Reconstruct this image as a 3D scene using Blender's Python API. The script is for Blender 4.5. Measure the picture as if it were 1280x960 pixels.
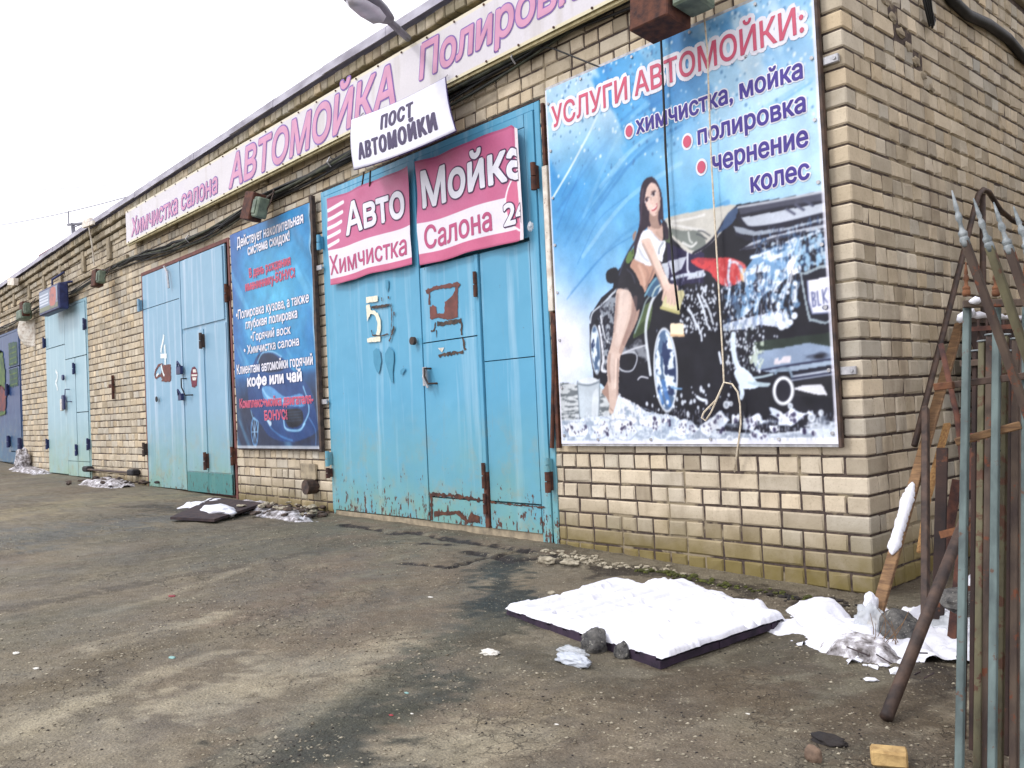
import bpy, bmesh, math, random
import numpy as np
from mathutils import Vector, Matrix, noise as mnoise

S = bpy.context.scene
for o in list(bpy.data.objects):
    bpy.data.objects.remove(o)
rnd = random.Random(7)

# ------------------------------------------------------------------ camera
CAM = (2.0804, -4.4, 1.05)
cd = bpy.data.cameras.new('camera')
cam = bpy.data.objects.new('camera', cd)
S.collection.objects.link(cam)
cd.sensor_width = 36; cd.lens = 30.063; cd.clip_start = 0.05; cd.clip_end = 2000
Rr = [[0.67305, -0.050392, -0.737879], [0.738189, -0.015773, 0.67441], [-0.045624, -0.998605, 0.026583]]
Mx = Matrix(((Rr[0][0], -Rr[0][1], -Rr[0][2], CAM[0]), (Rr[1][0], -Rr[1][1], -Rr[1][2], CAM[1]),
             (Rr[2][0], -Rr[2][1], -Rr[2][2], CAM[2]), (0, 0, 0, 1)))
cam.matrix_world = Mx
S.camera = cam

# ------------------------------------------------------------------ world: bright overcast
SUN_EL, SUN_AZ = 48.0, 205.0       # azimuth measured clockwise from +Y
w = bpy.data.worlds.new('World'); S.world = w; w.use_nodes = True
nt = w.node_tree; nt.nodes.clear()
out = nt.nodes.new('ShaderNodeOutputWorld')
sky = nt.nodes.new('ShaderNodeTexSky'); sky.sky_type = 'NISHITA'; sky.sun_disc = False
sky.sun_elevation = math.radians(SUN_EL); sky.sun_rotation = math.radians(SUN_AZ)
b1 = nt.nodes.new('ShaderNodeBackground'); b1.inputs[1].default_value = 0.05
hs = nt.nodes.new('ShaderNodeHueSaturation'); hs.inputs['Saturation'].default_value = 0.35
nt.links.new(sky.outputs[0], hs.inputs['Color']); nt.links.new(hs.outputs[0], b1.inputs[0])
b2 = nt.nodes.new('ShaderNodeBackground'); b2.inputs[1].default_value = 1.0
tc = nt.nodes.new('ShaderNodeTexCoord'); mp = nt.nodes.new('ShaderNodeMapping'); mp.inputs['Scale'].default_value = (1, 1, 2.5)
nz = nt.nodes.new('ShaderNodeTexNoise'); nz.inputs['Scale'].default_value = 1.6; nz.inputs['Detail'].default_value = 5
cr = nt.nodes.new('ShaderNodeValToRGB')
cr.color_ramp.elements[0].position = 0.26; cr.color_ramp.elements[0].color = (0.62, 0.61, 0.69, 1)
cr.color_ramp.elements[1].position = 0.65; cr.color_ramp.elements[1].color = (1.06, 1.03, 1.07, 1)
nt.links.new(tc.outputs['Generated'], mp.inputs[0]); nt.links.new(mp.outputs[0], nz.inputs[0])
nt.links.new(nz.outputs['Fac'], cr.inputs[0]); nt.links.new(cr.outputs[0], b2.inputs[0])
ad = nt.nodes.new('ShaderNodeAddShader')
nt.links.new(b1.outputs[0], ad.inputs[0]); nt.links.new(b2.outputs[0], ad.inputs[1]); nt.links.new(ad.outputs[0], out.inputs[0])

sl = bpy.data.lights.new('sun', 'SUN'); sl.energy = 0.95; sl.angle = math.radians(11); sl.color = (1, 0.975, 0.94)
so = bpy.data.objects.new('sun', sl); S.collection.objects.link(so)
az, el = math.radians(SUN_AZ), math.radians(SUN_EL)
sd = Vector((math.sin(az) * math.cos(el), math.cos(az) * math.cos(el), math.sin(el)))
so.rotation_euler = sd.to_track_quat('Z', 'Y').to_euler(); so.location = (0, -6, 12)
S.view_settings.view_transform = 'Standard'; S.view_settings.look = 'None'
S.view_settings.exposure = 0.68; S.view_settings.gamma = 1.0

# ------------------------------------------------------------------ helpers
def vhash(ix, iy, seed):
    n = (ix.astype(np.int64) * 374761393 + iy.astype(np.int64) * 668265263 + seed * 1442695041) & 0x7fffffff
    n = ((n ^ (n >> 13)) * 1274126177) & 0x7fffffff
    n = n ^ (n >> 16)
    return (n & 0xffff) / 65535.0
def vn(x, y, seed=0):
    x = np.asarray(x, float); y = np.asarray(y, float)
    ix = np.floor(x); iy = np.floor(y); fx = x - ix; fy = y - iy
    fx = fx * fx * (3 - 2 * fx); fy = fy * fy * (3 - 2 * fy)
    ix = ix.astype(np.int64); iy = iy.astype(np.int64)
    a = vhash(ix, iy, seed); b = vhash(ix + 1, iy, seed); c = vhash(ix, iy + 1, seed); d = vhash(ix + 1, iy + 1, seed)
    return (a * (1 - fx) + b * fx) * (1 - fy) + (c * (1 - fx) + d * fx) * fy
def fbm(x, y, seed=0, octv=4):
    s = 0; a = 0.5; t = 0
    for k in range(octv):
        s = s + a * vn(x * 2 ** k, y * 2 ** k, seed + 17 * k); t += a; a *= 0.5
    return s / t
def lin(c):
    c = np.asarray(c, float) / 255.0
    return np.where(c <= 0.04045, c / 12.92, ((c + 0.055) / 1.055) ** 2.4)
def L4(r, g, b):
    v = lin((r, g, b)); return (float(v[0]), float(v[1]), float(v[2]), 1)

def base_z(x):
    return np.interp(x, [-30, -20, -15.7, -10.5, -5.4, -2.3, 0, 3], [.5, .36, .2, .16, .07, .05, -.03, -.05])

def mesh_obj(name, verts, faces, mat=None, parent=None, smooth=False, mats=None, fmat=None):
    me = bpy.data.meshes.new(name)
    me.from_pydata([tuple(v) for v in verts], [], [tuple(f) for f in faces])
    if mats:
        for m in mats: me.materials.append(m)
        if fmat: me.polygons.foreach_set('material_index', fmat)
    elif mat: me.materials.append(mat)
    if smooth: me.polygons.foreach_set('use_smooth', [True] * len(me.polygons))
    me.update()
    o = bpy.data.objects.new(name, me); S.collection.objects.link(o)
    if parent:
        o.parent = parent
        if parent.location.length or parent.parent:
            o.matrix_parent_inverse = wm(parent).inverted()
    return o
def wm(o):
    m = Matrix.LocRotScale(o.location, o.rotation_euler, o.scale)
    return (wm(o.parent) @ o.matrix_parent_inverse @ m) if o.parent else m
def empty(name, loc=(0, 0, 0)):
    o = bpy.data.objects.new(name, None); o.location = loc; o.empty_display_size = 0.1
    S.collection.objects.link(o); return o
def tag(o, label, cat=None, group=None, kind=None):
    if label: o['label'] = label
    if cat: o['category'] = cat
    if group: o['group'] = group
    if kind: o['kind'] = kind
    return o

class MB:
    """collects geometry for ONE mesh object"""
    def __init__(s): s.v = []; s.f = []
    def add(s, vs, fs):
        n = len(s.v); s.v += [tuple(v) for v in vs]; s.f += [tuple(i + n for i in f) for f in fs]; return s
    def box(s, x0, x1, y0, y1, z0, z1, bev=0.0, jit=0.0):
        if bev <= 0:
            vs = [(x, y, z) for z in (z0, z1) for y in (y0, y1) for x in (x0, x1)]
            fs = [(0, 2, 3, 1), (4, 5, 7, 6), (0, 1, 5, 4), (2, 6, 7, 3), (0, 4, 6, 2), (1, 3, 7, 5)]
        else:
            bm = bmesh.new(); bmesh.ops.create_cube(bm, size=1)
            for v in bm.verts: v.co = Vector(((x0 + x1) / 2 + v.co.x * (x1 - x0), (y0 + y1) / 2 + v.co.y * (y1 - y0), (z0 + z1) / 2 + v.co.z * (z1 - z0)))
            bmesh.ops.bevel(bm, geom=bm.edges[:], offset=bev, segments=1, affect='EDGES')
            bm.verts.index_update()
            vs = [v.co[:] for v in bm.verts]; fs = [[v.index for v in f.verts] for f in bm.faces]; bm.free()
        if jit: vs = [(a + rnd.uniform(-jit, jit), b + rnd.uniform(-jit, jit), c + rnd.uniform(-jit, jit)) for a, b, c in vs]
        return s.add(vs, fs)
    def beam(s, p, q, wdt, hgt, up=(0, 0, 1), bev=0.0):
        p = Vector(p); q = Vector(q); d = q - p; ln = d.length; d.normalize()
        sx = d.cross(Vector(up))
        if sx.length < 1e-4: sx = d.cross(Vector((1, 0, 0)))
        sx.normalize(); su = sx.cross(d)
        m = MB().box(-wdt / 2, wdt / 2, 0, ln, -hgt / 2, hgt / 2, bev)
        return s.add([p + sx * v[0] + d * v[1] + su * v[2] for v in m.v], m.f)
    def tube(s, pts, r, n=8, cap=True):
        pts = [Vector(p) for p in pts]; rs = r if isinstance(r, (list, tuple)) else [r] * len(pts)
        vs = []; fs = []; prev = None
        for i, p in enumerate(pts):
            d = (pts[min(i + 1, len(pts) - 1)] - pts[max(i - 1, 0)]).normalized()
            if prev is None:
                a = d.cross(Vector((0, 0, 1)))
                if a.length < 0.05: a = d.cross(Vector((1, 0, 0)))
            else: a = prev - d * prev.dot(d)
            a.normalize(); prev = a; b = d.cross(a)
            for k in range(n):
                t = 2 * math.pi * k / n
                vs.append(p + (a * math.cos(t) + b * math.sin(t)) * rs[i])
        for i in range(len(pts) - 1):
            for k in range(n):
                k2 = (k + 1) % n
                fs.append((i * n + k, i * n + k2, (i + 1) * n + k2, (i + 1) * n + k))
        if cap: fs += [tuple(range(n - 1, -1, -1)), tuple(range((len(pts) - 1) * n, len(pts) * n))]
        return s.add(vs, fs)
    def lathe(s, p, q, prof, n=10):
        """prof: list of (t 0..1 along p-q, radius)"""
        p = Vector(p); q = Vector(q)
        return s.tube([p.lerp(q, t) for t, r in prof], [r for t, r in prof], n)
    def build(s, name, mat, parent=None, smooth=False):
        return mesh_obj(name, s.v, s.f, mat, parent, smooth)

def blob(c, r, seed=0, sub=3, amp=0.25, freq=2.0, flat=1.0, cut=None):
    """irregular rock / lump"""
    bm = bmesh.new(); bmesh.ops.create_icosphere(bm, subdivisions=sub, radius=1)
    m = MB()
    off = Vector((seed * 3.7, seed * 1.3, seed * 2.1))
    for v in bm.verts:
        n = v.co.normalized(); k = 1 + amp * (mnoise.noise(n * freq + off) * 1.4 + 0.5 * mnoise.noise(n * freq * 2.7 + off))
        co = Vector((n.x * r[0] * k, n.y * r[1] * k, n.z * r[2] * k * flat))
        v.co = co + Vector(c)
    bm.verts.index_update()
    m.add([v.co[:] for v in bm.verts], [[v.index for v in f.verts] for f in bm.faces]); bm.free()
    return m

# ------------------------------------------------------------------ materials
def nodes_mat(name):
    m = bpy.data.materials.new(name); m.use_nodes = True
    t = m.node_tree; t.nodes.clear()
    o = t.nodes.new('ShaderNodeOutputMaterial'); b = t.nodes.new('ShaderNodeBsdfPrincipled')
    t.links.new(b.outputs[0], o.inputs[0]); return m, t, b
def N(t, typ, **kw):
    n = t.nodes.new(typ)
    for k, v in kw.items():
        if k in n.inputs: n.inputs[k].default_value = v
        else: setattr(n, k, v)
    return n
def pos(t, scale=(1, 1, 1)):
    g = N(t, 'ShaderNodeNewGeometry'); mp = N(t, 'ShaderNodeMapping'); mp.inputs['Scale'].default_value = scale
    t.links.new(g.outputs['Position'], mp.inputs[0]); return mp.outputs[0]
def noise(t, vec, scale, detail=4, rough=0.55):
    n = N(t, 'ShaderNodeTexNoise', Scale=scale, Detail=detail, Roughness=rough); t.links.new(vec, n.inputs['Vector']); return n.outputs['Fac']
def ramp(t, fac, stops):
    r = N(t, 'ShaderNodeValToRGB'); e = r.color_ramp.elements
    while len(e) < len(stops): e.new(0.5)
    for i, (p, c) in enumerate(stops):
        e[i].position = p; e[i].color = c if len(c) == 4 else (*c, 1)
    t.links.new(fac, r.inputs[0]); return r.outputs[0]
def mix(t, fac, a, b, mode='MIX'):
    n = N(t, 'ShaderNodeMix', data_type='RGBA', blend_type=mode)
    for sock, v in ((n.inputs[0], fac), (n.inputs[6], a), (n.inputs[7], b)):
        if hasattr(v, 'links'): t.links.new(v, sock)
        else: sock.default_value = v
    return n.outputs[2]
def math_(t, op, a, b=0.0, c=0.0, clamp=False):
    n = N(t, 'ShaderNodeMath', operation=op); n.use_clamp = clamp
    for i, v in enumerate((a, b, c)):
        if hasattr(v, 'links'): t.links.new(v, n.inputs[i])
        else: n.inputs[i].default_value = v
    return n.outputs[0]
def bump(t, b, h, strength=0.3, dist=0.01):
    n = N(t, 'ShaderNodeBump', Strength=strength, Distance=dist); t.links.new(h, n.inputs['Height']); t.links.new(n.outputs[0], b.inputs['Normal'])
def attr(t, name):
    n = N(t, 'ShaderNodeAttribute'); n.attribute_name = name; return n.outputs['Color']

def pm(name, c1, c2, scale=8, rough=0.7, bmp=0.3, metal=0.0, stretch=(1, 1, 1), spots=None, dist=0.004, spec=0.4):
    m, t, b = nodes_mat(name)
    p = pos(t, stretch); f = noise(t, p, scale)
    col = mix(t, ramp(t, f, [(0.35, (0, 0, 0, 1)), (0.65, (1, 1, 1, 1))]), c1, c2)
    if spots:
        f2 = noise(t, pos(t), spots[1], 5, 0.65)
        k = ramp(t, f2, [(spots[2], (0, 0, 0, 1)), (spots[2] + 0.05, (1, 1, 1, 1))])
        col = mix(t, k, col, spots[0])
    t.links.new(col, b.inputs['Base Color']); b.inputs['Roughness'].default_value = rough
    b.inputs['Metallic'].default_value = metal; b.inputs['Specular IOR Level'].default_value = spec
    f3 = noise(t, p, scale * 6, 3)
    bump(t, b, math_(t, 'ADD', f, f3), bmp, dist)
    return m

M = {}
M['mortar'] = pm('mortar', L4(88, 76, 68), L4(58, 48, 46), 30, 0.95, 0.6, spots=(L4(140, 128, 106), 2.2, 0.53))
M['flash'] = pm('roof_flashing', L4(176, 174, 186), L4(132, 128, 140), 3, 0.6, 0.2, stretch=(1, 3, 3))
M['concrete'] = pm('concrete', L4(165, 152, 128), L4(125, 115, 98), 12, 0.9, 0.4)
M['rust'] = pm('rust', L4(98, 62, 48), L4(58, 40, 38), 18, 0.9, 0.5)
M['rust_orange'] = pm('rust_orange', L4(124, 82, 54), L4(84, 56, 42), 25, 0.9, 0.5)
M['red_brown'] = pm('red_brown_paint', L4(118, 70, 64), L4(92, 58, 54), 12, 0.7, 0.3)
M['rust_tube'] = pm('brown_rusty_steel', L4(84, 66, 56), L4(46, 38, 36), 16, 0.65, 0.3)
M['dark'] = pm('black_rubber', L4(34, 32, 36), L4(22, 21, 24), 12, 0.7, 0.3)
M['cable'] = pm('cable_sheath', L4(42, 42, 44), L4(22, 24, 24), 9, 0.6, 0.3)
M['cablegreen'] = pm('cable_sheath_mossy', L4(70, 74, 58), L4(34, 36, 32), 9, 0.8, 0.3)
M['housing'] = pm('grey_green_housing', L4(116, 130, 112), L4(82, 94, 82), 12, 0.6, 0.2)
M['steel'] = pm('galvanised_steel', L4(190, 190, 192), L4(150, 150, 154), 20, 0.4, 0.15, metal=0.4)
M['lampgrey'] = pm('lamp_grey_paint', L4(118, 118, 128), L4(96, 96, 104), 6, 0.5, 0.1)
M['lampwhite'] = pm('lamp_glass', L4(205, 200, 210), L4(180, 176, 186), 6, 0.3, 0.05)
M['whitepaint'] = pm('white_paint', L4(228, 224, 214), L4(196, 184, 170), 14, 0.6, 0.2, spots=(L4(120, 80, 60), 30, 0.62))
M['cream'] = pm('cream_paint', L4(236, 232, 210), L4(214, 210, 190), 30, 0.7, 0.2, spots=(L4(120, 170, 180), 60, 0.66))
M['white_num'] = pm('white_number_paint', L4(235, 240, 240), L4(200, 215, 218), 40, 0.7, 0.1)
M['tealpaint'] = pm('teal_overpaint', L4(70, 142, 172), L4(64, 134, 166), 20, 0.5, 0.1)
M['wood'] = pm('old_timber', L4(136, 106, 74), L4(96, 72, 52), 14, 0.85, 0.5, stretch=(1, 1, 6))
M['woodlight'] = pm('fresh_timber', L4(176, 138, 88), L4(134, 98, 62), 14, 0.85, 0.5, stretch=(6, 6, 1))
M['wooddark'] = pm('dark_timber', L4(66, 52, 50), L4(40, 32, 38), 14, 0.8, 0.5)
M['picket_blue'] = pm('blue_green_painted_steel', L4(102, 118, 116), L4(72, 84, 84), 16, 0.65, 0.4, stretch=(1, 1, .35), spots=(L4(86, 64, 52), 26, 0.62))
M['picket_olive'] = pm('olive_painted_steel', L4(104, 100, 74), L4(72, 66, 50), 16, 0.7, 0.4, stretch=(1, 1, .35), spots=(L4(84, 56, 40), 22, 0.55))
M['picket_brown'] = pm('brown_weathered_steel', L4(92, 78, 66), L4(60, 48, 44), 16, 0.75, 0.4, stretch=(1, 1, .35), spots=(L4(110, 62, 40), 18, 0.58))
M['casting'] = pm('grey_cast_finial', L4(150, 156, 158), L4(96, 104, 106), 40, 0.5, 0.3, metal=0.2)
M['stone'] = pm('field_stone', L4(132, 110, 92), L4(96, 80, 68), 20, 0.9, 0.6)
M['stonegrey'] = pm('grey_stone', L4(112, 110, 106), L4(58, 58, 60), 30, 0.9, 0.9, spots=(L4(140, 138, 130), 60, .6), dist=.01)
M['rubble'] = pm('pale_rubble', L4(176, 168, 148), L4(120, 112, 96), 30, 0.95, 0.5)
M['yellow_brick'] = pm('yellow_brick_stub', L4(190, 160, 108), L4(150, 122, 80), 30, 0.9, 0.5)
M['pebble'] = pm('pale_pebbles', L4(176, 168, 148), L4(96, 88, 74), 9, 0.95, 0.3)
M['pebbledark'] = pm('dark_grit', L4(52, 46, 42), L4(34, 32, 34), 9, 0.9, 0.3)
M['rubbish'] = pm('rotten_rubbish', L4(92, 78, 68), L4(44, 38, 38), 12, 0.9, 0.5)
M['moss'] = pm('moss', L4(82, 86, 36), L4(48, 50, 26), 40, 1.0, 0.8)
M['redlitter'] = pm('red_litter', L4(150, 52, 56), L4(120, 44, 50), 30, 0.5, 0.2)
M['teallitter'] = pm('teal_litter', L4(140, 178, 172), L4(110, 150, 146), 30, 0.5, 0.2)
M['paper'] = pm('white_litter', L4(225, 222, 215), L4(185, 182, 170), 30, 0.6, 0.3)
M['cord'] = pm('pale_cord', L4(222, 212, 190), L4(190, 174, 150), 60, 0.8, 0.4)
M['redroof'] = pm('red_sheet', L4(120, 38, 62), L4(84, 34, 50), 8, 0.6, 0.2)
M['signframe'] = pm('cream_sign_frame', L4(215, 205, 160), L4(180, 168, 128), 14, 0.6, 0.2)
M['blueframe'] = pm('dark_blue_frame', L4(44, 54, 100), L4(32, 38, 76), 14, 0.45, 0.1)

# transparent crinkled plastic
m, t, b = nodes_mat('clear_plastic'); M['plastic'] = m
b.inputs['Base Color'].default_value = L4(205, 210, 215); b.inputs['Roughness'].default_value = 0.25
b.inputs['Alpha'].default_value = 0.55; bump(t, b, noise(t, pos(t), 40, 4), 0.9, 0.01)
m, t, b = nodes_mat('white_bag_plastic'); M['bag'] = m
b.inputs['Base Color'].default_value = L4(190, 196, 205); b.inputs['Roughness'].default_value = 0.3; b.inputs['Alpha'].default_value = 0.85
bump(t, b, noise(t, pos(t), 45, 4), 0.8, 0.01)

# snow
m, t, b = nodes_mat('snow'); M['snow'] = m
p = pos(t); f = noise(t, p, 30, 5)
t.links.new(mix(t, noise(t, p, 7, 5), (0.60, 0.62, 0.70, 1), (0.80, 0.80, 0.84, 1)), b.inputs['Base Color'])
b.inputs['Roughness'].default_value = 0.7; bump(t, b, f, 0.5, 0.012)
m, t, b = nodes_mat('old_snow'); M['snowold'] = m
p = pos(t)
c = mix(t, noise(t, p, 9, 6), (0.60, 0.62, 0.70, 1), (0.82, 0.82, 0.86, 1))
c = mix(t, ramp(t, noise(t, p, 26, 7, 0.75), [(0.62, (0, 0, 0, 1)), (0.74, (.8, .8, .8, 1))]), c, L4(128, 120, 124))
c = mix(t, ramp(t, noise(t, p, 5, 6, 0.6), [(0.60, (0, 0, 0, 1)), (0.8, (.5, .5, .5, 1))]), c, L4(170, 164, 176))
t.links.new(c, b.inputs['Base Color']); b.inputs['Roughness'].default_value = 0.6
bump(t, b, math_(t, 'ADD', noise(t, p, 60, 5, .7), noise(t, p, 18, 4)), 0.6, 0.005)
m, t, b = nodes_mat('dirty_snow'); M['snowdirty'] = m
p = pos(t)
t.links.new(ramp(t, noise(t, p, 14, 6, 0.7), [(0.36, L4(58, 50, 46)), (0.5, L4(150, 146, 148)), (0.64, L4(225, 225, 232))]), b.inputs['Base Color'])
b.inputs['Roughness'].default_value = 0.7; bump(t, b, noise(t, p, 40, 5), 0.6, 0.012)

# bricks: silicate brick, tint attribute + moss near the ground
def brick_mat():
    m, t, b = nodes_mat('silicate_brick')
    tint = attr(t, 'tint'); g = N(t, 'ShaderNodeNewGeometry'); sp = N(t, 'ShaderNodeSeparateXYZ')
    t.links.new(g.outputs['Position'], sp.inputs[0]); z = sp.outputs['Z']
    p = pos(t)
    base = mix(t, noise(t, p, 9, 6, 0.6), L4(163, 151, 130), L4(209, 197, 176))
    base = mix(t, 1.0, base, tint, 'MULTIPLY')
    base = mix(t, ramp(t, noise(t, p, 70, 4, 0.7), [(0.55, (0, 0, 0, 1)), (0.75, (.5, .5, .5, 1))]), base, L4(120, 106, 86))
    # dark weathering blotches
    base = mix(t, ramp(t, noise(t, p, 2.1, 6, 0.62), [(0.5, (0, 0, 0, 1)), (0.8, (.55, .55, .55, 1))]), base, L4(126, 114, 92))
    stn = ramp(t, noise(t, pos(t, (2.2, 2.2, .45)), 1.4, 6, 0.65), [(0.54, (0, 0, 0, 1)), (0.74, (.6, .6, .6, 1))])
    base = mix(t, stn, base, L4(112, 98, 84))
    # lichen and darker olive blotches, denser towards the top of the wall
    up = math_(t, 'MULTIPLY', math_(t, 'SUBTRACT', z, 3.55), 1.3, clamp=True)
    k = math_(t, 'MULTIPLY', up, ramp(t, noise(t, p, 6, 5, 0.65), [(0.35, (0, 0, 0, 1)), (0.62, (1, 1, 1, 1))]))
    base = mix(t, math_(t, 'MULTIPLY', k, 0.75), base, L4(104, 98, 74))
    dmp = math_(t, 'SUBTRACT', 1.0, math_(t, 'MULTIPLY', math_(t, 'SUBTRACT', z, 0.06), 3.2), clamp=True)
    base = mix(t, math_(t, 'MULTIPLY', dmp, math_(t, 'ADD', .25, noise(t, p, 7, 4))), base, L4(96, 82, 44))
    # moss low on the wall
    low = math_(t, 'SUBTRACT', 1.0, math_(t, 'MULTIPLY', math_(t, 'SUBTRACT', z, 0.0), 2.6), clamp=True)
    k = math_(t, 'MULTIPLY', math_(t, 'POWER', low, 1.3), ramp(t, noise(t, p, 3.2, 5, 0.6), [(0.30, (0, 0, 0, 1)), (0.52, (1, 1, 1, 1))]))
    base = mix(t, math_(t, 'MULTIPLY', k, 0.85), base, L4(118, 106, 62))
    t.links.new(base, b.inputs['Base Color']); b.inputs['Roughness'].default_value = 0.92; b.inputs['Specular IOR Level'].default_value = 0.2
    bump(t, b, math_(t, 'ADD', noise(t, p, 60, 5), noise(t, p, 16, 3)), 0.35, 0.004)
    return m
M['brick'] = brick_mat()

def gate_mat(name, c1, c2, streak, chip, amount, low0, green=None):
    m, t, b = nodes_mat(name)
    g = N(t, 'ShaderNodeNewGeometry'); sp = N(t, 'ShaderNodeSeparateXYZ'); t.links.new(g.outputs['Position'], sp.inputs[0]); z = sp.outputs['Z']
    p = pos(t)
    base = mix(t, noise(t, p, 1.6, 5, 0.6), c1, c2)
    st = ramp(t, noise(t, pos(t, (7, 7, 0.35)), 1.2, 5, 0.6), [(0.52, (0, 0, 0, 1)), (0.72, (1, 1, 1, 1))])
    base = mix(t, math_(t, 'MULTIPLY', st, 0.62), base, streak)
    lowg = math_(t, 'SUBTRACT', 1.0, math_(t, 'MULTIPLY', math_(t, 'SUBTRACT', z, low0), 0.9), clamp=True)
    if green:
        base = mix(t, math_(t, 'MULTIPLY', math_(t, 'MULTIPLY', lowg, 1.25), noise(t, p, 2.6, 4)), base, green)
        wr_ = ramp(t, noise(t, p, 4.5, 7, 0.7), [(0.52, (0, 0, 0, 1)), (0.66, (1, 1, 1, 1))])
        base = mix(t, math_(t, 'MULTIPLY', math_(t, 'MULTIPLY', wr_, 0.55), lowg), base, L4(156, 142, 100))
    # small dents & grime streaks running down
    gr_ = ramp(t, noise(t, pos(t, (14, 14, 1.0)), 1.5, 6, 0.7), [(0.6, (0, 0, 0, 1)), (0.75, (1, 1, 1, 1))])
    base = mix(t, math_(t, 'MULTIPLY', math_(t, 'MULTIPLY', gr_, 0.4), math_(t, 'ADD', lowg, 0.25)), base, L4(140, 128, 92))
    # chips: elongated specks, denser at the foot
    ch = noise(t, pos(t, (1, 1, 0.4)), 34, 3, 0.6)
    low2 = math_(t, 'SUBTRACT', 1.0, math_(t, 'MULTIPLY', math_(t, 'SUBTRACT', z, low0), 1.35), clamp=True)
    th = math_(t, 'SUBTRACT', 0.745, math_(t, 'MULTIPLY', math_(t, 'POWER', low2, 1.6), amount))
    k = math_(t, 'MULTIPLY', math_(t, 'SUBTRACT', ch, th), 40.0, clamp=True)
    base = mix(t, k, base, mix(t, noise(t, p, 20), chip, L4(52, 44, 46)))
    ch2 = ramp(t, noise(t, p, 5.5, 7, 0.72), [(0.70, (0, 0, 0, 1)), (0.72, (1, 1, 1, 1))])
    base = mix(t, ch2, base, chip)
    t.links.new(base, b.inputs['Base Color']); b.inputs['Roughness'].default_value = 0.42; b.inputs['Specular IOR Level'].default_value = 0.35
    h = math_(t, 'SUBTRACT', math_(t, 'MULTIPLY', noise(t, p, 3.0, 2), 1.2), math_(t, 'MULTIPLY', k, 0.15))
    bump(t, b, h, 0.35, 0.02)
    return m
M['gate5'] = gate_mat('gate_five_paint', L4(76, 146, 180), L4(98, 168, 200), L4(164, 198, 216), L4(108, 74, 62), 0.25, 0.05, L4(120, 160, 138))
M['gate4'] = gate_mat('gate_four_paint', L4(112, 152, 178), L4(134, 172, 194), L4(194, 208, 222), L4(110, 92, 72), 0.18, 0.1, L4(120, 158, 126))
M['gate4low'] = gate_mat('gate_four_green', L4(58, 116, 116), L4(76, 132, 130), L4(112, 150, 132), L4(70, 62, 52), 0.2, 0.1)
M['gate2'] = gate_mat('gate_two_paint', L4(136, 168, 182), L4(152, 184, 194), L4(182, 204, 210), L4(100, 90, 76), 0.1, 0.1, L4(140, 168, 136))
M['gateblue'] = gate_mat('gate_blue_paint', L4(24, 42, 92), L4(22, 66, 112), L4(50, 84, 124), L4(60, 50, 60), 0.1, 0.3, L4(80, 120, 140))

def vcol_mat(name, rough=0.45, bmp=0.1, bscale=6):
    m, t, b = nodes_mat(name)
    p = pos(t)
    c = mix(t, 1.0, attr(t, 'print'), ramp(t, noise(t, p, 60, 4), [(0.3, (.93, .93, .93, 1)), (0.7, (1, 1, 1, 1))]), 'MULTIPLY')
    t.links.new(c, b.inputs['Base Color']); b.inputs['Roughness'].default_value = rough; b.inputs['Specular IOR Level'].default_value = 0.35
    bump(t, b, noise(t, p, bscale, 4), bmp, 0.01)
    return m
M['print'] = vcol_mat('printed_vinyl')
def flat_mat(name, c, rough=0.5):
    c2 = tuple(v * 0.86 for v in c[:3]) + (1,)
    return pm(name, c, c2, 6, rough, 0.1)
M['ink_pink'] = flat_mat('ink_pink', L4(216, 98, 124))
M['ink_faded_pink'] = flat_mat('ink_faded_pink', L4(204, 146, 176))
M['ink_violet'] = flat_mat('ink_violet', L4(128, 98, 172))
M['ink_purple'] = flat_mat('ink_purple', L4(44, 26, 72))
M['ink_navy'] = flat_mat('ink_navy', L4(64, 48, 138))
M['ink_white'] = flat_mat('ink_white', L4(228, 228, 238))
M['ink_magenta'] = flat_mat('ink_magenta', L4(184, 76, 122))
M['ink_dark'] = flat_mat('ink_dark_violet', L4(72, 34, 78))
M['ink_red'] = flat_mat('ink_red', L4(200, 84, 112))
M['ink_shadow'] = flat_mat('ink_blue_shade', L4(30, 62, 120))

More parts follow.
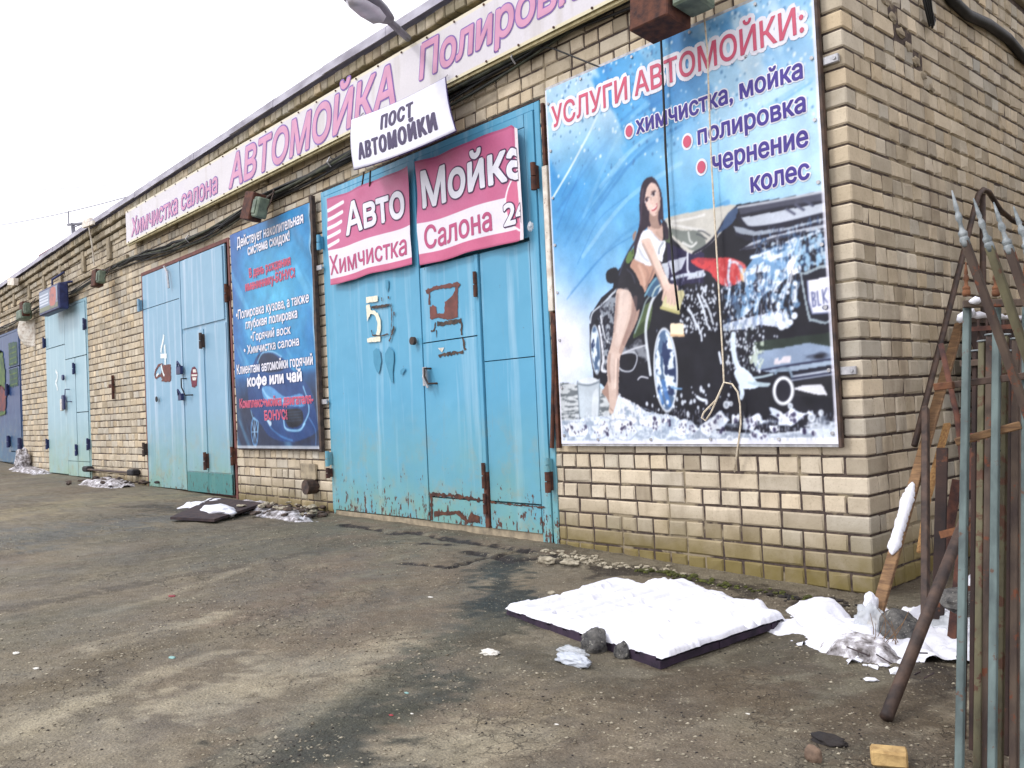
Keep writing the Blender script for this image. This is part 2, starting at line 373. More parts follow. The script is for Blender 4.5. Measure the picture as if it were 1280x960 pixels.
# ------------------------------------------------------------------ raster painter for printed vinyl (flat print as colour attribute)
class Canvas:
    def __init__(s, x0, x1, z0, z1, nx, nz):
        s.x0, s.x1, s.z0, s.z1, s.nx, s.nz = x0, x1, z0, z1, nx, nz
        s.X, s.Z = np.meshgrid(np.linspace(x0, x1, nx), np.linspace(z0, z1, nz))
        s.px = (x1 - x0) / (nx - 1); s.pz = (z1 - z0) / (nz - 1)
        s.c = np.zeros((nz, nx, 3))
        s.u = (s.X - x0) / (x1 - x0); s.v = (s.Z - z0) / (z1 - z0)
    def put(s, mask, col, alpha=1.0):
        col = np.asarray(col, float)
        a = (mask * alpha)[..., None]
        s.c = s.c * (1 - a) + col * a
    def win(s, pts, pad=0.0):
        xs = [p[0] for p in pts]; zs = [p[1] for p in pts]
        i0 = max(0, int((min(xs) - pad - s.x0) / s.px)); i1 = min(s.nx, int((max(xs) + pad - s.x0) / s.px) + 2)
        j0 = max(0, int((min(zs) - pad - s.z0) / s.pz)); j1 = min(s.nz, int((max(zs) + pad - s.z0) / s.pz) + 2)
        return slice(j0, max(j0, j1)), slice(i0, max(i0, i1))
    def smooth(s, pts, n=5, closed=True):
        P = np.array(pts); out = []; m = len(P)
        for i in range(m if closed else m - 1):
            if closed: a, b, c, d = P[(i - 1) % m], P[i], P[(i + 1) % m], P[(i + 2) % m]
            else: a, b, c, d = P[max(i - 1, 0)], P[i], P[i + 1], P[min(i + 2, m - 1)]
            for k in range(n):
                t = k / n
                out.append(0.5 * ((2 * b) + (-a + c) * t + (2 * a - 5 * b + 4 * c - d) * t * t + (-a + 3 * b - 3 * c + d) * t ** 3))
        if not closed: out.append(P[-1])
        return out
    def inside(s, pts, sl):
        X, Z = s.X[sl], s.Z[sl]; r = np.zeros(X.shape, bool); m = len(pts)
        for i in range(m):
            ax, az = pts[i]; bx, bz = pts[(i + 1) % m]
            if az == bz: continue
            c = ((az > Z) != (bz > Z)) & (X < (bx - ax) * (Z - az) / (bz - az) + ax)
            r ^= c
        return r.astype(float)
    def poly(s, pts, col, alpha=1.0, sm=True, fn=None):
        if sm: pts = s.smooth(pts)
        sl = s.win(pts); mk = s.inside(pts, sl) * alpha
        if fn is not None: mk = mk * fn(s.X[sl], s.Z[sl])
        a = mk[..., None]; s.c[sl] = s.c[sl] * (1 - a) + np.asarray(col, float) * a
    def stroke(s, pts, wd, col, alpha=1.0, sm=True, fn=None):
        if sm and len(pts) > 2: pts = s.smooth(pts, 4, False)
        pad = wd if not isinstance(wd, tuple) else max(wd)
        sl = s.win(pts, pad); X, Z = s.X[sl], s.Z[sl]; mk = np.zeros(X.shape); n = len(pts) - 1
        for i in range(n):
            w_ = (wd if not isinstance(wd, tuple) else wd[0] + (wd[1] - wd[0]) * i / max(1, n - 1)) / 2
            ax, az = pts[i]; bx, bz = pts[i + 1]; dx, dz = bx - ax, bz - az; L = dx * dx + dz * dz + 1e-12
            t = np.clip(((X - ax) * dx + (Z - az) * dz) / L, 0, 1)
            d = np.hypot(X - ax - t * dx, Z - az - t * dz)
            mk = np.maximum(mk, np.clip((w_ - d) / s.px + 0.5, 0, 1))
        mk = mk * alpha
        if fn is not None: mk = mk * fn(X, Z)
        a = mk[..., None]; s.c[sl] = s.c[sl] * (1 - a) + np.asarray(col, float) * a
    def ellipse(s, c, rx, rz, col, alpha=1.0, rot=0.0, fn=None, ring=0.0):
        pts = [(c[0] - rx - rz, c[1] - rx - rz), (c[0] + rx + rz, c[1] + rx + rz)]
        sl = s.win(pts); X, Z = s.X[sl] - c[0], s.Z[sl] - c[1]; cr_, sr = math.cos(rot), math.sin(rot)
        U = (X * cr_ + Z * sr) / rx; V = (-X * sr + Z * cr_) / rz; d = np.hypot(U, V)
        k = min(rx, rz) / s.px
        mk = np.clip((1 - d) * k + 0.5, 0, 1)
        if ring: mk = mk * np.clip((d - (1 - ring)) * k + 0.5, 0, 1)
        mk = mk * alpha
        if fn is not None: mk = mk * fn(s.X[sl], s.Z[sl])
        a = mk[..., None]; s.c[sl] = s.c[sl] * (1 - a) + np.asarray(col, float) * a

def photographic(cv, seed=1, amt=.10):
    c = cv.c; p = np.pad(c, ((1, 1), (1, 1), (0, 0)), 'edge')
    c = (4 * c + 1.4 * (p[:-2, 1:-1] + p[2:, 1:-1] + p[1:-1, :-2] + p[1:-1, 2:]) + .6 * (p[:-2, :-2] + p[2:, 2:] + p[:-2, 2:] + p[2:, :-2])) / 12
    n_ = (fbm(cv.X * 9, cv.Z * 9, seed, 5) - .5) * 2 * amt + (fbm(cv.X * 60, cv.Z * 60, seed + 2, 2) - .5) * amt * .4
    c = c * (1 + n_[..., None]) + 12 * (fbm(cv.X * 14, cv.Z * 14, seed + 7, 4) - .5)[..., None] * 2
    p = np.pad(c, ((1, 1), (1, 1), (0, 0)), 'edge'); c = (4 * c + p[:-2, 1:-1] + p[2:, 1:-1] + p[1:-1, :-2] + p[1:-1, 2:]) / 8
    cv.c = 7 + c * (246 / 255)
def print_sheet(name, cv, yfun, mat, parent=None, warp=None):
    nx, nz = cv.nx, cv.nz
    X, Z = cv.X, cv.Z
    Y = yfun(X, Z)
    if warp is not None: X, Z = warp(X, Z)
    co = np.stack([X, Y, Z], -1).reshape(-1, 3).astype(np.float32)
    idx = np.arange(nx * nz).reshape(nz, nx)
    q = np.stack([idx[:-1, :-1], idx[:-1, 1:], idx[1:, 1:], idx[1:, :-1]], -1).reshape(-1, 4)
    me = bpy.data.meshes.new(name)
    me.vertices.add(len(co)); me.vertices.foreach_set('co', co.ravel())
    me.loops.add(q.size); me.loops.foreach_set('vertex_index', q.ravel().astype(np.int32))
    me.polygons.add(len(q)); me.polygons.foreach_set('loop_start', np.arange(0, q.size, 4, dtype=np.int32))
    me.polygons.foreach_set('loop_total', np.full(len(q), 4, dtype=np.int32))
    me.polygons.foreach_set('use_smooth', np.ones(len(q), bool))
    me.update(calc_edges=True)
    ca = me.color_attributes.new('print', 'FLOAT_COLOR', 'POINT')
    c = lin(np.clip(cv.c, 0, 255)).reshape(-1, 3); c = np.concatenate([c, np.ones((len(c), 1))], 1)
    ca.data.foreach_set('color', c.astype(np.float32).ravel())
    me.materials.append(mat)
    o = bpy.data.objects.new(name, me); S.collection.objects.link(o)
    if parent: o.parent = parent
    return o

# ------------------------------------------------------------------ lettering
from mathutils.geometry import delaunay_2d_cdt
def glyphs(body, bold=0.0, shear=0.0, spacing=1.0):
    """outlines of the letters, filled by non-zero winding (the font's strokes overlap)"""
    cu = bpy.data.curves.new('tmp', 'FONT'); cu.body = body; cu.shear = shear; cu.space_character = spacing
    cu.resolution_u = 3; cu.size = 1.0; cu.dimensions = '2D'; cu.fill_mode = 'NONE'
    ob = bpy.data.objects.new('tmp', cu); S.collection.objects.link(ob)
    dg = bpy.context.evaluated_depsgraph_get(); dg.update()
    me = bpy.data.meshes.new_from_object(ob.evaluated_get(dg))
    P = [(v.co.x, v.co.y) for v in me.vertices]; adj = {}
    for e in me.edges: adj.setdefault(e.vertices[0], []).append(e.vertices[1]); adj.setdefault(e.vertices[1], []).append(e.vertices[0])
    seen = set(); loops = []
    for i in range(len(P)):
        if i in seen or i not in adj: continue
        st = [i]; comp = {i}
        while st:
            for k in adj[st.pop()]:
                if k not in comp: comp.add(k); st.append(k)
        seen |= comp; l = [P[k] for k in sorted(comp)]
        l = [p for n_, p in enumerate(l) if n_ == 0 or math.hypot(p[0] - l[n_ - 1][0], p[1] - l[n_ - 1][1]) > 1e-4]
        if len(l) > 2: loops.append(l)
    bpy.data.objects.remove(ob); bpy.data.curves.remove(cu); bpy.data.meshes.remove(me)
    # group overlapping loops letter by letter
    boxes = [(min(p[0] for p in l), max(p[0] for p in l)) for l in loops]; order_ = sorted(range(len(loops)), key=lambda i: boxes[i][0]); groups = []; hi = None
    for i in order_:
        if hi is not None and boxes[i][0] < hi - 0.0: groups[-1].append(i); hi = max(hi, boxes[i][1])
        else: groups.append([i]); hi = boxes[i][1]
    V = []; F = []
    for g in groups:
        pts = []; ed = []
        for i in g:
            n0 = len(pts); m = len(loops[i]); pts += [Vector(p) for p in loops[i]]; ed += [(n0 + k, n0 + (k + 1) % m) for k in range(m)]
        r = delaunay_2d_cdt(pts, ed, [], 0, 1e-5)
        n0 = len(V); V += [(p[0], p[1], 0) for p in r[0]]
        for f in r[2]:
            cx = sum(r[0][k][0] for k in f) / len(f); cy = sum(r[0][k][1] for k in f) / len(f); wn = 0
            for i in g:
                l = loops[i]
                for k in range(len(l)):
                    x0, y0 = l[k]; x1, y1 = l[(k + 1) % len(l)]
                    if (y0 <= cy) != (y1 <= cy):
                        if x0 + (cy - y0) * (x1 - x0) / (y1 - y0) > cx: wn += 1 if y1 > y0 else -1
            if wn: F.append(tuple(n0 + k for k in f))
    me = bpy.data.meshes.new('glyphs'); me.from_pydata(V, [], F); me.update()
    return me
CAPH, XH = 0.727, 0.546
def lettering(name, body, p0, p1, ref='cap', yfun=None, y=0.0, mat=None, bold=0.02, parent=None, shear=0.0,
              spacing=1.0, ref_body=None, lift=0.003, cell=0.06, xclip=None, warp=None, slope=0.0):
    """p0=(x left, z baseline) p1=(x right, z top of the reference letter height)"""
    plain = glyphs(ref_body or body, 0.0, shear, spacing)
    xs = [v.co.x for v in plain.vertices]; xmin, xmax = min(xs), max(xs); bpy.data.meshes.remove(plain)
    sx = (p1[0] - p0[0]) / (xmax - xmin); sz = (p1[1] - p0[1]) / (CAPH if ref == 'cap' else XH)
    me = glyphs(body, 0.0, shear, spacing)
    bm = bmesh.new(); bm.from_mesh(me); bpy.data.meshes.remove(me)
    bmesh.ops.remove_doubles(bm, verts=bm.verts[:], dist=1e-5)
    for v in bm.verts:
        x = p0[0] + (v.co.x - xmin) * sx
        v.co = Vector((x, 0, p0[1] + v.co.y * sz))
    if yfun is not None and cell:
        x0 = min(v.co.x for v in bm.verts); x1 = max(v.co.x for v in bm.verts); z0 = min(v.co.z for v in bm.verts); z1 = max(v.co.z for v in bm.verts)
        for lo, hi, nn in ((x0, x1, (1, 0, 0)), (z0, z1, (0, 0, 1))):
            k = lo + cell
            while k < hi:
                bmesh.ops.bisect_plane(bm, geom=bm.verts[:] + bm.edges[:] + bm.faces[:], plane_co=(k * nn[0], 0, k * nn[2]), plane_no=nn); k += cell
    rr = bold * (p1[1] - p0[1])
    if rr > 0:
        segs = [(e.verts[0].co.copy(), e.verts[1].co.copy()) for e in bm.edges if len(e.link_faces) == 1]
        for i, (a, b_) in enumerate(segs):
            d = b_ - a
            if d.length < 1e-7: continue
            nrm = Vector((-d.z, 0, d.x)).normalized() * rr; yy = 0.00006 * (1 + i % 6)
            q = [bm.verts.new((p.x, yy, p.z)) for p in (a + nrm, b_ + nrm, b_ - nrm, a - nrm)]; bm.faces.new(q)
            if i % 2 == 0 or True:
                yy2 = 0.00006 * (7 + i % 5)
                q = [bm.verts.new((a.x + rr * math.cos(t_), yy2, a.z + rr * math.sin(t_))) for t_ in (0, .785, 1.571, 2.356, 3.142, 3.927, 4.712, 5.498)]; bm.faces.new(q)
    if xclip is not None:
        bmesh.ops.bisect_plane(bm, geom=bm.verts[:] + bm.edges[:] + bm.faces[:], plane_co=(xclip, 0, 0), plane_no=(1, 0, 0), clear_outer=True)
    J = np.array([v.co.y for v in bm.verts])
    X = np.array([v.co.x for v in bm.verts]); Z = np.array([v.co.z for v in bm.verts])
    Y = (yfun(X, Z) if yfun is not None else np.full(X.shape, y)) - lift + J
    if warp is not None: X, Z = warp(X, Z)
    for v, a, bb, c in zip(bm.verts, X, Y, Z): v.co = Vector((a, bb, c))
    for f in bm.faces:
        f.normal_update()
        if f.normal.y > 0: f.normal_flip()
    mo = bpy.data.meshes.new(name); bm.to_mesh(mo); bm.free(); mo.materials.append(mat)
    o = bpy.data.objects.new(name, mo); S.collection.objects.link(o)
    if parent: o.parent = parent
    return o

def ribbon(mb, pts, wd, y, jit=0.0):
    """flat paint stroke on the facade plane"""
    for i in range(len(pts) - 1):
        a = Vector((pts[i][0], 0, pts[i][1])); b = Vector((pts[i + 1][0], 0, pts[i + 1][1])); d = (b - a)
        n = max(1, int(d.length / 0.02)) if jit else 1
        nrm = Vector((-d.z, 0, d.x)).normalized() * wd / 2
        vs = []
        for k in range(n + 1):
            p = a.lerp(b, k / n); j1 = rnd.uniform(-jit, jit); j2 = rnd.uniform(-jit, jit)
            vs += [(p + nrm * (1 + j1 / wd * 2))[:], (p - nrm * (1 + j2 / wd * 2))[:]]
        yy = y - 0.0002 * (i % 3)
        mb.add([(v[0], yy, v[2]) for v in vs], [(2 * k, 2 * k + 1, 2 * k + 3, 2 * k + 2) for k in range(n)])
    return mb
def patch(mb, pts, y, jit=0.0):
    P = []
    m = len(pts)
    for i in range(m):
        a = pts[i]; b = pts[(i + 1) % m]; n = max(1, int(math.hypot(a[0] - b[0], a[1] - b[1]) / 0.02)) if jit else 1
        for k in range(n):
            P.append((a[0] + (b[0] - a[0]) * k / n + rnd.uniform(-jit, jit), y, a[1] + (b[1] - a[1]) * k / n + rnd.uniform(-jit, jit)))
    mb.add(P, [tuple(range(len(P)))]); return mb

# ================================================================== GROUND
DARK_CRACKS = [([(-4.633, -0.374, 0.065), (-4.186, -0.37, 0.062), (-3.738, -0.392, 0.059)], .055), ([(-3.778, -0.269, 0.06), (-3.132, -0.372, 0.055), (-2.596, -0.354, 0.052), (-2.241, -0.372, 0.048)], .05),
               ([(-3.273, -0.681, 0.056), (-2.926, -0.533, 0.054)], .03), ([(-2.668, -1.14, 0.052), (-2.287, -1.034, 0.05), (-2.328, -0.661, 0.05), (-2.282, -0.334, 0.049)], .03), ([(-2.565, -0.604, 0.052), (-2.126, -0.627, 0.044), (-2.002, -0.379, 0.04)], .06)]
def seg_dist(X, Y, pts):
    d = np.full(X.shape, 1e9)
    for i in range(len(pts) - 1):
        ax, ay = pts[i][0], pts[i][1]; bx, by = pts[i + 1][0], pts[i + 1][1]; dx, dy = bx - ax, by - ay
        t = np.clip(((X - ax) * dx + (Y - ay) * dy) / (dx * dx + dy * dy + 1e-9), 0, 1)
        d = np.minimum(d, np.hypot(X - ax - t * dx, Y - ay - t * dy))
    return d
def ground_height(X, Y):
    near = np.clip(1 - (np.hypot(X - 1, Y + 2) - 8) / 10, 0, 1)
    z = base_z(X) + 0.0 * Y
    z = z + 0.035 * (fbm(X * 0.5 + 3, Y * 0.9, 5, 3) - 0.5) * np.clip(-Y - 0.2, 0, 1)
    z = z + near * (0.016 * (fbm(X * 3.5, Y * 5, 11, 3) - 0.5) + 0.010 * (fbm(X * 14, Y * 16, 23, 3) - 0.5))
    for pts, wd in DARK_CRACKS:
        d = seg_dist(X, Y, pts) + 0.03 * (fbm(X * 22, Y * 22, 31, 3) - 0.5)
        z = z - 0.03 * np.clip(1 - d / wd, 0, 1)
    return z
def gh(x, y): return float(ground_height(np.array([x]), np.array([y]))[0])
def ground():
    xs = np.concatenate([-np.geomspace(320, 16, 26), np.arange(-15.8, -5, 0.1), np.arange(-5, 2.2, 0.022), np.arange(2.2, 5, 0.1), np.geomspace(5.2, 320, 24)])
    ys = np.concatenate([-np.geomspace(320, 5.2, 26), np.arange(-5, -3.8, 0.08), np.arange(-3.8, 0.6, 0.022), np.arange(0.6, 3, 0.12), np.geomspace(3.2, 320, 24)])
    X, Y = np.meshgrid(xs, ys); Z = ground_height(X, Y)
    Z = np.where(Y > 0.35, Z - 0.0, Z)
    nx, ny = len(xs), len(ys)
    # surface colours: wet dark asphalt, brown silt, pale dusty tracks running roughly along the row
    ca, sa = math.cos(math.radians(6)), math.sin(math.radians(6))
    U = X * ca - Y * sa; V = X * sa + Y * ca
    n1 = fbm(U * 1.5, V * 0.5, 41, 4); n2 = fbm(U * 6.0, V * 1.6, 51, 4); n3 = fbm(X * 9, Y * 9, 61, 3); n4 = fbm(X * 1.3, Y * 1.3, 71, 4); n5 = fbm(X * 26, Y * 26, 91, 2)
    brown = np.array([116, 109, 94.]); pale = np.array([160, 153, 134.]); dark = np.array([72, 73, 64.]); silt = np.array([106, 96, 84.])
    c = np.ones(X.shape + (3,)) * brown
    k = np.clip((n4 - 0.42) * 3.5, 0, 1)[..., None]; c = c * (1 - k * .7) + silt * k * .7
    def blend(mask, col, a=1.0):
        nonlocal c
        mk = np.clip(mask, 0, 1)[..., None] * a; c = c * (1 - mk) + np.array(col, float) * mk
    blend((n1 - 0.52) * 5 + (n2 - 0.5) * 2.5, dark, .35); blend((n2 - .60) * 6 + (n5 - .5) * 2, pale, .22)
    def streak(pts, wd, col, a, soft=1.6):
        d = seg_dist(X, Y, pts) / (wd * 1.1) + (n2 - 0.5) * 2.2 + (n3 - 0.5) * 1.6 + (n5 - .5) * 1.4; soft = soft * 1.1
        blend((1 - d) * soft, col, a)
    streak([(-2.267, -2.505, 0.049), (-2.183, -2.827, 0.046), (-2.059, -3.178, 0.042)], .10, pale, .75)
    streak([(-1.622, -2.811, 0.026), (-1.506, -3.195, 0.022), (-1.387, -3.493, 0.018), (-1.248, -3.753, 0.013)], .05, pale, .55)
    streak([(-1.095, -2.152, 0.008), (-1.065, -2.502, 0.007), (-1.264, -2.762, 0.014), (-1.06, -3.12, 0.007)], .22, pale, .7)
    streak([(-0.282, -2.93, -0.02), (-0.148, -2.714, -0.025), (-0.024, -2.548, -0.029)], .18, pale, .6)
    streak([(-1.345, -3.659, 0.017), (-0.978, -3.531, 0.004), (-0.7, -3.425, -0.006)], .2, pale, .45)
    streak([(-8.518, -2.278, 0.125), (-9.209, -1.102, 0.137), (-8.805, -0.571, 0.13)], .55, (150, 140, 112), .55)
    streak([(-6.267, -2.735, 0.085), (-6.622, -1.937, 0.092), (-6.746, -0.728, 0.094)], .55, (92, 96, 96), .6)
    streak([(-3.436, -3.309, 0.057), (-3.432, -2.939, 0.057), (-3.516, -2.14, 0.058), (-3.516, -1.252, 0.058)], .09, (78, 72, 64), .6)
    streak([(-1.234, -1.442, 0.013), (-1.038, -2.015, 0.006), (-0.653, -2.724, -0.007), (-0.465, -3.192, -0.014)], .17, dark, .7)
    streak([(-2.126, -0.627, 0.044), (-1.695, -1.146, 0.029), (-1.234, -1.442, 0.013)], .16, (50, 54, 52), .9)
    streak([(-0.336, -2.984, -0.018), (-0.547, -3.233, -0.011)], .16, (66, 64, 58), .8)
    streak([(-1.728, -3.655, 0.03), (-1.804, -3.349, 0.033), (-2.021, -2.943, 0.04)], .16, (92, 82, 66), .45)
    streak([(-0.131, -2.216, -0.025), (0.174, -2.141, -0.031), (0.289, -1.838, -0.032)], .3, (128, 118, 98), .4)
    streak([(0.243, -1.77, -0.032), (0.561, -1.497, -0.034), (0.936, -1.734, -0.036)], .4, (88, 78, 66), .6)
    streak([(-1.803, -0.507, 0.033), (-1.037, -0.277, 0.006), (-0.249, -0.315, -0.021), (0.838, -1.148, -0.036)], .14, (54, 48, 42), .85)
    streak([(-4.994, -0.241, 0.067), (-3.225, -0.299, 0.056), (-2.117, -0.264, 0.044)], .10, (112, 98, 86), .6)
    streak([(-8.008, -0.944, 0.116), (-6.826, -0.781, 0.095)], .2, (60, 56, 50), .7)
    streak([(-3.864, -0.618, 0.06), (-2.626, -1.649, 0.052), (-2.051, -2.41, 0.041)], .22, (116, 103, 90), .5); streak([(-2.71, -0.703, 0.053), (-1.727, -1.898, 0.03), (-1.468, -2.422, 0.021)], .25, (112, 100, 86), .4); streak([(-0.913, -2.559, 0.002), (-0.673, -3.001, -0.007), (-0.519, -3.246, -0.012)], .10, pale, .45); streak([(-0.621, -2.342, -0.008), (-0.484, -2.767, -0.013), (-0.314, -3.082, -0.019)], .14, (60, 62, 54), .7); streak([(-3.566, -1.664, 0.058), (-3.121, -2.302, 0.055), (-2.762, -3.004, 0.053)], .05, pale, .4)
    streak([(-0.931, -1.915, 0.002), (-0.114, -1.975, -0.026), (0.089, -1.542, -0.031), (0.067, -0.814, -0.03)], .12, (80, 74, 62), .6); streak([(0.106, -1.774, -0.031), (0.534, -1.728, -0.034), (0.932, -1.476, -0.036)], .30, (92, 82, 68), .6)
    for pts, wd in DARK_CRACKS: streak(pts, wd, (40, 36, 36), .9, 2.5)
    g = (fbm(X * 30, Y * 30, 81, 2) - 0.5)[..., None] * 26; c = np.clip(c + g, 20, 210)
    co = np.stack([X, Y, Z], -1).reshape(-1, 3).astype(np.float32)
    idx = np.arange(nx * ny).reshape(ny, nx)
    q = np.stack([idx[:-1, :-1], idx[:-1, 1:], idx[1:, 1:], idx[1:, :-1]], -1).reshape(-1, 4)
    me = bpy.data.meshes.new('ground'); me.vertices.add(len(co)); me.vertices.foreach_set('co', co.ravel())
    me.loops.add(q.size); me.loops.foreach_set('vertex_index', q.ravel().astype(np.int32))
    me.polygons.add(len(q)); me.polygons.foreach_set('loop_start', np.arange(0, q.size, 4, dtype=np.int32))
    me.polygons.foreach_set('loop_total', np.full(len(q), 4, dtype=np.int32)); me.polygons.foreach_set('use_smooth', np.ones(len(q), bool))
    me.update(calc_edges=True)
    at = me.color_attributes.new('tone', 'FLOAT_COLOR', 'POINT')
    cl = lin(c).reshape(-1, 3); at.data.foreach_set('color', np.concatenate([cl, np.ones((len(cl), 1))], 1).astype(np.float32).ravel())
    m, t, b = nodes_mat('wet_broken_asphalt'); p = pos(t)
    tone = attr(t, 'tone')
    f1 = noise(t, p, 130, 4, 0.7); f2 = noise(t, p, 38, 5, 0.65); f0 = noise(t, p, 2.5, 5, 0.6)
    vo = N(t, 'ShaderNodeTexVoronoi', Scale=75.0); t.links.new(p, vo.inputs['Vector'])
    col = mix(t, 1.0, tone, ramp(t, f1, [(0.3, (.55, .55, .55, 1)), (0.7, (1.35, 1.33, 1.25, 1))]), 'MULTIPLY')
    col = mix(t, 1.0, col, ramp(t, f0, [(0.3, (.75, .75, .76, 1)), (0.7, (1.12, 1.1, 1.08, 1))]), 'MULTIPLY')
    vc = N(t, 'ShaderNodeTexVoronoi', Scale=11.0); vc.feature = 'DISTANCE_TO_EDGE'
    nn = N(t, 'ShaderNodeTexNoise', Scale=9.0, Detail=4.0); t.links.new(p, nn.inputs['Vector'])
    vm = N(t, 'ShaderNodeVectorMath', operation='MULTIPLY_ADD'); t.links.new(nn.outputs['Color'], vm.inputs[0]); vm.inputs[1].default_value = (.22, .22, .22); t.links.new(p, vm.inputs[2]); t.links.new(vm.outputs[0], vc.inputs['Vector'])
    crk = ramp(t, vc.outputs['Distance'], [(0.0, (1, 1, 1, 1)), (0.035, (0, 0, 0, 1))])
    cmask = ramp(t, noise(t, p, 1.3, 4, 0.6), [(0.50, (0, 0, 0, 1)), (0.60, (1, 1, 1, 1))])
    crk = math_(t, 'MULTIPLY', crk, cmask); col = mix(t, math_(t, 'MULTIPLY', crk, .6), col, L4(52, 46, 40))
    spk = ramp(t, noise(t, p, 62, 2, 0.5), [(0.66, (0, 0, 0, 1)), (0.7, (1, 1, 1, 1))])
    col = mix(t, math_(t, 'MULTIPLY', spk, 0.6), col, L4(172, 164, 140))
    spd = ramp(t, noise(t, p, 48, 3, 0.6), [(0.3, (1, 1, 1, 1)), (0.36, (0, 0, 0, 1))])
    col = mix(t, math_(t, 'MULTIPLY', spd, 0.75), col, L4(40, 36, 32))
    t.links.new(col, b.inputs['Base Color'])
    t.links.new(ramp(t, f0, [(0.35, (.55, .55, .55, 1)), (0.6, (.9, .9, .9, 1))]), b.inputs['Roughness'])
    b.inputs['Specular IOR Level'].default_value = 0.3
    bump(t, b, math_(t, 'ADD', math_(t, 'ADD', f2, math_(t, 'MULTIPLY', vo.outputs['Distance'], 0.6)), math_(t, 'SUBTRACT', f1, math_(t, 'MULTIPLY', crk, 1.2))), 0.8, 0.009)
    me.materials.append(m)
    o = bpy.data.objects.new('ground', me); S.collection.objects.link(o)
    tag(o, 'wet muddy broken asphalt yard in front of the garages', kind='structure')
ground()

# ================================================================== BUILDING
bld = empty('garage_building', (0, 0, 0))
tag(bld, 'long pale brick row of garages with painted steel gates and dark mossy eaves', 'garage row')
ROW, Z0 = 0.104, -0.02
OPEN = [(-5.44, -2.30, 3.29), (-10.55, -7.60, 3.22), (-15.70, -13.14, 3.20), (-20.6, -17.62, 3.15)]
XL, YB, ZT = -25.0, 7.0, 4.46
def zroof(x): return float(np.interp(x, [-30, -20, -15.8, -14, -12.3, -8, -5.4, 0], [4.05, 4.12, 4.22, 4.27, 4.31, 4.36, 4.41, 4.40]))

# walls behind the bricks (mortar)
mb = MB()
edges = [XL] + sorted([v for a, b_, h in OPEN for v in (a, b_)]) + [-0.009]
for i in range(0, len(edges), 2):
    mb.box(edges[i], edges[i + 1], 0.009, 0.38, -0.4, 3.3)
for a, b_, h in OPEN:
    mb.box(a, b_, 0.009, 0.38, h, 3.3)
mb.box(XL, -0.012, 0.009, 0.38, 3.3, 4.08)
wall_f = mb.build('front_wall', M['mortar'], bld)
mb = MB().box(-0.38, -0.009, 0.38, YB, -0.4, 4.26)
wall_s = mb.build('side_wall', M['mortar'], bld)
MB().box(XL, -0.05, 0.39, YB, 4.0, 4.06).build('roof', M['flash'], bld)

# bricks --------------------------------------------------------------
def brick_geo(wd, ht, seed, dep=0.03):
    r = random.Random(seed); c = 0.007
    j = lambda s=0.0022: r.uniform(-s, s)
    x0, x1, z0, z1 = -wd / 2, wd / 2, -ht / 2, ht / 2
    o = [(x0 + j(), dep, z0 + j()), (x1 + j(), dep, z0 + j()), (x1 + j(), dep, z1 + j()), (x0 + j(), dep, z1 + j())]
    ch = [r.uniform(0.5, 1.6) * c for _ in range(4)]
    if r.random() < 0.35: ch[r.randrange(4)] = c * r.uniform(1.8, 4.0)
    mid = [(p[0], c * 1.1 + j(), p[2]) for p in o]
    inn = [(x0 + ch[0], j(), z0 + ch[0]), (x1 - ch[1], j(), z0 + ch[1]), (x1 - ch[2], j(), z1 - ch[2]), (x0 + ch[3], j(), z1 - ch[3])]
    vs = o + mid + inn; fs = [(8, 9, 10, 11)]
    for i in range(4):
        k = (i + 1) % 4
        fs += [(i, k, 4 + k, 4 + i), (4 + i, 4 + k, 8 + k, 8 + i)]
    return vs, fs
def tint_of(seed):
    r = random.Random(seed * 7 + 1); v = r.gauss(1.0, 0.11); wv = r.gauss(0, 0.028)
    if r.random() < 0.06: v *= 0.8
    if r.random() < 0.05: v *= 1.13
    return (v * (1 + wv), v, v * (1 - wv * 1.6), 1)
jobs = []    # (plane, centre along, centre z, width, height, seed)
def fill_row(plane, a, b_, k, z, ht, header, phase):
    wd = 0.120 if header else 0.250; gap = 0.012; x = a
    first = True
    while x < b_ - 0.02:
        w_ = wd if not first else (wd * phase if phase else wd)
        if not header and plane == 's' and rnd.random() < 0.12: w_ = 0.12
        if b_ - x - w_ < 0.05: w_ = b_ - x
        w_ = min(w_, b_ - x)
        jobs.append((plane, x + w_ / 2, z + ht / 2, w_, ht, rnd.randrange(1 << 30))); x += w_ + gap; first = False
rows = []
z = Z0; k = 0
while z < 3.93:
    rows.append((k, z)); z += ROW; k += 1
for k, z in rows:
    ht = ROW - 0.013; header = (k % 2 == 0)
    cw, cdp = (0.12, 0.25) if header else (0.25, 0.12)
    spans = []; x = XL
    for a, b_, h in sorted(OPEN):
        if z < h - 0.03: spans.append((x, a)); x = b_
    spans.append((x, -cw - 0.012))
    for a, b_ in spans:
        if z + ht < float(base_z((a + b_) / 2)) - 0.15: continue
        # lay from the right end so that the corner bonds well
        n0 = len(jobs); fill_row('f', 0, b_ - a, k, z, ht, header, 0.5 if not header and k % 4 == 1 else 0)
        for q in range(n0, len(jobs)):
            p_, s_, zc, w_, h_, sd_ = jobs[q]; jobs[q] = ('f', b_ - s_, zc, w_, h_, sd_)
    fill_row('s', cdp + 0.012, YB, k, z, ht, not header if k % 4 else header, 0.5 if k % 4 == 3 else 0)
    jobs.append(('c', cw, z + ht / 2, cdp, ht, rnd.randrange(1 << 30)))
HIDE = [(-2.20, -0.17, 0.80, 3.30), (-7.45, -5.75, 0.76, 3.18), (-11.0, -0.3, 3.85, 4.15)]
camv = Vector(CAM)
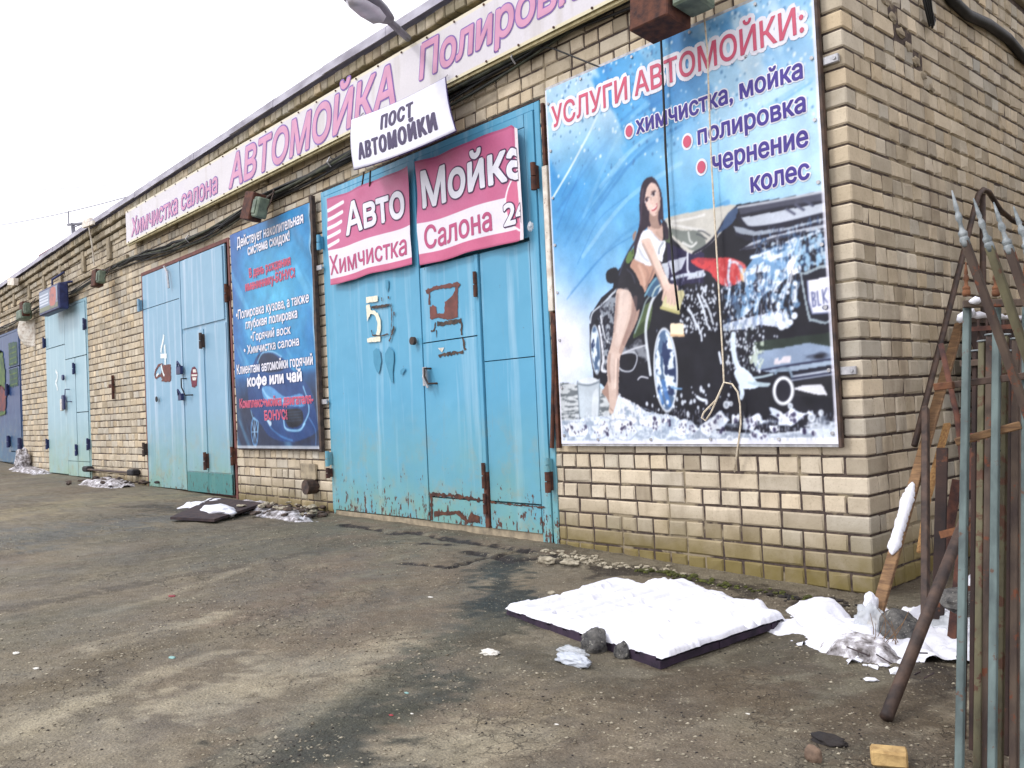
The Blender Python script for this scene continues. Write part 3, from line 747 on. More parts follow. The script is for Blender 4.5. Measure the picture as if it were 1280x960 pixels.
def score(j):
    pl, s_, zc, w_, h_, _ = j
    c = Vector((s_, 0, zc)) if pl == 'f' else (Vector((0, s_, zc)) if pl == 's' else Vector((0, 0, zc)))
    n = Vector((0, -1, 0)) if pl != 's' else Vector((1, 0, 0))
    if pl == 'f':
        for a, b_, c0, c1 in HIDE:
            if a < s_ < b_ and c0 < zc < c1: return -1
    d = camv - c
    local = Mx.inverted() @ c
    if local.z > -0.2: return -1
    u = local.x / -local.z; v_ = local.y / -local.z
    if abs(u) > 0.6 or abs(v_) > 0.45: return -1
    if pl == 's' and s_ > 1.35 and zc < 2.2: return -1
    return w_ * h_ * abs(d.normalized().dot(n)) / d.length_squared
def add_tint(me, cols):
    at = me.color_attributes.new('tint', 'FLOAT_COLOR', 'POINT'); at.data.foreach_set('color', np.array(cols, dtype=np.float32).ravel())
def corner_geo(j):
    pl, cw, zc, cdp, ht, sd_ = j; r = random.Random(sd_); c = 0.008
    j2 = lambda s=0.002: r.uniform(-s, s)
    vs = []; fs = []
    cols_ = [(-cw, .03, 0, -1), (-cw, .008, 0, -1), (-cw + c, 0, 0, -1), (-c, 0, 0, -1), (0, c, 1, 0), (0, cdp - c, 1, 0), (-.008, cdp, 1, 0), (-.03, cdp, 1, 0)]
    vs = []; fs = []; n = len(cols_)
    for (x, y, nx, ny) in cols_:
        jx, jy = j2(), j2()
        for zz, ins in ((-ht / 2, 0.007), (-ht / 2 + c, 0), (ht / 2 - c, 0), (ht / 2, 0.007)):
            vs.append((x - nx * ins + jx, y - ny * ins + jy, zc + zz + j2(0.001)))
    for i in range(n - 1):
        for q in range(3):
            a = i * 4 + q; fs.append((a, a + 4, a + 5, a + 1))
    fs.append(tuple(i2 * 4 + 3 for i2 in range(n))); fs.append(tuple(i2 * 4 for i2 in reversed(range(n))))
    return vs, fs
order = sorted(range(len(jobs)), key=lambda i: -score(jobs[i]))
single = set(i for i in order[:300] if score(jobs[i]) > 0)
cache = {}
stuff_v, stuff_f, stuff_c = [], [], []
def wave(a, zc, pl): return 0.010 * (fbm(np.array([a * .9 + (50 if pl == 's' else 0)]), np.array([zc * 2.3]), 401, 3)[0] - .5)
def damaged(s_, zc):   # the stepped crack high on the side wall
    return abs(zc - (3.5 - 0.62 * (s_ - 0.2))) < 0.06 and 0.35 < s_ < 1.25
for i, j in enumerate(jobs):
    pl, s_, zc, w_, h_, sd_ = j
    if pl != 'c': zc += wave(s_, zc, pl); h_ += random.Random(sd_ + 9).uniform(-.003, .0025)
    if pl == 's' and s_ > 0.3 and damaged(s_, zc) and random.Random(sd_).random() < 0.55: 
        dy = 0.012
    else: dy = random.Random(sd_ + 5).uniform(-0.0025, 0.003)
    if pl == 'c':
        vs, fs = corner_geo(j); tc_ = tint_of(sd_)
        if i in single:
            vs2 = [(a, b_, c - zc) for a, b_, c in vs]
            o = mesh_obj('brick', vs2, fs, M['brick'], bld); o.location = (0, 0, zc); add_tint(o.data, [tc_] * len(vs2))
        else:
            n = len(stuff_v); stuff_v += vs; stuff_f += [tuple(q + n for q in f) for f in fs]; stuff_c += [tc_] * len(vs)
        continue
    if i in single:
        key = (round(w_, 2), sd_ % 14)
        if key not in cache:
            vs, fs = brick_geo(key[0] if abs(w_ - key[0]) < 0.004 else w_, h_, hash(key) & 0xffff)
            me = bpy.data.meshes.new('brick'); me.from_pydata(vs, [], fs); me.materials.append(M['brick']); me.update(); add_tint(me, [tint_of(key[1] * 31 + int(w_ * 100))] * len(vs)); cache[key] = (me, w_)
        me, wref = cache[key]
        o = bpy.data.objects.new('brick', me); S.collection.objects.link(o); o.parent = bld
        o.scale = (w_ / wref, 1, 1)
        if pl == 'f': o.location = (s_, dy, zc)
        else: o.location = (-dy, s_, zc); o.rotation_euler = (0, 0, math.pi / 2)
    else:
        vs, fs = brick_geo(w_, h_, sd_); tc_ = tint_of(sd_); n = len(stuff_v)
        if pl == 'f': stuff_v += [(s_ + a, b_ + dy, zc + c) for a, b_, c in vs]
        else: stuff_v += [(-(b_ + dy), s_ + a, zc + c) for a, b_, c in vs]
        stuff_f += [tuple(q + n for q in f) for f in fs]; stuff_c += [tc_] * len(vs)
bs = mesh_obj('brick_courses', stuff_v, stuff_f, M['brick'], bld); add_tint(bs.data, stuff_c); bs['kind'] = 'stuff'

# eaves: two corbelled courses with real bricks, flashing on top --------
mb = MB(); cv_, cf_, cc_ = [], [], []
def corbel(z0, z1, yout, wd, along='f', a=XL, b_=0.0):
    x = a
    while x < b_:
        w_ = wd - 0.012; sd_ = rnd.randrange(1 << 30); vs, fs = brick_geo(w_, z1 - z0, sd_, 0.12); n = len(cv_)
        dz = zroof(x) - zroof(0) if along == 'f' else 0
        jz = rnd.uniform(-0.004, 0.004); jy = rnd.uniform(-0.006, 0.006)
        if along == 'f': cv_.extend([(x + wd / 2 + p[0], p[1] - yout + jy, (z0 + z1) / 2 + p[2] + dz + jz) for p in vs])
        else: cv_.extend([(yout - p[1] + jy, x + wd / 2 + p[0], (z0 + z1) / 2 + p[2] + jz) for p in vs])
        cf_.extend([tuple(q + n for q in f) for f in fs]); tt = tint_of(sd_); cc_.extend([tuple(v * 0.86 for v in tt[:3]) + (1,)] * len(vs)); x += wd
corbel(3.975, 4.065, 0.03, 0.262); corbel(4.085, 4.175, 0.065, 0.262); corbel(4.20, 4.298, 0.105, 0.132)
corbel(3.975, 4.065, 0.03, 0.262, 's', 0, YB); corbel(4.085, 4.175, 0.065, 0.262, 's', 0, YB); corbel(4.20, 4.298, 0.105, 0.132, 's', -0.1, YB)
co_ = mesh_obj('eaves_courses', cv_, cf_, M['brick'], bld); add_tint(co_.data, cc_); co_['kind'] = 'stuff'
# flashing follows the slightly sagging roof line; separate sheets with overlaps
n = 24
for i in range(n):
    xa = XL + (0.17 - XL) * i / n; xb = XL + (0.17 - XL) * (i + 1) / n + 0.03
    m2 = MB(); za, zb = zroof(xa), zroof(xb); e = 0.004 * (i % 2)
    vs = []
    for x, zt in ((xa, za), (xb, zb)):
        for y, dz in ((-0.150 - e, -0.085), (-0.145 - e, -0.005), (-0.12, 0.01 + e), (0.5, 0.015 + e), (0.5, -0.02), (-0.10, -0.02), (-0.130, -0.08)):
            vs.append((x, y, zt + dz + rnd.uniform(-0.006, 0.006)))
    fs = [(q, (q + 1) % 7, (q + 1) % 7 + 7, q + 7) for q in range(7)] + [tuple(range(6, -1, -1)), tuple(range(7, 14))]
    m2.add(vs, fs); m2.build('roof_flashing', M['flash'], bld)
MB().box(0.02, 0.15, 0.0, YB, 4.33, 4.41).build('roof_flashing', M['flash'], bld)
# soffit filler behind corbels (dark)
MB().box(XL, -0.02, 0.03, 0.3, 3.95, 4.10).build('eaves_core', M['mortar'], bld)
# vertical strips in the frieze
for x in (-11.84, -13.16, -14.5, -15.6, -16.68, -17.9, -19.1, -10.5, -9.2, -7.9, -6.6):
    MB().box(x - 0.07, x + 0.07, -0.045, -0.003, 3.62, 3.965, 0.006).build('frieze_strip', M['concrete'], bld)
# string ledge under the frieze
mb = MB(); x = XL
while x < -11.2:
    mb.box(x, x + 0.98, -0.05 + rnd.uniform(-.004, .004), -0.004, 3.50, 3.57, 0.006); x += 1.0
mb.build('string_course', M['concrete'], bld)
# white down drip on the roof edge + rainwater bracket
MB().tube([(-12.212, -0.2, 4.189), (-12.284, -0.14, 3.929), (-12.4, -0.08, 3.607)], 0.014).build('drain_strip', M['whitepaint'], bld)
MB().beam((-12.497, -0.2, 4.243), (-11.968, -0.2, 4.206), 0.04, 0.06).build('drain_bracket', M['whitepaint'], bld)
MB().beam((-17.342, -0.22, 4.03), (-16.825, -0.22, 3.958), 0.08, 0.14).build('downpipe_head', M['whitepaint'], bld)

# chimney with red cap ------------------------------------------------
cx0 = (-19.16, 0.9, 5.303)
mb = MB(); chb = MB()
for r_ in range(9):
    for q in range(5):
        for (fx, fy, ln, ax) in ((0, 0, 1.1, 'x'),):
            mb.box(cx0[0] + q * 0.26 + (0.13 if r_ % 2 else 0), cx0[0] + q * 0.26 + 0.248 + (0.13 if r_ % 2 else 0), 0.9, 1.6, 3.9 + r_ * 0.1, 3.99 + r_ * 0.1, 0.006, 0.002)
zc_ = cx0[2]
chim = mb.build('chimney', M['concrete'], bld)
o = MB().box(cx0[0] - 0.15, cx0[0] + 1.6, 0.8, 1.7, 4.78, 4.98, 0.01).build('chimney_cap', M['redroof'], chim)

# gates -----------------------------------------------------------------
def sheet(name, x0, x1, z0, z1, y, mat, parent, th=0.02, dent=0.004, nx=None, nz=None, seed=1):
    """thin steel plate with slight waviness"""
    nx = nx or max(2, int((x1 - x0) / 0.12)); nz = nz or max(2, int((z1 - z0) / 0.2))
    vs = []; fs = []
    for jz in range(nz + 1):
        for ix in range(nx + 1):
            x = x0 + (x1 - x0) * ix / nx; z_ = z0 + (z1 - z0) * jz / nz
            edge = (ix in (0, nx)) or (jz in (0, nz))
            d = 0 if edge else dent * (mnoise.noise(Vector((x * 2.2 + seed, 0, z_ * 1.4))) )
            vs.append((x, y + d, z_))
    for jz in range(nz):
        for ix in range(nx):
            a = jz * (nx + 1) + ix; fs.append((a, a + 1, a + nx + 2, a + nx + 1))
    m = MB().add(vs, fs)
    # rim
    rim = [(x0, z0), (x1, z0), (x1, z1), (x0, z1)]
    n = len(m.v)
    m.v += [(p[0], y, p[1]) for p in rim] + [(p[0], y + th, p[1]) for p in rim]
    for i in range(4):
        k_ = (i + 1) % 4; m.f.append((n + i, n + 4 + i, n + 4 + k_, n + k_))
    m.f.append((n + 4, n + 7, n + 6, n + 5))
    o = m.build(name, mat, parent, True)
    me = o.data
    if hasattr(me, 'set_sharp_from_angle'): me.set_sharp_from_angle(angle=math.radians(35))
    return o
def hinge(parent, x, z_, y=-0.06, mat='rust', ht=0.16, r=0.022):
    mb = MB().tube([(x, y, z_ - ht / 2), (x, y, z_ - 0.005)], r, 10).tube([(x, y, z_ + 0.003), (x, y, z_ + ht / 2)], r * 0.92, 10)
    mb.box(x - 0.008, x + 0.008, y, y + 0.05, z_ - ht * 0.42, z_ + ht * 0.42)
    return mb.build('hinge', M[mat], parent)
def handle(parent, x, z_, y=-0.05, dx=0.05, h=0.16, mat='dark'):
    return MB().tube([(x, y + .03, z_ + h / 2), (x, y - .04, z_ + h / 2), (x + dx * .2, y - .05, z_), (x + dx, y - .045, z_ - h / 2), (x + dx * 1.6, y + .03, z_ - h / 2)], 0.009, 8).build('handle', M[mat], parent)

# gate 5
def gate_frame(name, a, b_, z0, z1, mat, fw=0.05, y=-0.006):
    mb = MB().box(a, a + fw, y, 0.2, z0, z1, 0.004).box(b_ - fw, b_, y, 0.2, z0, z1, 0.004).box(a + fw, b_ - fw, y, 0.2, z1 - fw, z1, 0.004)
    mb.box(a + fw, b_ - fw, 0.06, 0.1, z0, z1 - fw)
    return mb.build(name, mat, bld)
gL, gR = -5.44, -2.30
g5 = gate_frame('gate', gL, gR, 0.0, 3.28, M['gate5'], 0.055); g5['label'] = 'bright turquoise double gate painted with the number 5'
GY = -0.012
sheet('leaf', -5.385, -4.145, 0.12, 3.22, GY, M['gate5'], g5, seed=3)
sheet('overlap_strip', -4.140, -3.885, 0.12, 3.22, GY - 0.006, M['gate5'], g5, seed=4)
sheet('overlap_strip', -3.880, -3.825, 0.12, 3.22, GY - 0.014, M['gate5'], g5, seed=5)
sheet('upper_panel', -3.82, -2.46, 2.30, 3.12, GY, M['gate5'], g5, seed=6)
sheet('upper_panel', -3.82, -2.46, 3.125, 3.22, GY - 0.004, M['gate5'], g5, seed=7)
sheet('wicket_door', -3.815, -3.095, 1.632, 2.27, GY - 0.008, M['gate5'], g5, seed=8)
sheet('wicket_door', -3.815, -3.095, 0.325, 1.622, GY - 0.008, M['gate5'], g5, seed=9)
sheet('side_panel', -3.025, -2.46, 1.418, 2.27, GY - 0.004, M['gate5'], g5, seed=10)
sheet('side_panel', -3.025, -2.46, 0.325, 1.410, GY - 0.004, M['gate5'], g5, seed=11)
sheet('kick_plate', -3.815, -3.095, 0.11, 0.312, GY - 0.006, M['gate5'], g5, seed=12)
sheet('kick_plate', -3.025, -2.46, 0.11, 0.312, GY - 0.006, M['gate5'], g5, seed=13)
sheet('jamb_strip', -2.452, -2.36, 0.05, 3.22, GY - 0.004, M['gate5'], g5, seed=14)
MB().box(-3.082, -3.040, GY - 0.02, 0.02, 0.11, 2.27, 0.003).build('mullion', M['gate5'], g5)
# dark gap behind the panels is the frame's own back sheet, further in
MB().box(gL + 0.06, gR - 0.06, -0.008, 0.05, 0.0, 0.11).build('threshold', M['concrete'], g5)
hinge(g5, -3.06, 2.03, -0.05, 'rust', .2, .016); hinge(g5, -3.06, 0.52, -0.05, 'rust', .2, .016); hinge(g5, -3.06, 0.30, -0.05, 'rust', 0.16, .015)
hinge(g5, -5.42, 2.77, -0.06, 'gate5', 0.15); hinge(g5, -5.42, 0.62, -0.06, 'gate5', 0.15); hinge(g5, -5.42, 0.48, -0.06, 'rust', 0.1)
hinge(g5, -2.335, 2.72, -0.06, 'rust', 0.2); hinge(g5, -2.335, 0.62, -0.06, 'gate5', 0.1); hinge(g5, -2.335, 0.50, -0.06, 'rust', 0.16)
MB().tube([(-3.905, -0.045, 1.655), (-3.905, -0.075, 1.655)], 0.035, 16).build('lock_cap', M['rust_tube'], g5)
handle(g5, -3.72, 1.34, -0.05, 0.05, 0.13, 'rust_tube')
MB().box(-3.79, -3.735, -0.062, -0.045, 1.26, 1.42, 0.003).tube([(-3.75, -0.06, 1.4), (-3.74, -0.09, 1.33), (-3.70, -0.075, 1.24)], 0.011).build('latch', M['steel'], g5)
DY = GY - 0.012
mb = MB(); patch(mb, [(-4.662,2.130),(-4.475,2.122),(-4.475,2.067),(-4.666,2.077)], DY, .003); patch(mb, [(-4.667,2.058),(-4.604,2.055),(-4.595,2.003),(-4.540,1.991),(-4.480,1.961),(-4.444,1.906),(-4.439,1.837),(-4.450,1.792),(-4.469,1.750),(-4.527,1.756),(-4.506,1.809),(-4.494,1.865),(-4.514,1.925),(-4.557,1.958),(-4.605,1.963),(-4.662,1.906),(-4.667,1.941)], DY - .0004, .004)
patch(mb, [(-4.674,1.746),(-4.455,1.749),(-4.457,1.699),(-4.672,1.708)], DY - .0002, .003)
mb.build('painted_number', M['cream'], g5)
mb = MB(); ribbon(mb, [(-4.579,2.022),(-4.285,2.013)], .022, DY - .001, .006); ribbon(mb, [(-4.261,2.027),(-4.261,1.864),(-4.286,1.742)], .010, DY - .0012, .006); ribbon(mb, [(-4.220,1.943),(-4.222,1.910)], .02, DY - .001, .004)
ribbon(mb, [(-4.231,1.816),(-4.265,1.752),(-4.319,1.689)], .022, DY - .0014, .009); ribbon(mb, [(-4.595,1.817),(-4.583,1.770),(-4.445,1.748),(-4.324,1.755)], .012, DY - .0011, .004); ribbon(mb, [(-4.409,2.096),(-4.406,2.061)], .012, DY - .001, .004); ribbon(mb, [(-4.299,2.093),(-4.301,2.071)], .02, DY - .001, .004)
mb.build('paint_scar', M['rust_tube'], g5)
for pts_, dd in (([(-4.582,1.620),(-4.525,1.644),(-4.466,1.605),(-4.456,1.518),(-4.484,1.440),(-4.508,1.401),(-4.550,1.444),(-4.582,1.515)], .0006), ([(-4.393,1.582),(-4.322,1.644),(-4.257,1.594),(-4.253,1.515),(-4.281,1.405),(-4.282,1.315),(-4.313,1.322),(-4.350,1.409),(-4.392,1.514)], .0006), ([(-4.154,1.414),(-4.095,1.438),(-4.078,1.420),(-4.129,1.374),(-4.153,1.381)], .008), ([(-4.338,2.246),(-4.289,2.239),(-4.288,2.171),(-4.316,2.129),(-4.337,2.177)], .0006)):
    patch(MB(), pts_, DY - dd, .002).build('overpaint_patch', M['tealpaint'], g5)
D2 = GY - 0.0115
mb = MB(); patch(mb, [(-3.699,1.826),(-3.692,1.926),(-3.651,1.937),(-3.609,1.916),(-3.596,1.859),(-3.503,1.849),(-3.485,1.943),(-3.403,1.969),(-3.350,2.024),(-3.348,2.045),(-3.307,2.044),(-3.325,1.796),(-3.465,1.796),(-3.581,1.824),(-3.668,1.817)], D2, .005)
ribbon(mb, [(-3.721,2.068),(-3.564,2.076),(-3.314,2.063)], .03, D2 - .0005, .007); ribbon(mb, [(-3.700,2.055),(-3.689,2.016),(-3.698,1.943)], .02, D2 - .0008, .008); patch(mb, [(-3.747,2.072),(-3.702,2.087),(-3.668,2.061),(-3.688,2.037),(-3.731,2.043)], D2 - .001, .004); patch(mb, [(-3.362,2.083),(-3.312,2.091),(-3.269,2.060),(-3.300,2.038),(-3.348,2.050)], D2 - .001, .004)
mb.build('primer_patch', M['red_brown'], g5)
mb = MB(); ribbon(mb, [(-3.602,1.773),(-3.451,1.763),(-3.279,1.766)], .028, D2 - .001, .01); ribbon(mb, [(-3.284,1.761),(-3.279,1.649)], .02, D2 - .0012, .009)
ribbon(mb, [(-3.619,1.786),(-3.640,1.725),(-3.693,1.724)], .014, D2 - .001, .009); ribbon(mb, [(-3.616,1.722),(-3.617,1.659)], .010, D2 - .001, .004)
ribbon(mb, [(-3.280,1.634),(-3.260,1.566),(-3.247,1.524)], .02, D2 - .0012, .009); ribbon(mb, [(-3.604,1.506),(-3.435,1.508),(-3.272,1.516)], .026, D2 - .001, .009)
mb.build('scraped_outline', M['rust_tube'], g5)
MB().add([(p[0], D2 - .002, p[1]) for p in [(-3.605,1.569),(-3.518,1.567),(-3.551,1.528)]], [(0, 1, 2)]).build('paper_scrap', M['paper'], g5)
mb = MB(); D3 = GY - 0.0095
ribbon(mb, [(-3.814,0.335),(-3.508,0.340),(-3.143,0.323)], .03, D3, .012); ribbon(mb, [(-3.790,0.336),(-3.796,0.119)], .035, D3 - .0004, .012); patch(mb, [(-3.764,0.193),(-3.517,0.208),(-3.404,0.223),(-3.314,0.152),(-3.268,0.223),(-3.165,0.187),(-3.155,0.137),(-3.329,0.133),(-3.462,0.190),(-3.634,0.169),(-3.767,0.148)], D3 - .0008, .006)
ribbon(mb, [(-3.027,0.312),(-2.732,0.306),(-2.411,0.305)], .012, D3, .006); mb.build('rust_streak', M['rust'], g5)
MB().box(-3.083, -3.039, GY - 0.0215, 0.0, 0.11, 0.55, 0.003).build('rusted_mullion_foot', M['rust'], g5)

# gate 4
g4 = gate_frame('gate', -10.55, -7.60, 0.1, 3.22, M['red_brown'], 0.05); g4['label'] = 'pale blue double gate painted with the number 4'
sheet('leaf', -10.49, -9.135, 0.16, 2.675, GY, M['gate4'], g4, seed=21)
sheet('upper_panel', -10.49, -9.135, 2.685, 3.16, GY, M['gate4'], g4, seed=22)
sheet('overlap_strip', -9.13, -9.085, 0.16, 3.16, GY - 0.01, M['gate4'], g4, seed=23)
sheet('upper_panel', -9.05, -7.76, 2.26, 3.14, GY - 0.014, M['gate4'], g4, seed=24)
MB().box(-9.08, -7.72, -0.009, 0.01, 0.16, 3.16).build('leaf_back', M['gate4'], g4)
sheet('wicket_door', -9.06, -8.405, 0.41, 2.20, GY - 0.008, M['gate4'], g4, seed=25)
sheet('side_panel', -8.355, -7.74, 0.41, 2.22, GY - 0.008, M['gate4'], g4, seed=26)
sheet('kick_plate', -9.06, -8.40, 0.15, 0.395, GY - 0.006, M['gate4low'], g4, seed=27)
sheet('kick_plate', -8.39, -7.72, 0.15, 0.395, GY - 0.006, M['gate4low'], g4, seed=28)
hinge(g4, -8.38, 2.05, -0.065, 'rust_tube', 0.2); hinge(g4, -8.38, 0.55, -0.065, 'rust', 0.22)
hinge(g4, -10.53, 2.75, -0.06, 'gate4', 0.18); hinge(g4, -10.53, 0.68, -0.06, 'rust_tube', 0.2)
hinge(g4, -7.63, 2.55, -0.05, 'rust', 0.22, 0.02); hinge(g4, -7.63, 0.62, -0.05, 'rust', 0.22, 0.02)
handle(g4, -8.98, 1.50, -0.05, 0.12, 0.22)
MB().box(-9.16, -9.02, -0.085, -0.045, 1.67, 1.78, 0.006).tube([(-9.12, -.08, 1.77), (-9.09, -.09, 1.84), (-9.03, -.08, 1.78)], .012).build('lock', M['blueframe'], g4)
MB().box(-9.13, -9.02, -0.085, -0.045, 1.33, 1.42, 0.006).tube([(-9.12, -.08, 1.40), (-9.08, -.1, 1.47), (-9.03, -.08, 1.40)], .012).build('padlock', M['blueframe'], g4)
MB().tube([(-10.0, -0.04, 1.38), (-10.0, -0.048, 1.38)], 0.04, 10).build('peephole', M['dark'], g4)
DY = GY - 0.003
mb = MB(); ribbon(mb, [(-9.728,2.253),(-9.759,2.182),(-9.837,2.079),(-9.853,2.016)], .05, DY); patch(mb, [(-9.874,2.003),(-9.643,1.986),(-9.649,1.922),(-9.880,1.939)], DY - .0007); ribbon(mb, [(-9.704,2.113),(-9.701,1.958),(-9.712,1.840)], .05, DY - .0012)
mb.build('painted_number', M['white_num'], g4)
mb = MB(); patch(mb, [(-9.790,1.845),(-9.514,1.831),(-9.528,1.603),(-9.715,1.603),(-9.910,1.623),(-9.833,1.655),(-9.928,1.698),(-9.875,1.731)], DY - .0004, .012); ribbon(mb, [(-9.814,1.852),(-9.964,1.848),(-10.084,1.781),(-10.117,1.708),(-10.068,1.678),(-9.927,1.707)], .035, DY - .0006, .006); mb.build('graffiti', M['red_brown'], g4)
mb = MB(); ribbon(mb, [(-9.864,1.850),(-9.801,1.727),(-9.756,1.688)], .035, DY - .0016); ribbon(mb, [(-9.962,1.737),(-10.053,1.705)], .03, DY - .0016); mb.build('graffiti_stroke', M['white_num'], g4)
DY = GY - 0.011
mb = MB(); patch(mb, [(-8.776,1.743),(-8.700,1.751),(-8.639,1.717),(-8.604,1.639),(-8.629,1.589),(-8.648,1.505),(-8.724,1.479),(-8.809,1.496),(-8.841,1.618),(-8.824,1.686)], DY - .0002, .003); st = mb.build('sticker', M['redroof'], g4)
mb = MB(); patch(mb, [(-8.756,1.716),(-8.661,1.710),(-8.643,1.671),(-8.750,1.673)], DY - .0010); patch(mb, [(-8.805,1.655),(-8.614,1.643),(-8.622,1.623),(-8.801,1.629)], DY - .001); patch(mb, [(-8.787,1.615),(-8.649,1.607),(-8.673,1.570),(-8.769,1.575)], DY - .001); mb.build('sticker_print', M['paper'], g4)
MB().tube([(-9.396, -0.05, 2.848), (-9.433, -0.05, 3.068), (-9.54, -0.05, 3.16)], 0.015).build('top_bolt', M['steel'], g4)

# gate 2
g2 = gate_frame('gate', -15.70, -13.14, 0.15, 3.20, M['gate2'], 0.05); g2['label'] = 'greyish blue double gate painted with the number 2'
sheet('leaf', -15.64, -14.435, 0.22, 2.515, GY, M['gate2'], g2, seed=31)
sheet('upper_panel', -15.64, -14.435, 2.53, 3.14, GY, M['gate2'], g2, seed=32)
sheet('upper_panel', -14.40, -13.20, 2.25, 3.14, GY - .006, M['gate2'], g2, seed=33)
sheet('wicket_door', -14.40, -13.845, 0.46, 2.235, GY - .008, M['gate2'], g2, seed=34)
sheet('side_panel', -13.82, -13.20, 1.30, 2.235, GY - .006, M['gate2'], g2, seed=35)
sheet('side_panel', -13.82, -13.20, 0.46, 1.285, GY - .006, M['gate2'], g2, seed=36)
sheet('kick_plate', -14.40, -13.84, 0.2, 0.45, GY - .006, M['gate2'], g2, seed=37)
sheet('kick_plate', -13.82, -13.20, 0.2, 0.45, GY - .006, M['gate2'], g2, seed=38)
for x, z_ in ((-15.67, 2.65), (-15.67, 0.75), (-13.17, 2.75), (-13.17, 0.75), (-13.83, 2.05), (-13.83, 0.65)): hinge(g2, x, z_, -0.05, 'blueframe', 0.2, 0.02)
MB().box(-14.50, -14.36, -0.08, -0.045, 1.36, 1.62, 0.01).build('padlock', M['blueframe'], g2)
MB().box(-14.56, -14.47, -0.09, -0.045, 1.34, 1.55, 0.01).build('lock_tag', M['paper'], g2)
handle(g2, -14.2, 1.6, -0.05, 0.08, 0.22, 'blueframe')
MB().tube([(-14.44, -0.04, 1.93), (-14.44, -0.07, 1.93)], 0.05, 12).build('lock_cap', M['blueframe'], g2)
mb = MB()
ribbon(mb, [(-15.054,2.094),(-14.933,2.014),(-14.968,1.928),(-15.078,1.876),(-14.985,1.783),(-14.965,1.724)], .06, GY - .003); mb.build('painted_number', M['white_num'], g2)

# blue gate
gb = gate_frame('gate', -20.6, -17.62, 0.3, 3.14, M['gateblue'], 0.05); gb['label'] = 'dark blue gate with green and red graffiti at the far end'
sheet('leaf', -20.54, -18.62, 0.36, 3.08, GY, M['gateblue'], gb, seed=41)
sheet('wicket_door', -18.60, -17.69, 0.6, 2.35, GY - .006, M['gateblue'], gb, seed=42)
sheet('upper_panel', -18.60, -17.69, 2.37, 3.08, GY - .006, M['gateblue'], gb, seed=43)
sheet('kick_plate', -18.60, -17.69, 0.36, 0.58, GY - .006, M['gateblue'], gb, seed=44)
for x, z_ in ((-17.66, 0.75), (-18.61, 0.8), (-18.61, 1.9)): hinge(gb, x, z_, -0.065, 'blueframe', 0.25, 0.035)
M['mural_green'] = pm('mural_green', L4(84, 108, 44), L4(40, 70, 44), 5, 0.6, 0.1)
M['mural_dark'] = pm('mural_dark_green', L4(46, 80, 60), L4(30, 58, 60), 5, 0.6, 0.1)
M['mural_red'] = pm('mural_red', L4(120, 52, 44), L4(84, 44, 56), 5, 0.6, 0.1)
mb = MB(); patch(mb, [(-20.4, 1.75), (-19.2, 1.72), (-18.95, 1.9), (-18.9, 2.3), (-19.1, 2.75), (-19.4, 2.8), (-20.4, 2.7)], GY - .012, .03); mb.build('mural', M['mural_green'], gb)
mb = MB(); patch(mb, [(-20.45, 1.45), (-19.0, 1.45), (-18.8, 1.85), (-19.2, 2.02), (-20.4, 1.95)], GY - .016, .03); mb.build('mural', M['mural_red'], gb)
mb = MB(); patch(mb, [(-18.52, 1.95), (-17.8, 1.95), (-17.8, 2.32), (-18.52, 2.32)], GY - .012, .02); patch(mb, [(-18.52, 2.4), (-17.8, 2.4), (-17.8, 2.85), (-18.52, 2.9)], GY - .0121, .02); mb.build('mural', M['mural_dark'], gb)
mb = MB()
for i in range(8):
    z_ = 1.99 + i * 0.11
    if 2.29 < z_ < 2.42: continue
    ribbon(mb, [(-18.45, z_), (-17.85, z_ + .015)], .03, GY - .0145)
mb.build('mural', M['mural_green'], gb)
mb = MB(); patch(mb, [(-20.4, 1.36), (-19.0, 1.38), (-18.95, 1.46), (-20.4, 1.45)], GY - .018, .02); mb.build('mural', M['mural_green'], gb)

# small things fixed to the wall (parts of the building)
MB().tube([(-2.315, -0.02, 0.739), (-2.208, -0.03, 1.703)], 0.016).build('conduit', M['rust'], bld)
mb = MB().box(-2.262, -2.232, -0.03, -0.004, 0.74, 1.72, 0.003); mb.build('angle_iron', M['rust'], bld)
MB().box(-2.275, -2.225, -0.034, -0.006, 1.725, 2.78, 0.004).build('angle_iron', M['whitepaint'], bld)
MB().box(-2.262, -2.235, -0.03, -0.004, 2.785, 3.24, 0.003).build('angle_iron', M['rust'], bld)
MB().beam((-12.02, -0.03, 1.66), (-11.84, -0.03, 1.66), 0.03, 0.05).beam((-11.86, -0.03, 1.45), (-11.86, -0.03, 1.82), 0.035, 0.035).build('wall_bracket', M['rust'], bld)
# vent stub
MB().tube([(-5.78, -0.12, 0.33), (-5.78, 0.02, 0.33)], 0.075, 14).build('vent_stub', M['rust_tube'], bld)
MB().box(-6.02, -5.72, -0.035, -0.003, 0.40, 0.56, 0.008, 0.004).build('mortar_lump', M['concrete'], bld)
# mortar smears along the crack
mb = MB()
for k_ in range(9):
    s_ = 0.35 + k_ * 0.1; zc = 3.5 - 0.62 * (s_ - 0.2)
    bb = blob((-0.004, s_, zc), (0.012, 0.05, 0.03), k_, 2, .5); mb.add(bb.v, bb.f)
mb.build('cement_smear', M['concrete'], bld)

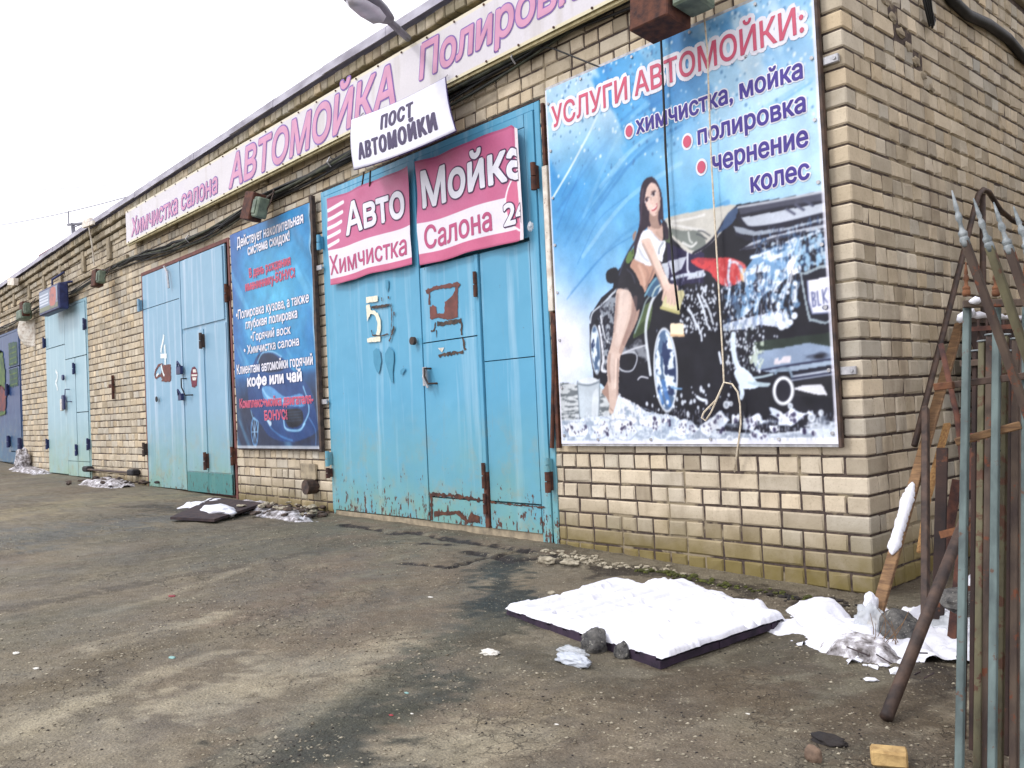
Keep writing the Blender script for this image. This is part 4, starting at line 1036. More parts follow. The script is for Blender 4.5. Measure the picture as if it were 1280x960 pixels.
# ================================================================== LONG SIGN over the gates
SY = -0.13
def wr_sign(X, Z): return SY + 0.006 * (fbm(X * 2.2, Z * 3, 3, 3) - 0.5) * 2
sg = empty('shop_sign', (-5.6, SY, 3.75)); tag(sg, 'very long white banner sign in pink lettering running under the eaves', 'sign')
sx0, sx1, sz0, sz1 = -10.73, -0.35, 3.655, 4.13
cv = Canvas(sx0, sx1, sz0, sz1, 1100, 50)
cv.put(np.ones_like(cv.X), (208, 204, 208))
cv.put(np.clip((fbm(cv.X * 3, cv.Z * 4, 5) - .5) * 4, 0, 1), (208, 204, 212), .6)
cv.put(np.clip((fbm(cv.X * 8, cv.Z * 1, 15) - .6) * 6, 0, 1), (190, 184, 182), .6)
cv.put((cv.v < 0.05).astype(float), (214, 206, 168), .8); cv.put((cv.v > 0.95).astype(float), (220, 212, 186), .8)
def keep(parent): return dict(parent=parent)
def rel(o, parent):
    o.parent = parent; o.matrix_parent_inverse = wm(parent).inverted(); return o
rel(print_sheet('sign_face', cv, wr_sign, M['print']), sg)
mb = MB().box(sx0 - .02, sx1, SY + 0.02, SY + 0.05, sz0 - 0.02, sz0 + 0.02).box(sx0 - .02, sx1, SY + 0.02, SY + 0.05, sz1 - 0.02, sz1 + .015)
x = sx0
while x < sx1: mb.box(x, x + .03, SY + 0.022, SY + 0.05, sz0 + .02, sz1 - .02); mb.box(x, x + .03, SY + 0.05, 0.0, sz0 + .03, sz0 + .06); x += 1.1
rel(mb.build('sign_frame', M['signframe']), sg)
x = sx0 + .1; mb = MB()
while x < sx1:
    for z_ in (sz0 + .018, sz1 - .02): mb.tube([(x, SY - .002, z_), (x, SY - .010, z_)], 0.009, 6)
    x += 0.36
rel(mb.build('rivet_row', M['rust']), sg)
def words(body, p0, p1, parent, fill, outl=None, ref='cap', b1=0.03, b2=0.06, yf=None, ref_body=None, shear=0.0, mid=None, **kw):
    l = 0.003
    if outl: rel(lettering('lettering_outline', body, p0, p1, ref, yf, mat=outl, bold=b2, shear=shear, ref_body=ref_body, lift=l, **kw), parent); l += 0.0022
    if mid: rel(lettering('lettering_outline', body, p0, p1, ref, yf, mat=mid[0], bold=mid[1], shear=shear, ref_body=ref_body, lift=l, **kw), parent); l += 0.0022
    return rel(lettering('lettering', body, p0, p1, ref, yf, mat=fill, bold=b1, shear=shear, ref_body=ref_body, lift=l, **kw), parent)
words('Химчистка салона', (-10.50, 3.735), (-7.57, 3.975), sg, M['ink_faded_pink'], M['ink_violet'], yf=wr_sign, shear=0.12, cell=0.1, b1=.025, b2=.075)
words('АВТОМОЙКА', (-7.237, 3.71), (-3.92, 4.055), sg, M['ink_pink'] if False else M['ink_faded_pink'], M['ink_violet'], yf=wr_sign, shear=0.2, cell=0.1, b1=.035, b2=.075)
a = (-3.547, 3.883); c_ = (-1.953, 3.825)
words('Полировка', (a[0], 3.80), (c_[0], 4.075), sg, M['ink_faded_pink'], M['ink_violet'], yf=wr_sign, shear=0.14, cell=0.1, b1=.035, b2=.075, ref_body='Полиров')

# ================================================================== bent white board ПОСТ АВТОМОЙКИ
pa, pb, pc, pd = (-4.503, -0.2, 3.715), (-3.127, -0.2, 3.666), (-2.857, -0.34, 3.141), (-4.278, -0.34, 3.186)
def post_map(u, v):   # u 0..1 left-right, v 0..1 bottom-top ; lower edge kicked forward and sagging, like bent sheet
    top = np.stack([pa[k] * (1 - u) + pb[k] * u for k in range(3)]); bot = np.stack([pd[k] * (1 - u) + pc[k] * u for k in range(3)])
    p = bot * (1 - v) + top * v
    sag = 4 * u * (1 - u)
    p[2] = p[2] - 0.045 * sag * (1 - 0.45 * v); p[1] = p[1] - 0.05 * sag * (1 - v) - 0.02 * np.sin(v * 3.1)
    return p
nu, nv = 40, 20
U, V = np.meshgrid(np.linspace(0, 1, nu), np.linspace(0, 1, nv)); P_ = post_map(U, V)
vs = [(P_[0][j, i], P_[1][j, i], P_[2][j, i]) for j in range(nv) for i in range(nu)]
fs = [(j * nu + i, j * nu + i + 1, (j + 1) * nu + i + 1, (j + 1) * nu + i) for j in range(nv - 1) for i in range(nu - 1)]
M['board'] = pm('white_sheet_board', L4(224, 223, 234), L4(204, 204, 220), 3, 0.5, 0.15, spots=(L4(190, 184, 196), 8, .64))
ps = empty('post_sign', pd); tag(ps, 'small white bent board with violet stencilled letters hanging below the long sign', 'sign')
o = mesh_obj('board', vs, fs, M['board'], ps, True); sm = o.modifiers.new('solid', 'SOLIDIFY'); sm.thickness = 0.006; sm.offset = 1
M['board_edge'] = flat_mat('board_edge', L4(52, 38, 96))
e = MB()
for loop in ([(u, 0) for u in np.linspace(0, 1, 24)], [(u, 1) for u in np.linspace(0, 1, 24)], [(0, v) for v in np.linspace(0, 1, 8)], [(1, v) for v in np.linspace(0, 1, 8)]):
    e.tube([tuple(float(q) for q in post_map(np.array(u), np.array(v))) for u, v in loop], 0.0065, 6)
rel(e.build('board_edge', M['board_edge']), ps)
def post_text(body, u0, u1, v0, v1):
    ob = lettering('lettering', body, (u0, v0), (u1, v1), 'cap', lambda X, Z: X * 0, mat=M['ink_purple'], bold=0.03, cell=0.04, spacing=1.25, lift=0)
    for v in ob.data.vertices:
        p = post_map(np.array(v.co.x), np.array(v.co.z)); v.co = (float(p[0]), float(p[1]) - 0.012 + v.co.y, float(p[2]))
    ob.data.update(); rel(ob, ps)
post_text('ПОСТ', 0.37, 0.69, 0.58, 0.85); post_text('АВТОМОЙКИ', 0.10, 0.88, 0.16, 0.46)
MB().tube([(pa[0] + .1, -.19, pa[2]), (pa[0] + .1, -0.14, pa[2] + .05)], .006).tube([(pb[0] - .05, -.2, pb[2] - .01), (pb[0] - .05, -.14, pb[2] + .05)], .006).build('hanger', M['steel'], ps)
for o in [ps.children[-1]]: o.matrix_parent_inverse = wm(ps).inverted()
MB().tube([(-4.495, -0.1, 3.253), (-4.592, -0.07, 3.131)], .008).tube([(-4.389, -0.1, 3.243), (-4.458, -0.07, 3.116)], .008).build('gate_top_hook', M['rust_tube'], bld)

# ================================================================== pink gate banners
def pink_banner(x0, x1, z0, z1, zw, zs, seed, fold, label):
    root = empty('gate_banner', (x0, -0.07, z0)); tag(root, label, 'banner', 'pink vinyl banners wired to gate five')
    cv = Canvas(x0, x1, z0, z1, 180, 120)
    pink = (190, 98, 138)
    cv.put(np.ones_like(cv.X), pink)
    cv.put(np.clip((fbm(cv.X * 5, cv.Z * 5, seed) - .45) * 3, 0, 1), (190, 90, 128), .5)
    cv.put(np.clip((fbm(cv.X * 3 + cv.Z * 4, cv.Z * 2, seed + 3) - .5) * 3, 0, 1), (206, 132, 162), .5)
    lin_ = lambda z: ((cv.Z < z)).astype(float)
    cv.put(lin_(zw), (222, 218, 228)); cv.put(lin_(zs), (196, 96, 132))
    cv.put(lin_(z0 + .012), (150, 60, 96), .7); cv.put((cv.Z > z1 - .015).astype(float), (160, 70, 110), .6)
    def yf(X, Z):
        t = (X - x0) / (x1 - x0); s_ = (Z - z0) / (z1 - z0)
        y = -0.072 + 0.016 * (fbm(X * 2 + Z * 1.4, Z * 2.2 - X, seed, 3) - .5) * 2
        y = y + 0.008 * np.sin((X * 14 + Z * 9) + seed) * np.clip(1 - np.minimum(np.minimum(t, 1 - t), np.minimum(s_, 1 - s_)) * 5, 0, 1)
        if fold: y = y - 0.035 * np.exp(-((1 - t) / 0.035) ** 2) + .02 * np.clip((t - .97) / .03, 0, 1)
        return y
    def warp(X, Z):
        t = (X - x0) / (x1 - x0); s_ = (Z - z0) / (z1 - z0)
        Zz = Z - 0.018 * np.sin(t * 3.14) * s_ + .008 * np.sin(t * 9 + seed)
        if fold: Zz = Zz - 0.08 * np.clip((t - 0.93) / 0.07, 0, 1) * s_ * 0.8; X = X + 0.012 * np.sin(s_ * 6) * t
        return X, Zz
    return root, cv, yf, warp
r1, cv, yf1, wp1 = pink_banner(-5.225, -3.86, 2.315, 3.165, 2.655, 2.375, 3, False, 'pink and white banner on the left leaf of gate five')
for k_ in range(5):
    z_ = 3.06 - k_ * 0.088
    cv.stroke([(-5.215, z_ - .015), (-5.215 + 0.30 - .03 * k_, z_ + .025)], 0.034, (238, 236, 242), sm=False)
rel(print_sheet('vinyl', cv, yf1, M['print'], None, wp1), r1)
words('Авто', (-4.88, 2.76), ((-3.934, 2.881)[0], 3.05), r1, M['ink_white'], M['ink_dark'], yf=yf1, warp=wp1, b1=.035, b2=.075)
words('Химчистка', (-5.205, 2.415), ((-3.927, 2.497)[0], 2.595), r1, M['ink_magenta'], yf=yf1, warp=wp1, b1=.02)
r2, cv, yf2, wp2 = pink_banner(-3.745, -2.445, 2.28, 3.165, 2.63, 2.37, 9, True, 'pink banner with the folded right edge and number 24')
cv.ellipse(((-2.414, 2.49)[0], 2.57), 0.24, 0.23, (240, 236, 242)); cv.ellipse(((-2.414, 2.49)[0], 2.57), 0.225, 0.215, (206, 104, 140))
cv.c[:, -5:] = (226, 216, 222)
rel(print_sheet('vinyl', cv, yf2, M['print'], None, wp2), r2)
words('Мойка', (-3.66, 2.765), ((-2.4, 2.824)[0], 3.06), r2, M['ink_white'], M['ink_dark'], yf=yf2, warp=wp2, b1=.04, b2=.08, xclip=-2.46)
words('Салона', (-3.65, 2.41), ((-2.805, 2.408)[0], 2.60), r2, M['ink_magenta'], yf=yf2, warp=wp2, b1=.025)
words('24', (-2.66, 2.42), (-2.40, 2.59), r2, M['ink_white'], M['ink_dark'], yf=yf2, warp=wp2, b1=.04, b2=.10, xclip=-2.46)
bb = blob((-2.339, -0.11, 2.347), (.03, .02, .035), 3, 2, .4); rel(bb.build('torn_corner', M['plastic']), r2)

# ================================================================== blue discount banner
bx0, bx1, bz0, bz1 = -7.43, -5.56, 0.715, 3.20
b2r = empty('discount_banner', (bx0, -0.06, bz0)); tag(b2r, 'tall narrow blue banner with white Cyrillic text and a car picture', 'banner')
cv = Canvas(bx0, bx1, bz0, bz1, 260, 360)
u, v = cv.u, cv.v
c0 = np.array([34, 122, 180.]); c1 = np.array([20, 70, 124.]); c2 = np.array([74, 172, 210.]); ck = np.array([20, 26, 50.])
cv.c = c0 * np.ones(cv.X.shape + (3,))
cv.put(np.exp(-(((u - .55) / .38) ** 2 + ((v - .68) / .22) ** 2)), c2, .85)
cv.put(np.clip((v - .86) * 6, 0, 1) * np.clip(1 - u * 1.3, 0, 1), (70, 90, 160), .8)
cv.put(np.clip(1 - u / .2, 0, 1), (34, 70, 140), .6); cv.put(np.clip((.34 - v) * 30, 0, 1), c1, .85)
cv.put(np.clip((.33 - v) * 8, 0, 1), ck, .85); cv.put(np.clip((fbm(u * 6, v * 8, 5) - .55) * 4, 0, 1), (30, 90, 170), .35)
cv.put(np.clip((fbm(u * 9 + v * 9, v * 3, 25) - .6) * 7, 0, 1), (120, 200, 236), .35)
# car on the banner
blue, hi, dk = (24, 84, 158), (140, 196, 232), (12, 24, 50)
cv.poly([(-7.046,1.557),(-6.834,1.766),(-6.595,1.771),(-6.305,1.710),(-6.098,1.560),(-5.726,1.349),(-5.626,1.158),(-5.595,1.015),(-5.649,0.873),(-6.129,0.787),(-6.605,0.834),(-6.830,0.977),(-7.063,1.140),(-7.118,1.335)], (22, 60, 120), .85)
cv.poly([(-6.835,1.750),(-6.530,1.750),(-6.340,1.682),(-6.254,1.555),(-6.647,1.549),(-6.810,1.638)], dk, .8); cv.stroke([(-6.859,1.673),(-6.731,1.766),(-6.495,1.768),(-6.275,1.693)], .02, hi, .8)
cv.poly([(-6.762,1.383),(-6.559,1.389),(-6.246,1.269),(-5.907,1.284),(-5.823,1.223),(-5.859,1.151),(-6.285,1.180),(-6.672,1.239)], (90, 160, 214), .8); cv.stroke([(-6.746,1.367),(-6.538,1.249),(-5.854,1.209)], .03, hi, .8)
cv.stroke([(-5.842,1.355),(-5.765,1.221),(-5.746,1.090),(-5.874,0.962)], .02, hi, .9); cv.stroke([(-6.297,1.029),(-6.273,0.938),(-6.150,0.907),(-5.937,0.912),(-5.843,0.976)], .025, hi, .9)
cv.poly([(-6.258,1.118),(-5.920,1.124),(-5.869,1.020),(-5.964,0.949),(-6.209,0.952)], (8, 14, 28), .95)
for k_ in range(4): cv.stroke([(p[0], p[1] - .03 * k_) for p in [(-6.244,1.096),(-5.907,1.102)]], .007, (60, 90, 120), .8)
cv.ellipse([(-6.994,0.899)][0], .09, .17, (70, 120, 170)); cv.ellipse([(-6.994,0.899)][0], .065, .14, dk)
for an in range(0, 360, 45):
    c_ = [(-6.994,0.899)][0]; cv.stroke([c_, (c_[0] + .07 * math.cos(math.radians(an)), c_[1] + .15 * math.sin(math.radians(an)))], .014, (130, 170, 205))
cv.stroke([(-7.063,1.140),(-7.016,1.059),(-6.897,1.009),(-6.924,0.899)], .02, hi, .7); cv.stroke([(-5.751,1.032),(-5.645,0.916),(-5.643,0.759)], .012, (90, 140, 200), .8)
cv.stroke([(-6.689,1.037),(-6.596,0.942),(-6.375,0.848),(-6.128,0.802)], .02, (60, 120, 180), .8); cv.poly([(-6.689,1.037),(-6.574,1.004),(-6.611,0.958)], (190, 215, 235))
cv.put((v < .012).astype(float) + (u > .985).astype(float) * .7, (186, 190, 196), .8)
def yfb(X, Z):
    t = (X - bx0) / (bx1 - bx0); s_ = (Z - bz0) / (bz1 - bz0)
    y = -0.062 + 0.014 * (fbm(X * 2.2 + Z * 2.2, Z * 1.2, 77, 3) - .5) * 2
    y = y + 0.014 * np.sin(X * 16 + Z * 16) * np.exp(-((t - 1) ** 2 + (s_ - .86) ** 2) / .03)
    return y - 0.006 * np.sin(Z * 7) * t
photographic(cv, 9, .10); rel(print_sheet('vinyl', cv, yfb, M['print']), b2r)
mb = MB(); mb.box(bx1 + .012, bx1 + .055, -0.075, -0.03, bz0 - .03, bz1 + .06, .003); rel(mb.build('frame_post', M['rust_tube']), b2r)
mb = MB(); mb.box(bx0 - .01, bx1 + .01, -0.04, -0.02, bz0 - .02, bz0, .002).box(bx0 - .03, bx0 - .01, -0.045, -0.01, bz0 - .02, bz1, .002).box(bx0, bx1, -0.04, -0.02, bz1 + .002, bz1 + .022, .002); rel(mb.build('frame_rail', M['rust_tube']), b2r)
for z_ in (2.50, 1.16):
    mb = MB().box(bx1 + .045, bx1 + .15, -0.05, -0.035, z_, z_ + .05, .003).tube([(bx1 + .12, -.035, z_ + .025), (bx1 + .12, .0, z_ + .025)], .01); rel(mb.build('fixing_clamp', M['steel']), b2r)
LN = [('Действует накопительная', -7.234, 3.02, -5.70, 'cap', 'w', .115), ('система скидок!', -6.969, 2.894, -6.003, 'x', 'w', .082),
      ('В день рождения', -6.97, 2.64, -6.01, 'cap', 'p', .10), ('имениннику-БОНУС!', -7.074, 2.50, -5.93, 'cap', 'p', .10),
      ('•Полировка кузова, а также', -7.339, 2.204, -5.65, 'cap', 'w', .105), ('глубокая полировка', -7.099, 2.073, -5.898, 'x', 'w', .074),
      ('•Горячий воск', -6.98, 1.922, -6.061, 'cap', 'w', .095), ('• Химчистка салона', -7.16, 1.786, -5.891, 'cap', 'w', .095),
      ('Клиентам автомойки горячий', -7.363, 1.569, -5.63, 'cap', 'w', .108), ('кофе или чай', -7.103, 1.418, -5.861, 'x', 'W', .088),
      ('Комплекс+мойка двигателя-', -7.333, 1.179, -5.64, 'cap', 'p', .10), ('БОНУС!', -6.723, 1.028, -6.201, 'cap', 'p', .10)]
for s_, xa, zb, xb, rf, cl, hh in LN:
    fill = M['ink_red'] if cl == 'p' else M['ink_white']
    words(s_, (xa, zb), (xb, zb + hh), b2r, fill, M['ink_shadow'] if cl != 'p' else M['ink_faded_pink'], ref=rf, yf=yfb, b1=(.05 if rf == 'x' else .03) if cl != 'W' else .09, b2=(.10 if rf == 'x' else .065) if cl != 'W' else .14, cell=.12)

# ================================================================== large poster: woman washing a car
qx0, qx1, qz0, qz1 = -2.185, -0.125, 0.772, 3.305
pr = empty('service_poster', (qx0, -0.05, qz0)); tag(pr, 'big poster beside the corner showing a woman washing a black car', 'banner')
cv = Canvas(qx0, qx1, qz0, qz1, 430, 530)
u, v = cv.u, cv.v
sky1, sky2, sky3 = np.array([44, 140, 206.]), np.array([176, 216, 238.]), np.array([238, 232, 242.])
n_a = fbm(u * 4, v * 5, 3); n_b = fbm(u * 1.5 + v * 2.5, v * 2, 9)
cv.c = sky1 + np.zeros(cv.X.shape + (3,))
cv.put(np.clip(1.05 * (u * .75 + (1 - v) * .75 - .16) + (n_b - .5) * .9, 0, 1), sky2)
cv.put(np.exp(-(((u - .9) / .45) ** 2 + ((v - .78) / .3) ** 2)), (200, 228, 246), .75)
cv.put(np.exp(-(((u - .02) / .28) ** 2 + ((v - .3) / .28) ** 2)), sky3, .95)
cv.put(np.exp(-(((u - .42) / .10) ** 2 + ((v - .60) / .14) ** 2)), (70, 158, 214), .6)
cv.put(np.exp(-(((u - .15) / .12) ** 2 + ((v - .47) / .1) ** 2)), (60, 146, 208), .6)
cv.put(np.exp(-(((u - .06) / .12) ** 2 + ((v - .62) / .12) ** 2)) , (40, 134, 200), .55)
cv.put(np.exp(-(((u - .62) / .08) ** 2 + ((v - .56) / .08) ** 2)), (74, 164, 216), .7)
for k_ in range(16):   # fine streaks sweeping from lower left to upper right
    r_ = random.Random(k_); a0 = (qx0 + r_.uniform(0, .5), 2.05 + r_.uniform(-.35, .5)); L = r_.uniform(.5, 1.3); an = r_.uniform(.55, .95)
    a1 = (a0[0] + L * .55 * math.cos(an), a0[1] + L * .55 * math.sin(an)); a2 = (a0[0] + L * math.cos(an * .75), a0[1] + L * math.sin(an * .75))
    cv.stroke([a0, a1, a2], r_.uniform(.008, .035), (28, 104, 178) if r_.random() < .6 else (190, 226, 244), r_.uniform(.15, .38))
cv.stroke([(-2.156,2.527),(-1.946,2.728),(-1.770,2.908),(-1.672,3.017)], .018, (224, 240, 250), .85)
# water drops along the top
msk = np.clip((v - .72) * 7, 0, 1) * np.clip(1.3 - u * 1.0, 0, 1)
cv.put(np.clip((fbm(u * 9 + v * 4, v * 7, 13) - .5) * 12, 0, 1) * msk, (26, 104, 178), .75)
cv.put(np.clip((fbm(u * 7 + v * 4, v * 6, 19) - .53) * 12, 0, 1) * np.clip((v - .70) * 6, 0, 1), (196, 222, 236), .8)
r_ = random.Random(5)
for k_ in range(420):
    x = qx0 + 2.06 * r_.random() ** .8; z_ = qz1 - .75 * r_.random() ** 1.3; s_ = r_.uniform(.004, .011)
    cv.ellipse((x, z_), s_, s_ * 1.2, (230, 242, 250) if r_.random() < .5 else (60, 110, 160), .7)
cv.stroke([(-1.137,2.578),(-0.874,2.603),(-0.531,2.629),(-0.170,2.733)], .012, (90, 160, 210), .5); cv.stroke([(-1.135,2.609),(-0.768,2.605),(-0.170,2.746)], .03, (120, 180, 220), .4)

K, DK = (10, 10, 22), (34, 36, 52)
nz_ = lambda fx, fz, sd_, th, sl: (lambda X, Z: np.clip((fbm(X * fx, Z * fz, sd_) - th) * sl, 0, 1))
# wet ground left of the car
cv.poly([(-2.206,1.211),(-2.076,1.196),(-1.996,1.182),(-1.782,1.149),(-1.676,0.966),(-1.683,0.855),(-2.229,0.860)], (196, 202, 206), sm=False)
cv.poly([(-2.206,1.211),(-1.996,1.188),(-1.797,1.150),(-1.676,0.966),(-1.683,0.855),(-2.229,0.860)], (96, 104, 110), sm=False, fn=nz_(16, 60, 3, .48, 9))
# car mass
cv.poly([(-1.864,1.592),(-1.821,1.681),(-1.744,1.758),(-1.641,1.810),(-1.622,1.887),(-1.462,2.037),(-1.292,2.122),(-1.161,2.194),(-0.893,2.185),(-0.671,2.168),(-0.388,2.146),(-0.083,2.132),(-0.102,0.582),(-0.346,0.816),(-1.470,0.849),(-1.628,1.036),(-1.781,1.176),(-1.852,1.207),(-1.869,1.400)], K, sm=False)
cv.poly([(-1.840,1.665),(-1.762,1.701),(-1.668,1.769),(-1.600,1.804),(-1.604,1.738),(-1.634,1.620),(-1.650,1.476),(-1.660,1.433),(-1.728,1.292),(-1.775,1.262),(-1.778,1.454),(-1.776,1.601)], (150, 160, 172), .9)
cv.poly([(-1.840,1.665),(-1.762,1.701),(-1.668,1.769),(-1.600,1.804),(-1.604,1.738),(-1.634,1.620),(-1.650,1.476),(-1.660,1.433),(-1.728,1.292),(-1.775,1.262),(-1.778,1.454),(-1.776,1.601)], (20, 22, 36), fn=nz_(30, 34, 21, .46, 14))
cv.poly([(-1.862,1.610),(-1.848,1.666),(-1.800,1.689),(-1.747,1.700),(-1.766,1.634),(-1.805,1.616),(-1.831,1.573),(-1.851,1.495)], (24, 24, 38)); cv.stroke([(-1.857,1.598),(-1.833,1.664),(-1.746,1.711),(-1.623,1.785)], .012, (196, 206, 216))
cv.stroke([(-1.778,1.567),(-1.763,1.453),(-1.751,1.350),(-1.774,1.273),(-1.738,1.259)], .02, (226, 230, 238)); cv.stroke([(-1.759,1.633),(-1.731,1.484),(-1.689,1.446)], .014, (214, 220, 228))
cv.poly([(-1.660,1.444),(-1.546,1.412),(-1.432,1.457),(-1.379,1.420),(-1.373,1.312),(-1.485,1.276),(-1.600,1.251),(-1.623,1.330)], (150, 156, 166), .85, fn=nz_(16, 16, 5, .38, 6))
cv.poly([(-1.600,1.361),(-1.494,1.359),(-1.476,1.308),(-1.514,1.257),(-1.592,1.261),(-1.622,1.308)], K); cv.stroke([(-1.607,1.362),(-1.493,1.370),(-1.461,1.329),(-1.500,1.256),(-1.571,1.249),(-1.620,1.276)], .010, (190, 196, 206))
cv.poly([(-1.336,1.683),(-1.318,1.649),(-1.345,1.535),(-1.388,1.496),(-1.487,1.462),(-1.439,1.566),(-1.392,1.647)], (70, 88, 52)); cv.poly([(-1.398,1.561),(-1.344,1.556),(-1.368,1.499),(-1.473,1.466),(-1.441,1.523)], (44, 60, 32), .9)
cv.stroke([(-1.225,1.765),(-1.308,1.701),(-1.354,1.610),(-1.382,1.495),(-1.371,1.344),(-1.359,1.215)], .022, (206, 214, 222)); cv.stroke([(-1.264,1.759),(-1.362,1.697),(-1.409,1.606),(-1.471,1.493)], .012, (130, 150, 150))
cv.stroke([(-1.607,1.362),(-1.506,1.387),(-1.394,1.405)], .010, (206, 210, 220)); cv.stroke([(-1.463,1.188),(-1.434,1.206),(-1.380,1.194)], .010, (206, 210, 220))
# rear fender, convertible roof, windows
cv.poly([(-1.182,2.034),(-1.044,1.961),(-0.984,1.967),(-0.909,1.922),(-0.920,1.746),(-1.047,1.755),(-1.158,1.745),(-1.184,1.833)], (26, 20, 56), sm=False)
for pts in ([(-1.179,1.916),(-1.107,1.921),(-1.036,1.926),(-1.025,1.941),(-1.081,1.851),(-1.153,1.828)], [(-1.045,1.780),(-1.023,1.817),(-0.915,1.826),(-0.918,1.778)], [(-1.231,1.907),(-1.179,1.912),(-1.173,1.840),(-1.186,1.791)]): cv.poly(pts, (206, 214, 226), sm=False, alpha=.9)
cv.stroke([(-1.030,1.942),(-1.036,1.844),(-1.027,1.826)], .014, (216, 222, 232)); cv.stroke([(-1.155,1.803),(-1.043,1.812),(-0.917,1.794)], .022, (196, 206, 222))
cv.poly([(-1.370,1.739),(-1.289,1.831),(-1.238,1.807),(-1.286,1.711)], (60, 96, 130)); cv.stroke([(-1.377,1.723),(-1.324,1.785),(-1.279,1.821)], .014, (120, 170, 190)); cv.stroke([(-1.318,1.715),(-1.283,1.762),(-1.229,1.780)], .012, (190, 210, 210))
cv.poly([(-1.168,2.190),(-0.893,2.185),(-0.698,2.174),(-0.673,2.140),(-0.760,2.048),(-0.831,1.989),(-0.955,1.933),(-1.025,1.944),(-1.093,2.006),(-1.162,2.088),(-1.176,2.151)], (196, 194, 186))
cv.poly([(-1.166,2.124),(-1.056,2.087),(-0.958,2.069),(-0.903,2.018),(-0.907,1.954),(-0.995,1.953),(-1.070,2.015),(-1.138,2.077)], (104, 112, 108), .9)
for pts in ([(-1.154,2.147),(-1.054,2.111),(-0.901,2.058)], [(-1.133,2.159),(-1.002,2.151),(-0.895,2.154)], [(-1.061,2.013),(-1.003,1.979),(-0.963,1.996)]): cv.stroke(pts, .016, (228, 228, 226), .8)
cv.stroke([(-1.017,2.071),(-1.010,2.021),(-0.992,2.001)], .012, (196, 200, 196)); cv.stroke([(-0.988,1.936),(-0.902,1.962),(-0.822,2.014),(-0.741,2.108),(-0.670,2.153)], .016, (14, 14, 30))
cv.poly([(-0.778,2.066),(-0.734,2.126),(-0.670,2.153),(-0.660,2.131),(-0.697,2.070),(-0.810,2.022)], (58, 80, 116)); cv.stroke([(-0.944,2.066),(-0.908,2.055),(-0.863,2.021)], .008, (60, 64, 70)); cv.stroke([(-0.957,2.048),(-0.922,2.032),(-0.887,2.005)], .008, (60, 64, 70))
cv.poly([(-1.167,2.107),(-1.138,2.077),(-1.161,2.031),(-1.196,2.054)], (70, 88, 60))
# boot lid and spoiler
cv.poly([(-0.659,2.141),(-0.381,2.131),(-0.115,2.122),(-0.118,2.072),(-0.383,2.099),(-0.645,2.101)], (64, 66, 84), sm=False); cv.stroke([(-0.659,2.151),(-0.381,2.136),(-0.115,2.129)], .014, (186, 192, 204)); cv.stroke([(-0.651,2.100),(-0.383,2.094),(-0.118,2.073)], .012, (22, 22, 40))
cv.poly([(-0.649,2.090),(-0.553,2.081),(-0.384,2.078),(-0.119,2.066),(-0.122,2.012),(-0.347,2.011),(-0.504,2.009),(-0.589,2.018),(-0.626,2.047)], (184, 192, 206), sm=False)
for k_ in range(3): cv.stroke([(p[0] + .055 * k_, p[1] + .012 * k_) for p in [(-0.353,2.079),(-0.305,2.041)]], .014, (70, 74, 96))
cv.stroke([(-0.662,2.102),(-0.632,2.048),(-0.579,2.011),(-0.389,1.997),(-0.122,2.005)], .026, (16, 16, 34)); cv.poly([(-0.699,2.049),(-0.633,2.027),(-0.558,1.992),(-0.349,1.977),(-0.123,1.987),(-0.124,1.975),(-0.351,1.957),(-0.560,1.965),(-0.679,2.002)], (150, 160, 176), sm=False)
cv.stroke([(-0.679,1.998),(-0.561,1.948),(-0.310,1.954),(-0.125,1.965)], .02, (20, 20, 38)); cv.poly([(-0.674,1.899),(-0.584,1.932),(-0.433,1.949),(-0.125,1.953),(-0.126,1.932),(-0.332,1.926),(-0.477,1.914),(-0.564,1.895)], (196, 204, 218), .9, sm=False)
cv.stroke([(-0.652,1.903),(-0.563,1.908),(-0.435,1.925),(-0.252,1.930)], .02, (14, 14, 30), .8)
cv.poly([(-0.540,1.944),(-0.126,1.934),(-0.138,1.738),(-0.273,1.741),(-0.570,1.805)], (40, 70, 110), .8, sm=False, fn=nz_(24, 30, 33, .52, 14))
cv.poly([(-0.541,1.925),(-0.127,1.925),(-0.138,1.738),(-0.273,1.741),(-0.570,1.805)], (206, 226, 240), .8, sm=False, fn=nz_(34, 40, 43, .6, 18))
# tail light
cv.poly([(-1.010,1.891),(-0.954,1.903),(-0.847,1.883),(-0.755,1.873),(-0.678,1.843),(-0.623,1.789),(-0.634,1.737),(-0.731,1.700),(-0.799,1.716),(-0.854,1.769),(-0.876,1.802),(-0.957,1.845)], (196, 58, 62))
cv.poly([(-1.010,1.891),(-0.954,1.903),(-0.847,1.883),(-0.826,1.845),(-0.876,1.802),(-0.957,1.845)], (120, 24, 44), .6, fn=nz_(40, 60, 3, .5, 10)); cv.poly([(-0.824,1.874),(-0.645,1.826),(-0.650,1.740),(-0.753,1.715),(-0.821,1.744)], (232, 120, 120), .6, fn=nz_(36, 36, 8, .56, 14))
cv.poly([(-0.670,1.781),(-0.626,1.784),(-0.630,1.717),(-0.663,1.722)], (226, 186, 140), .9)
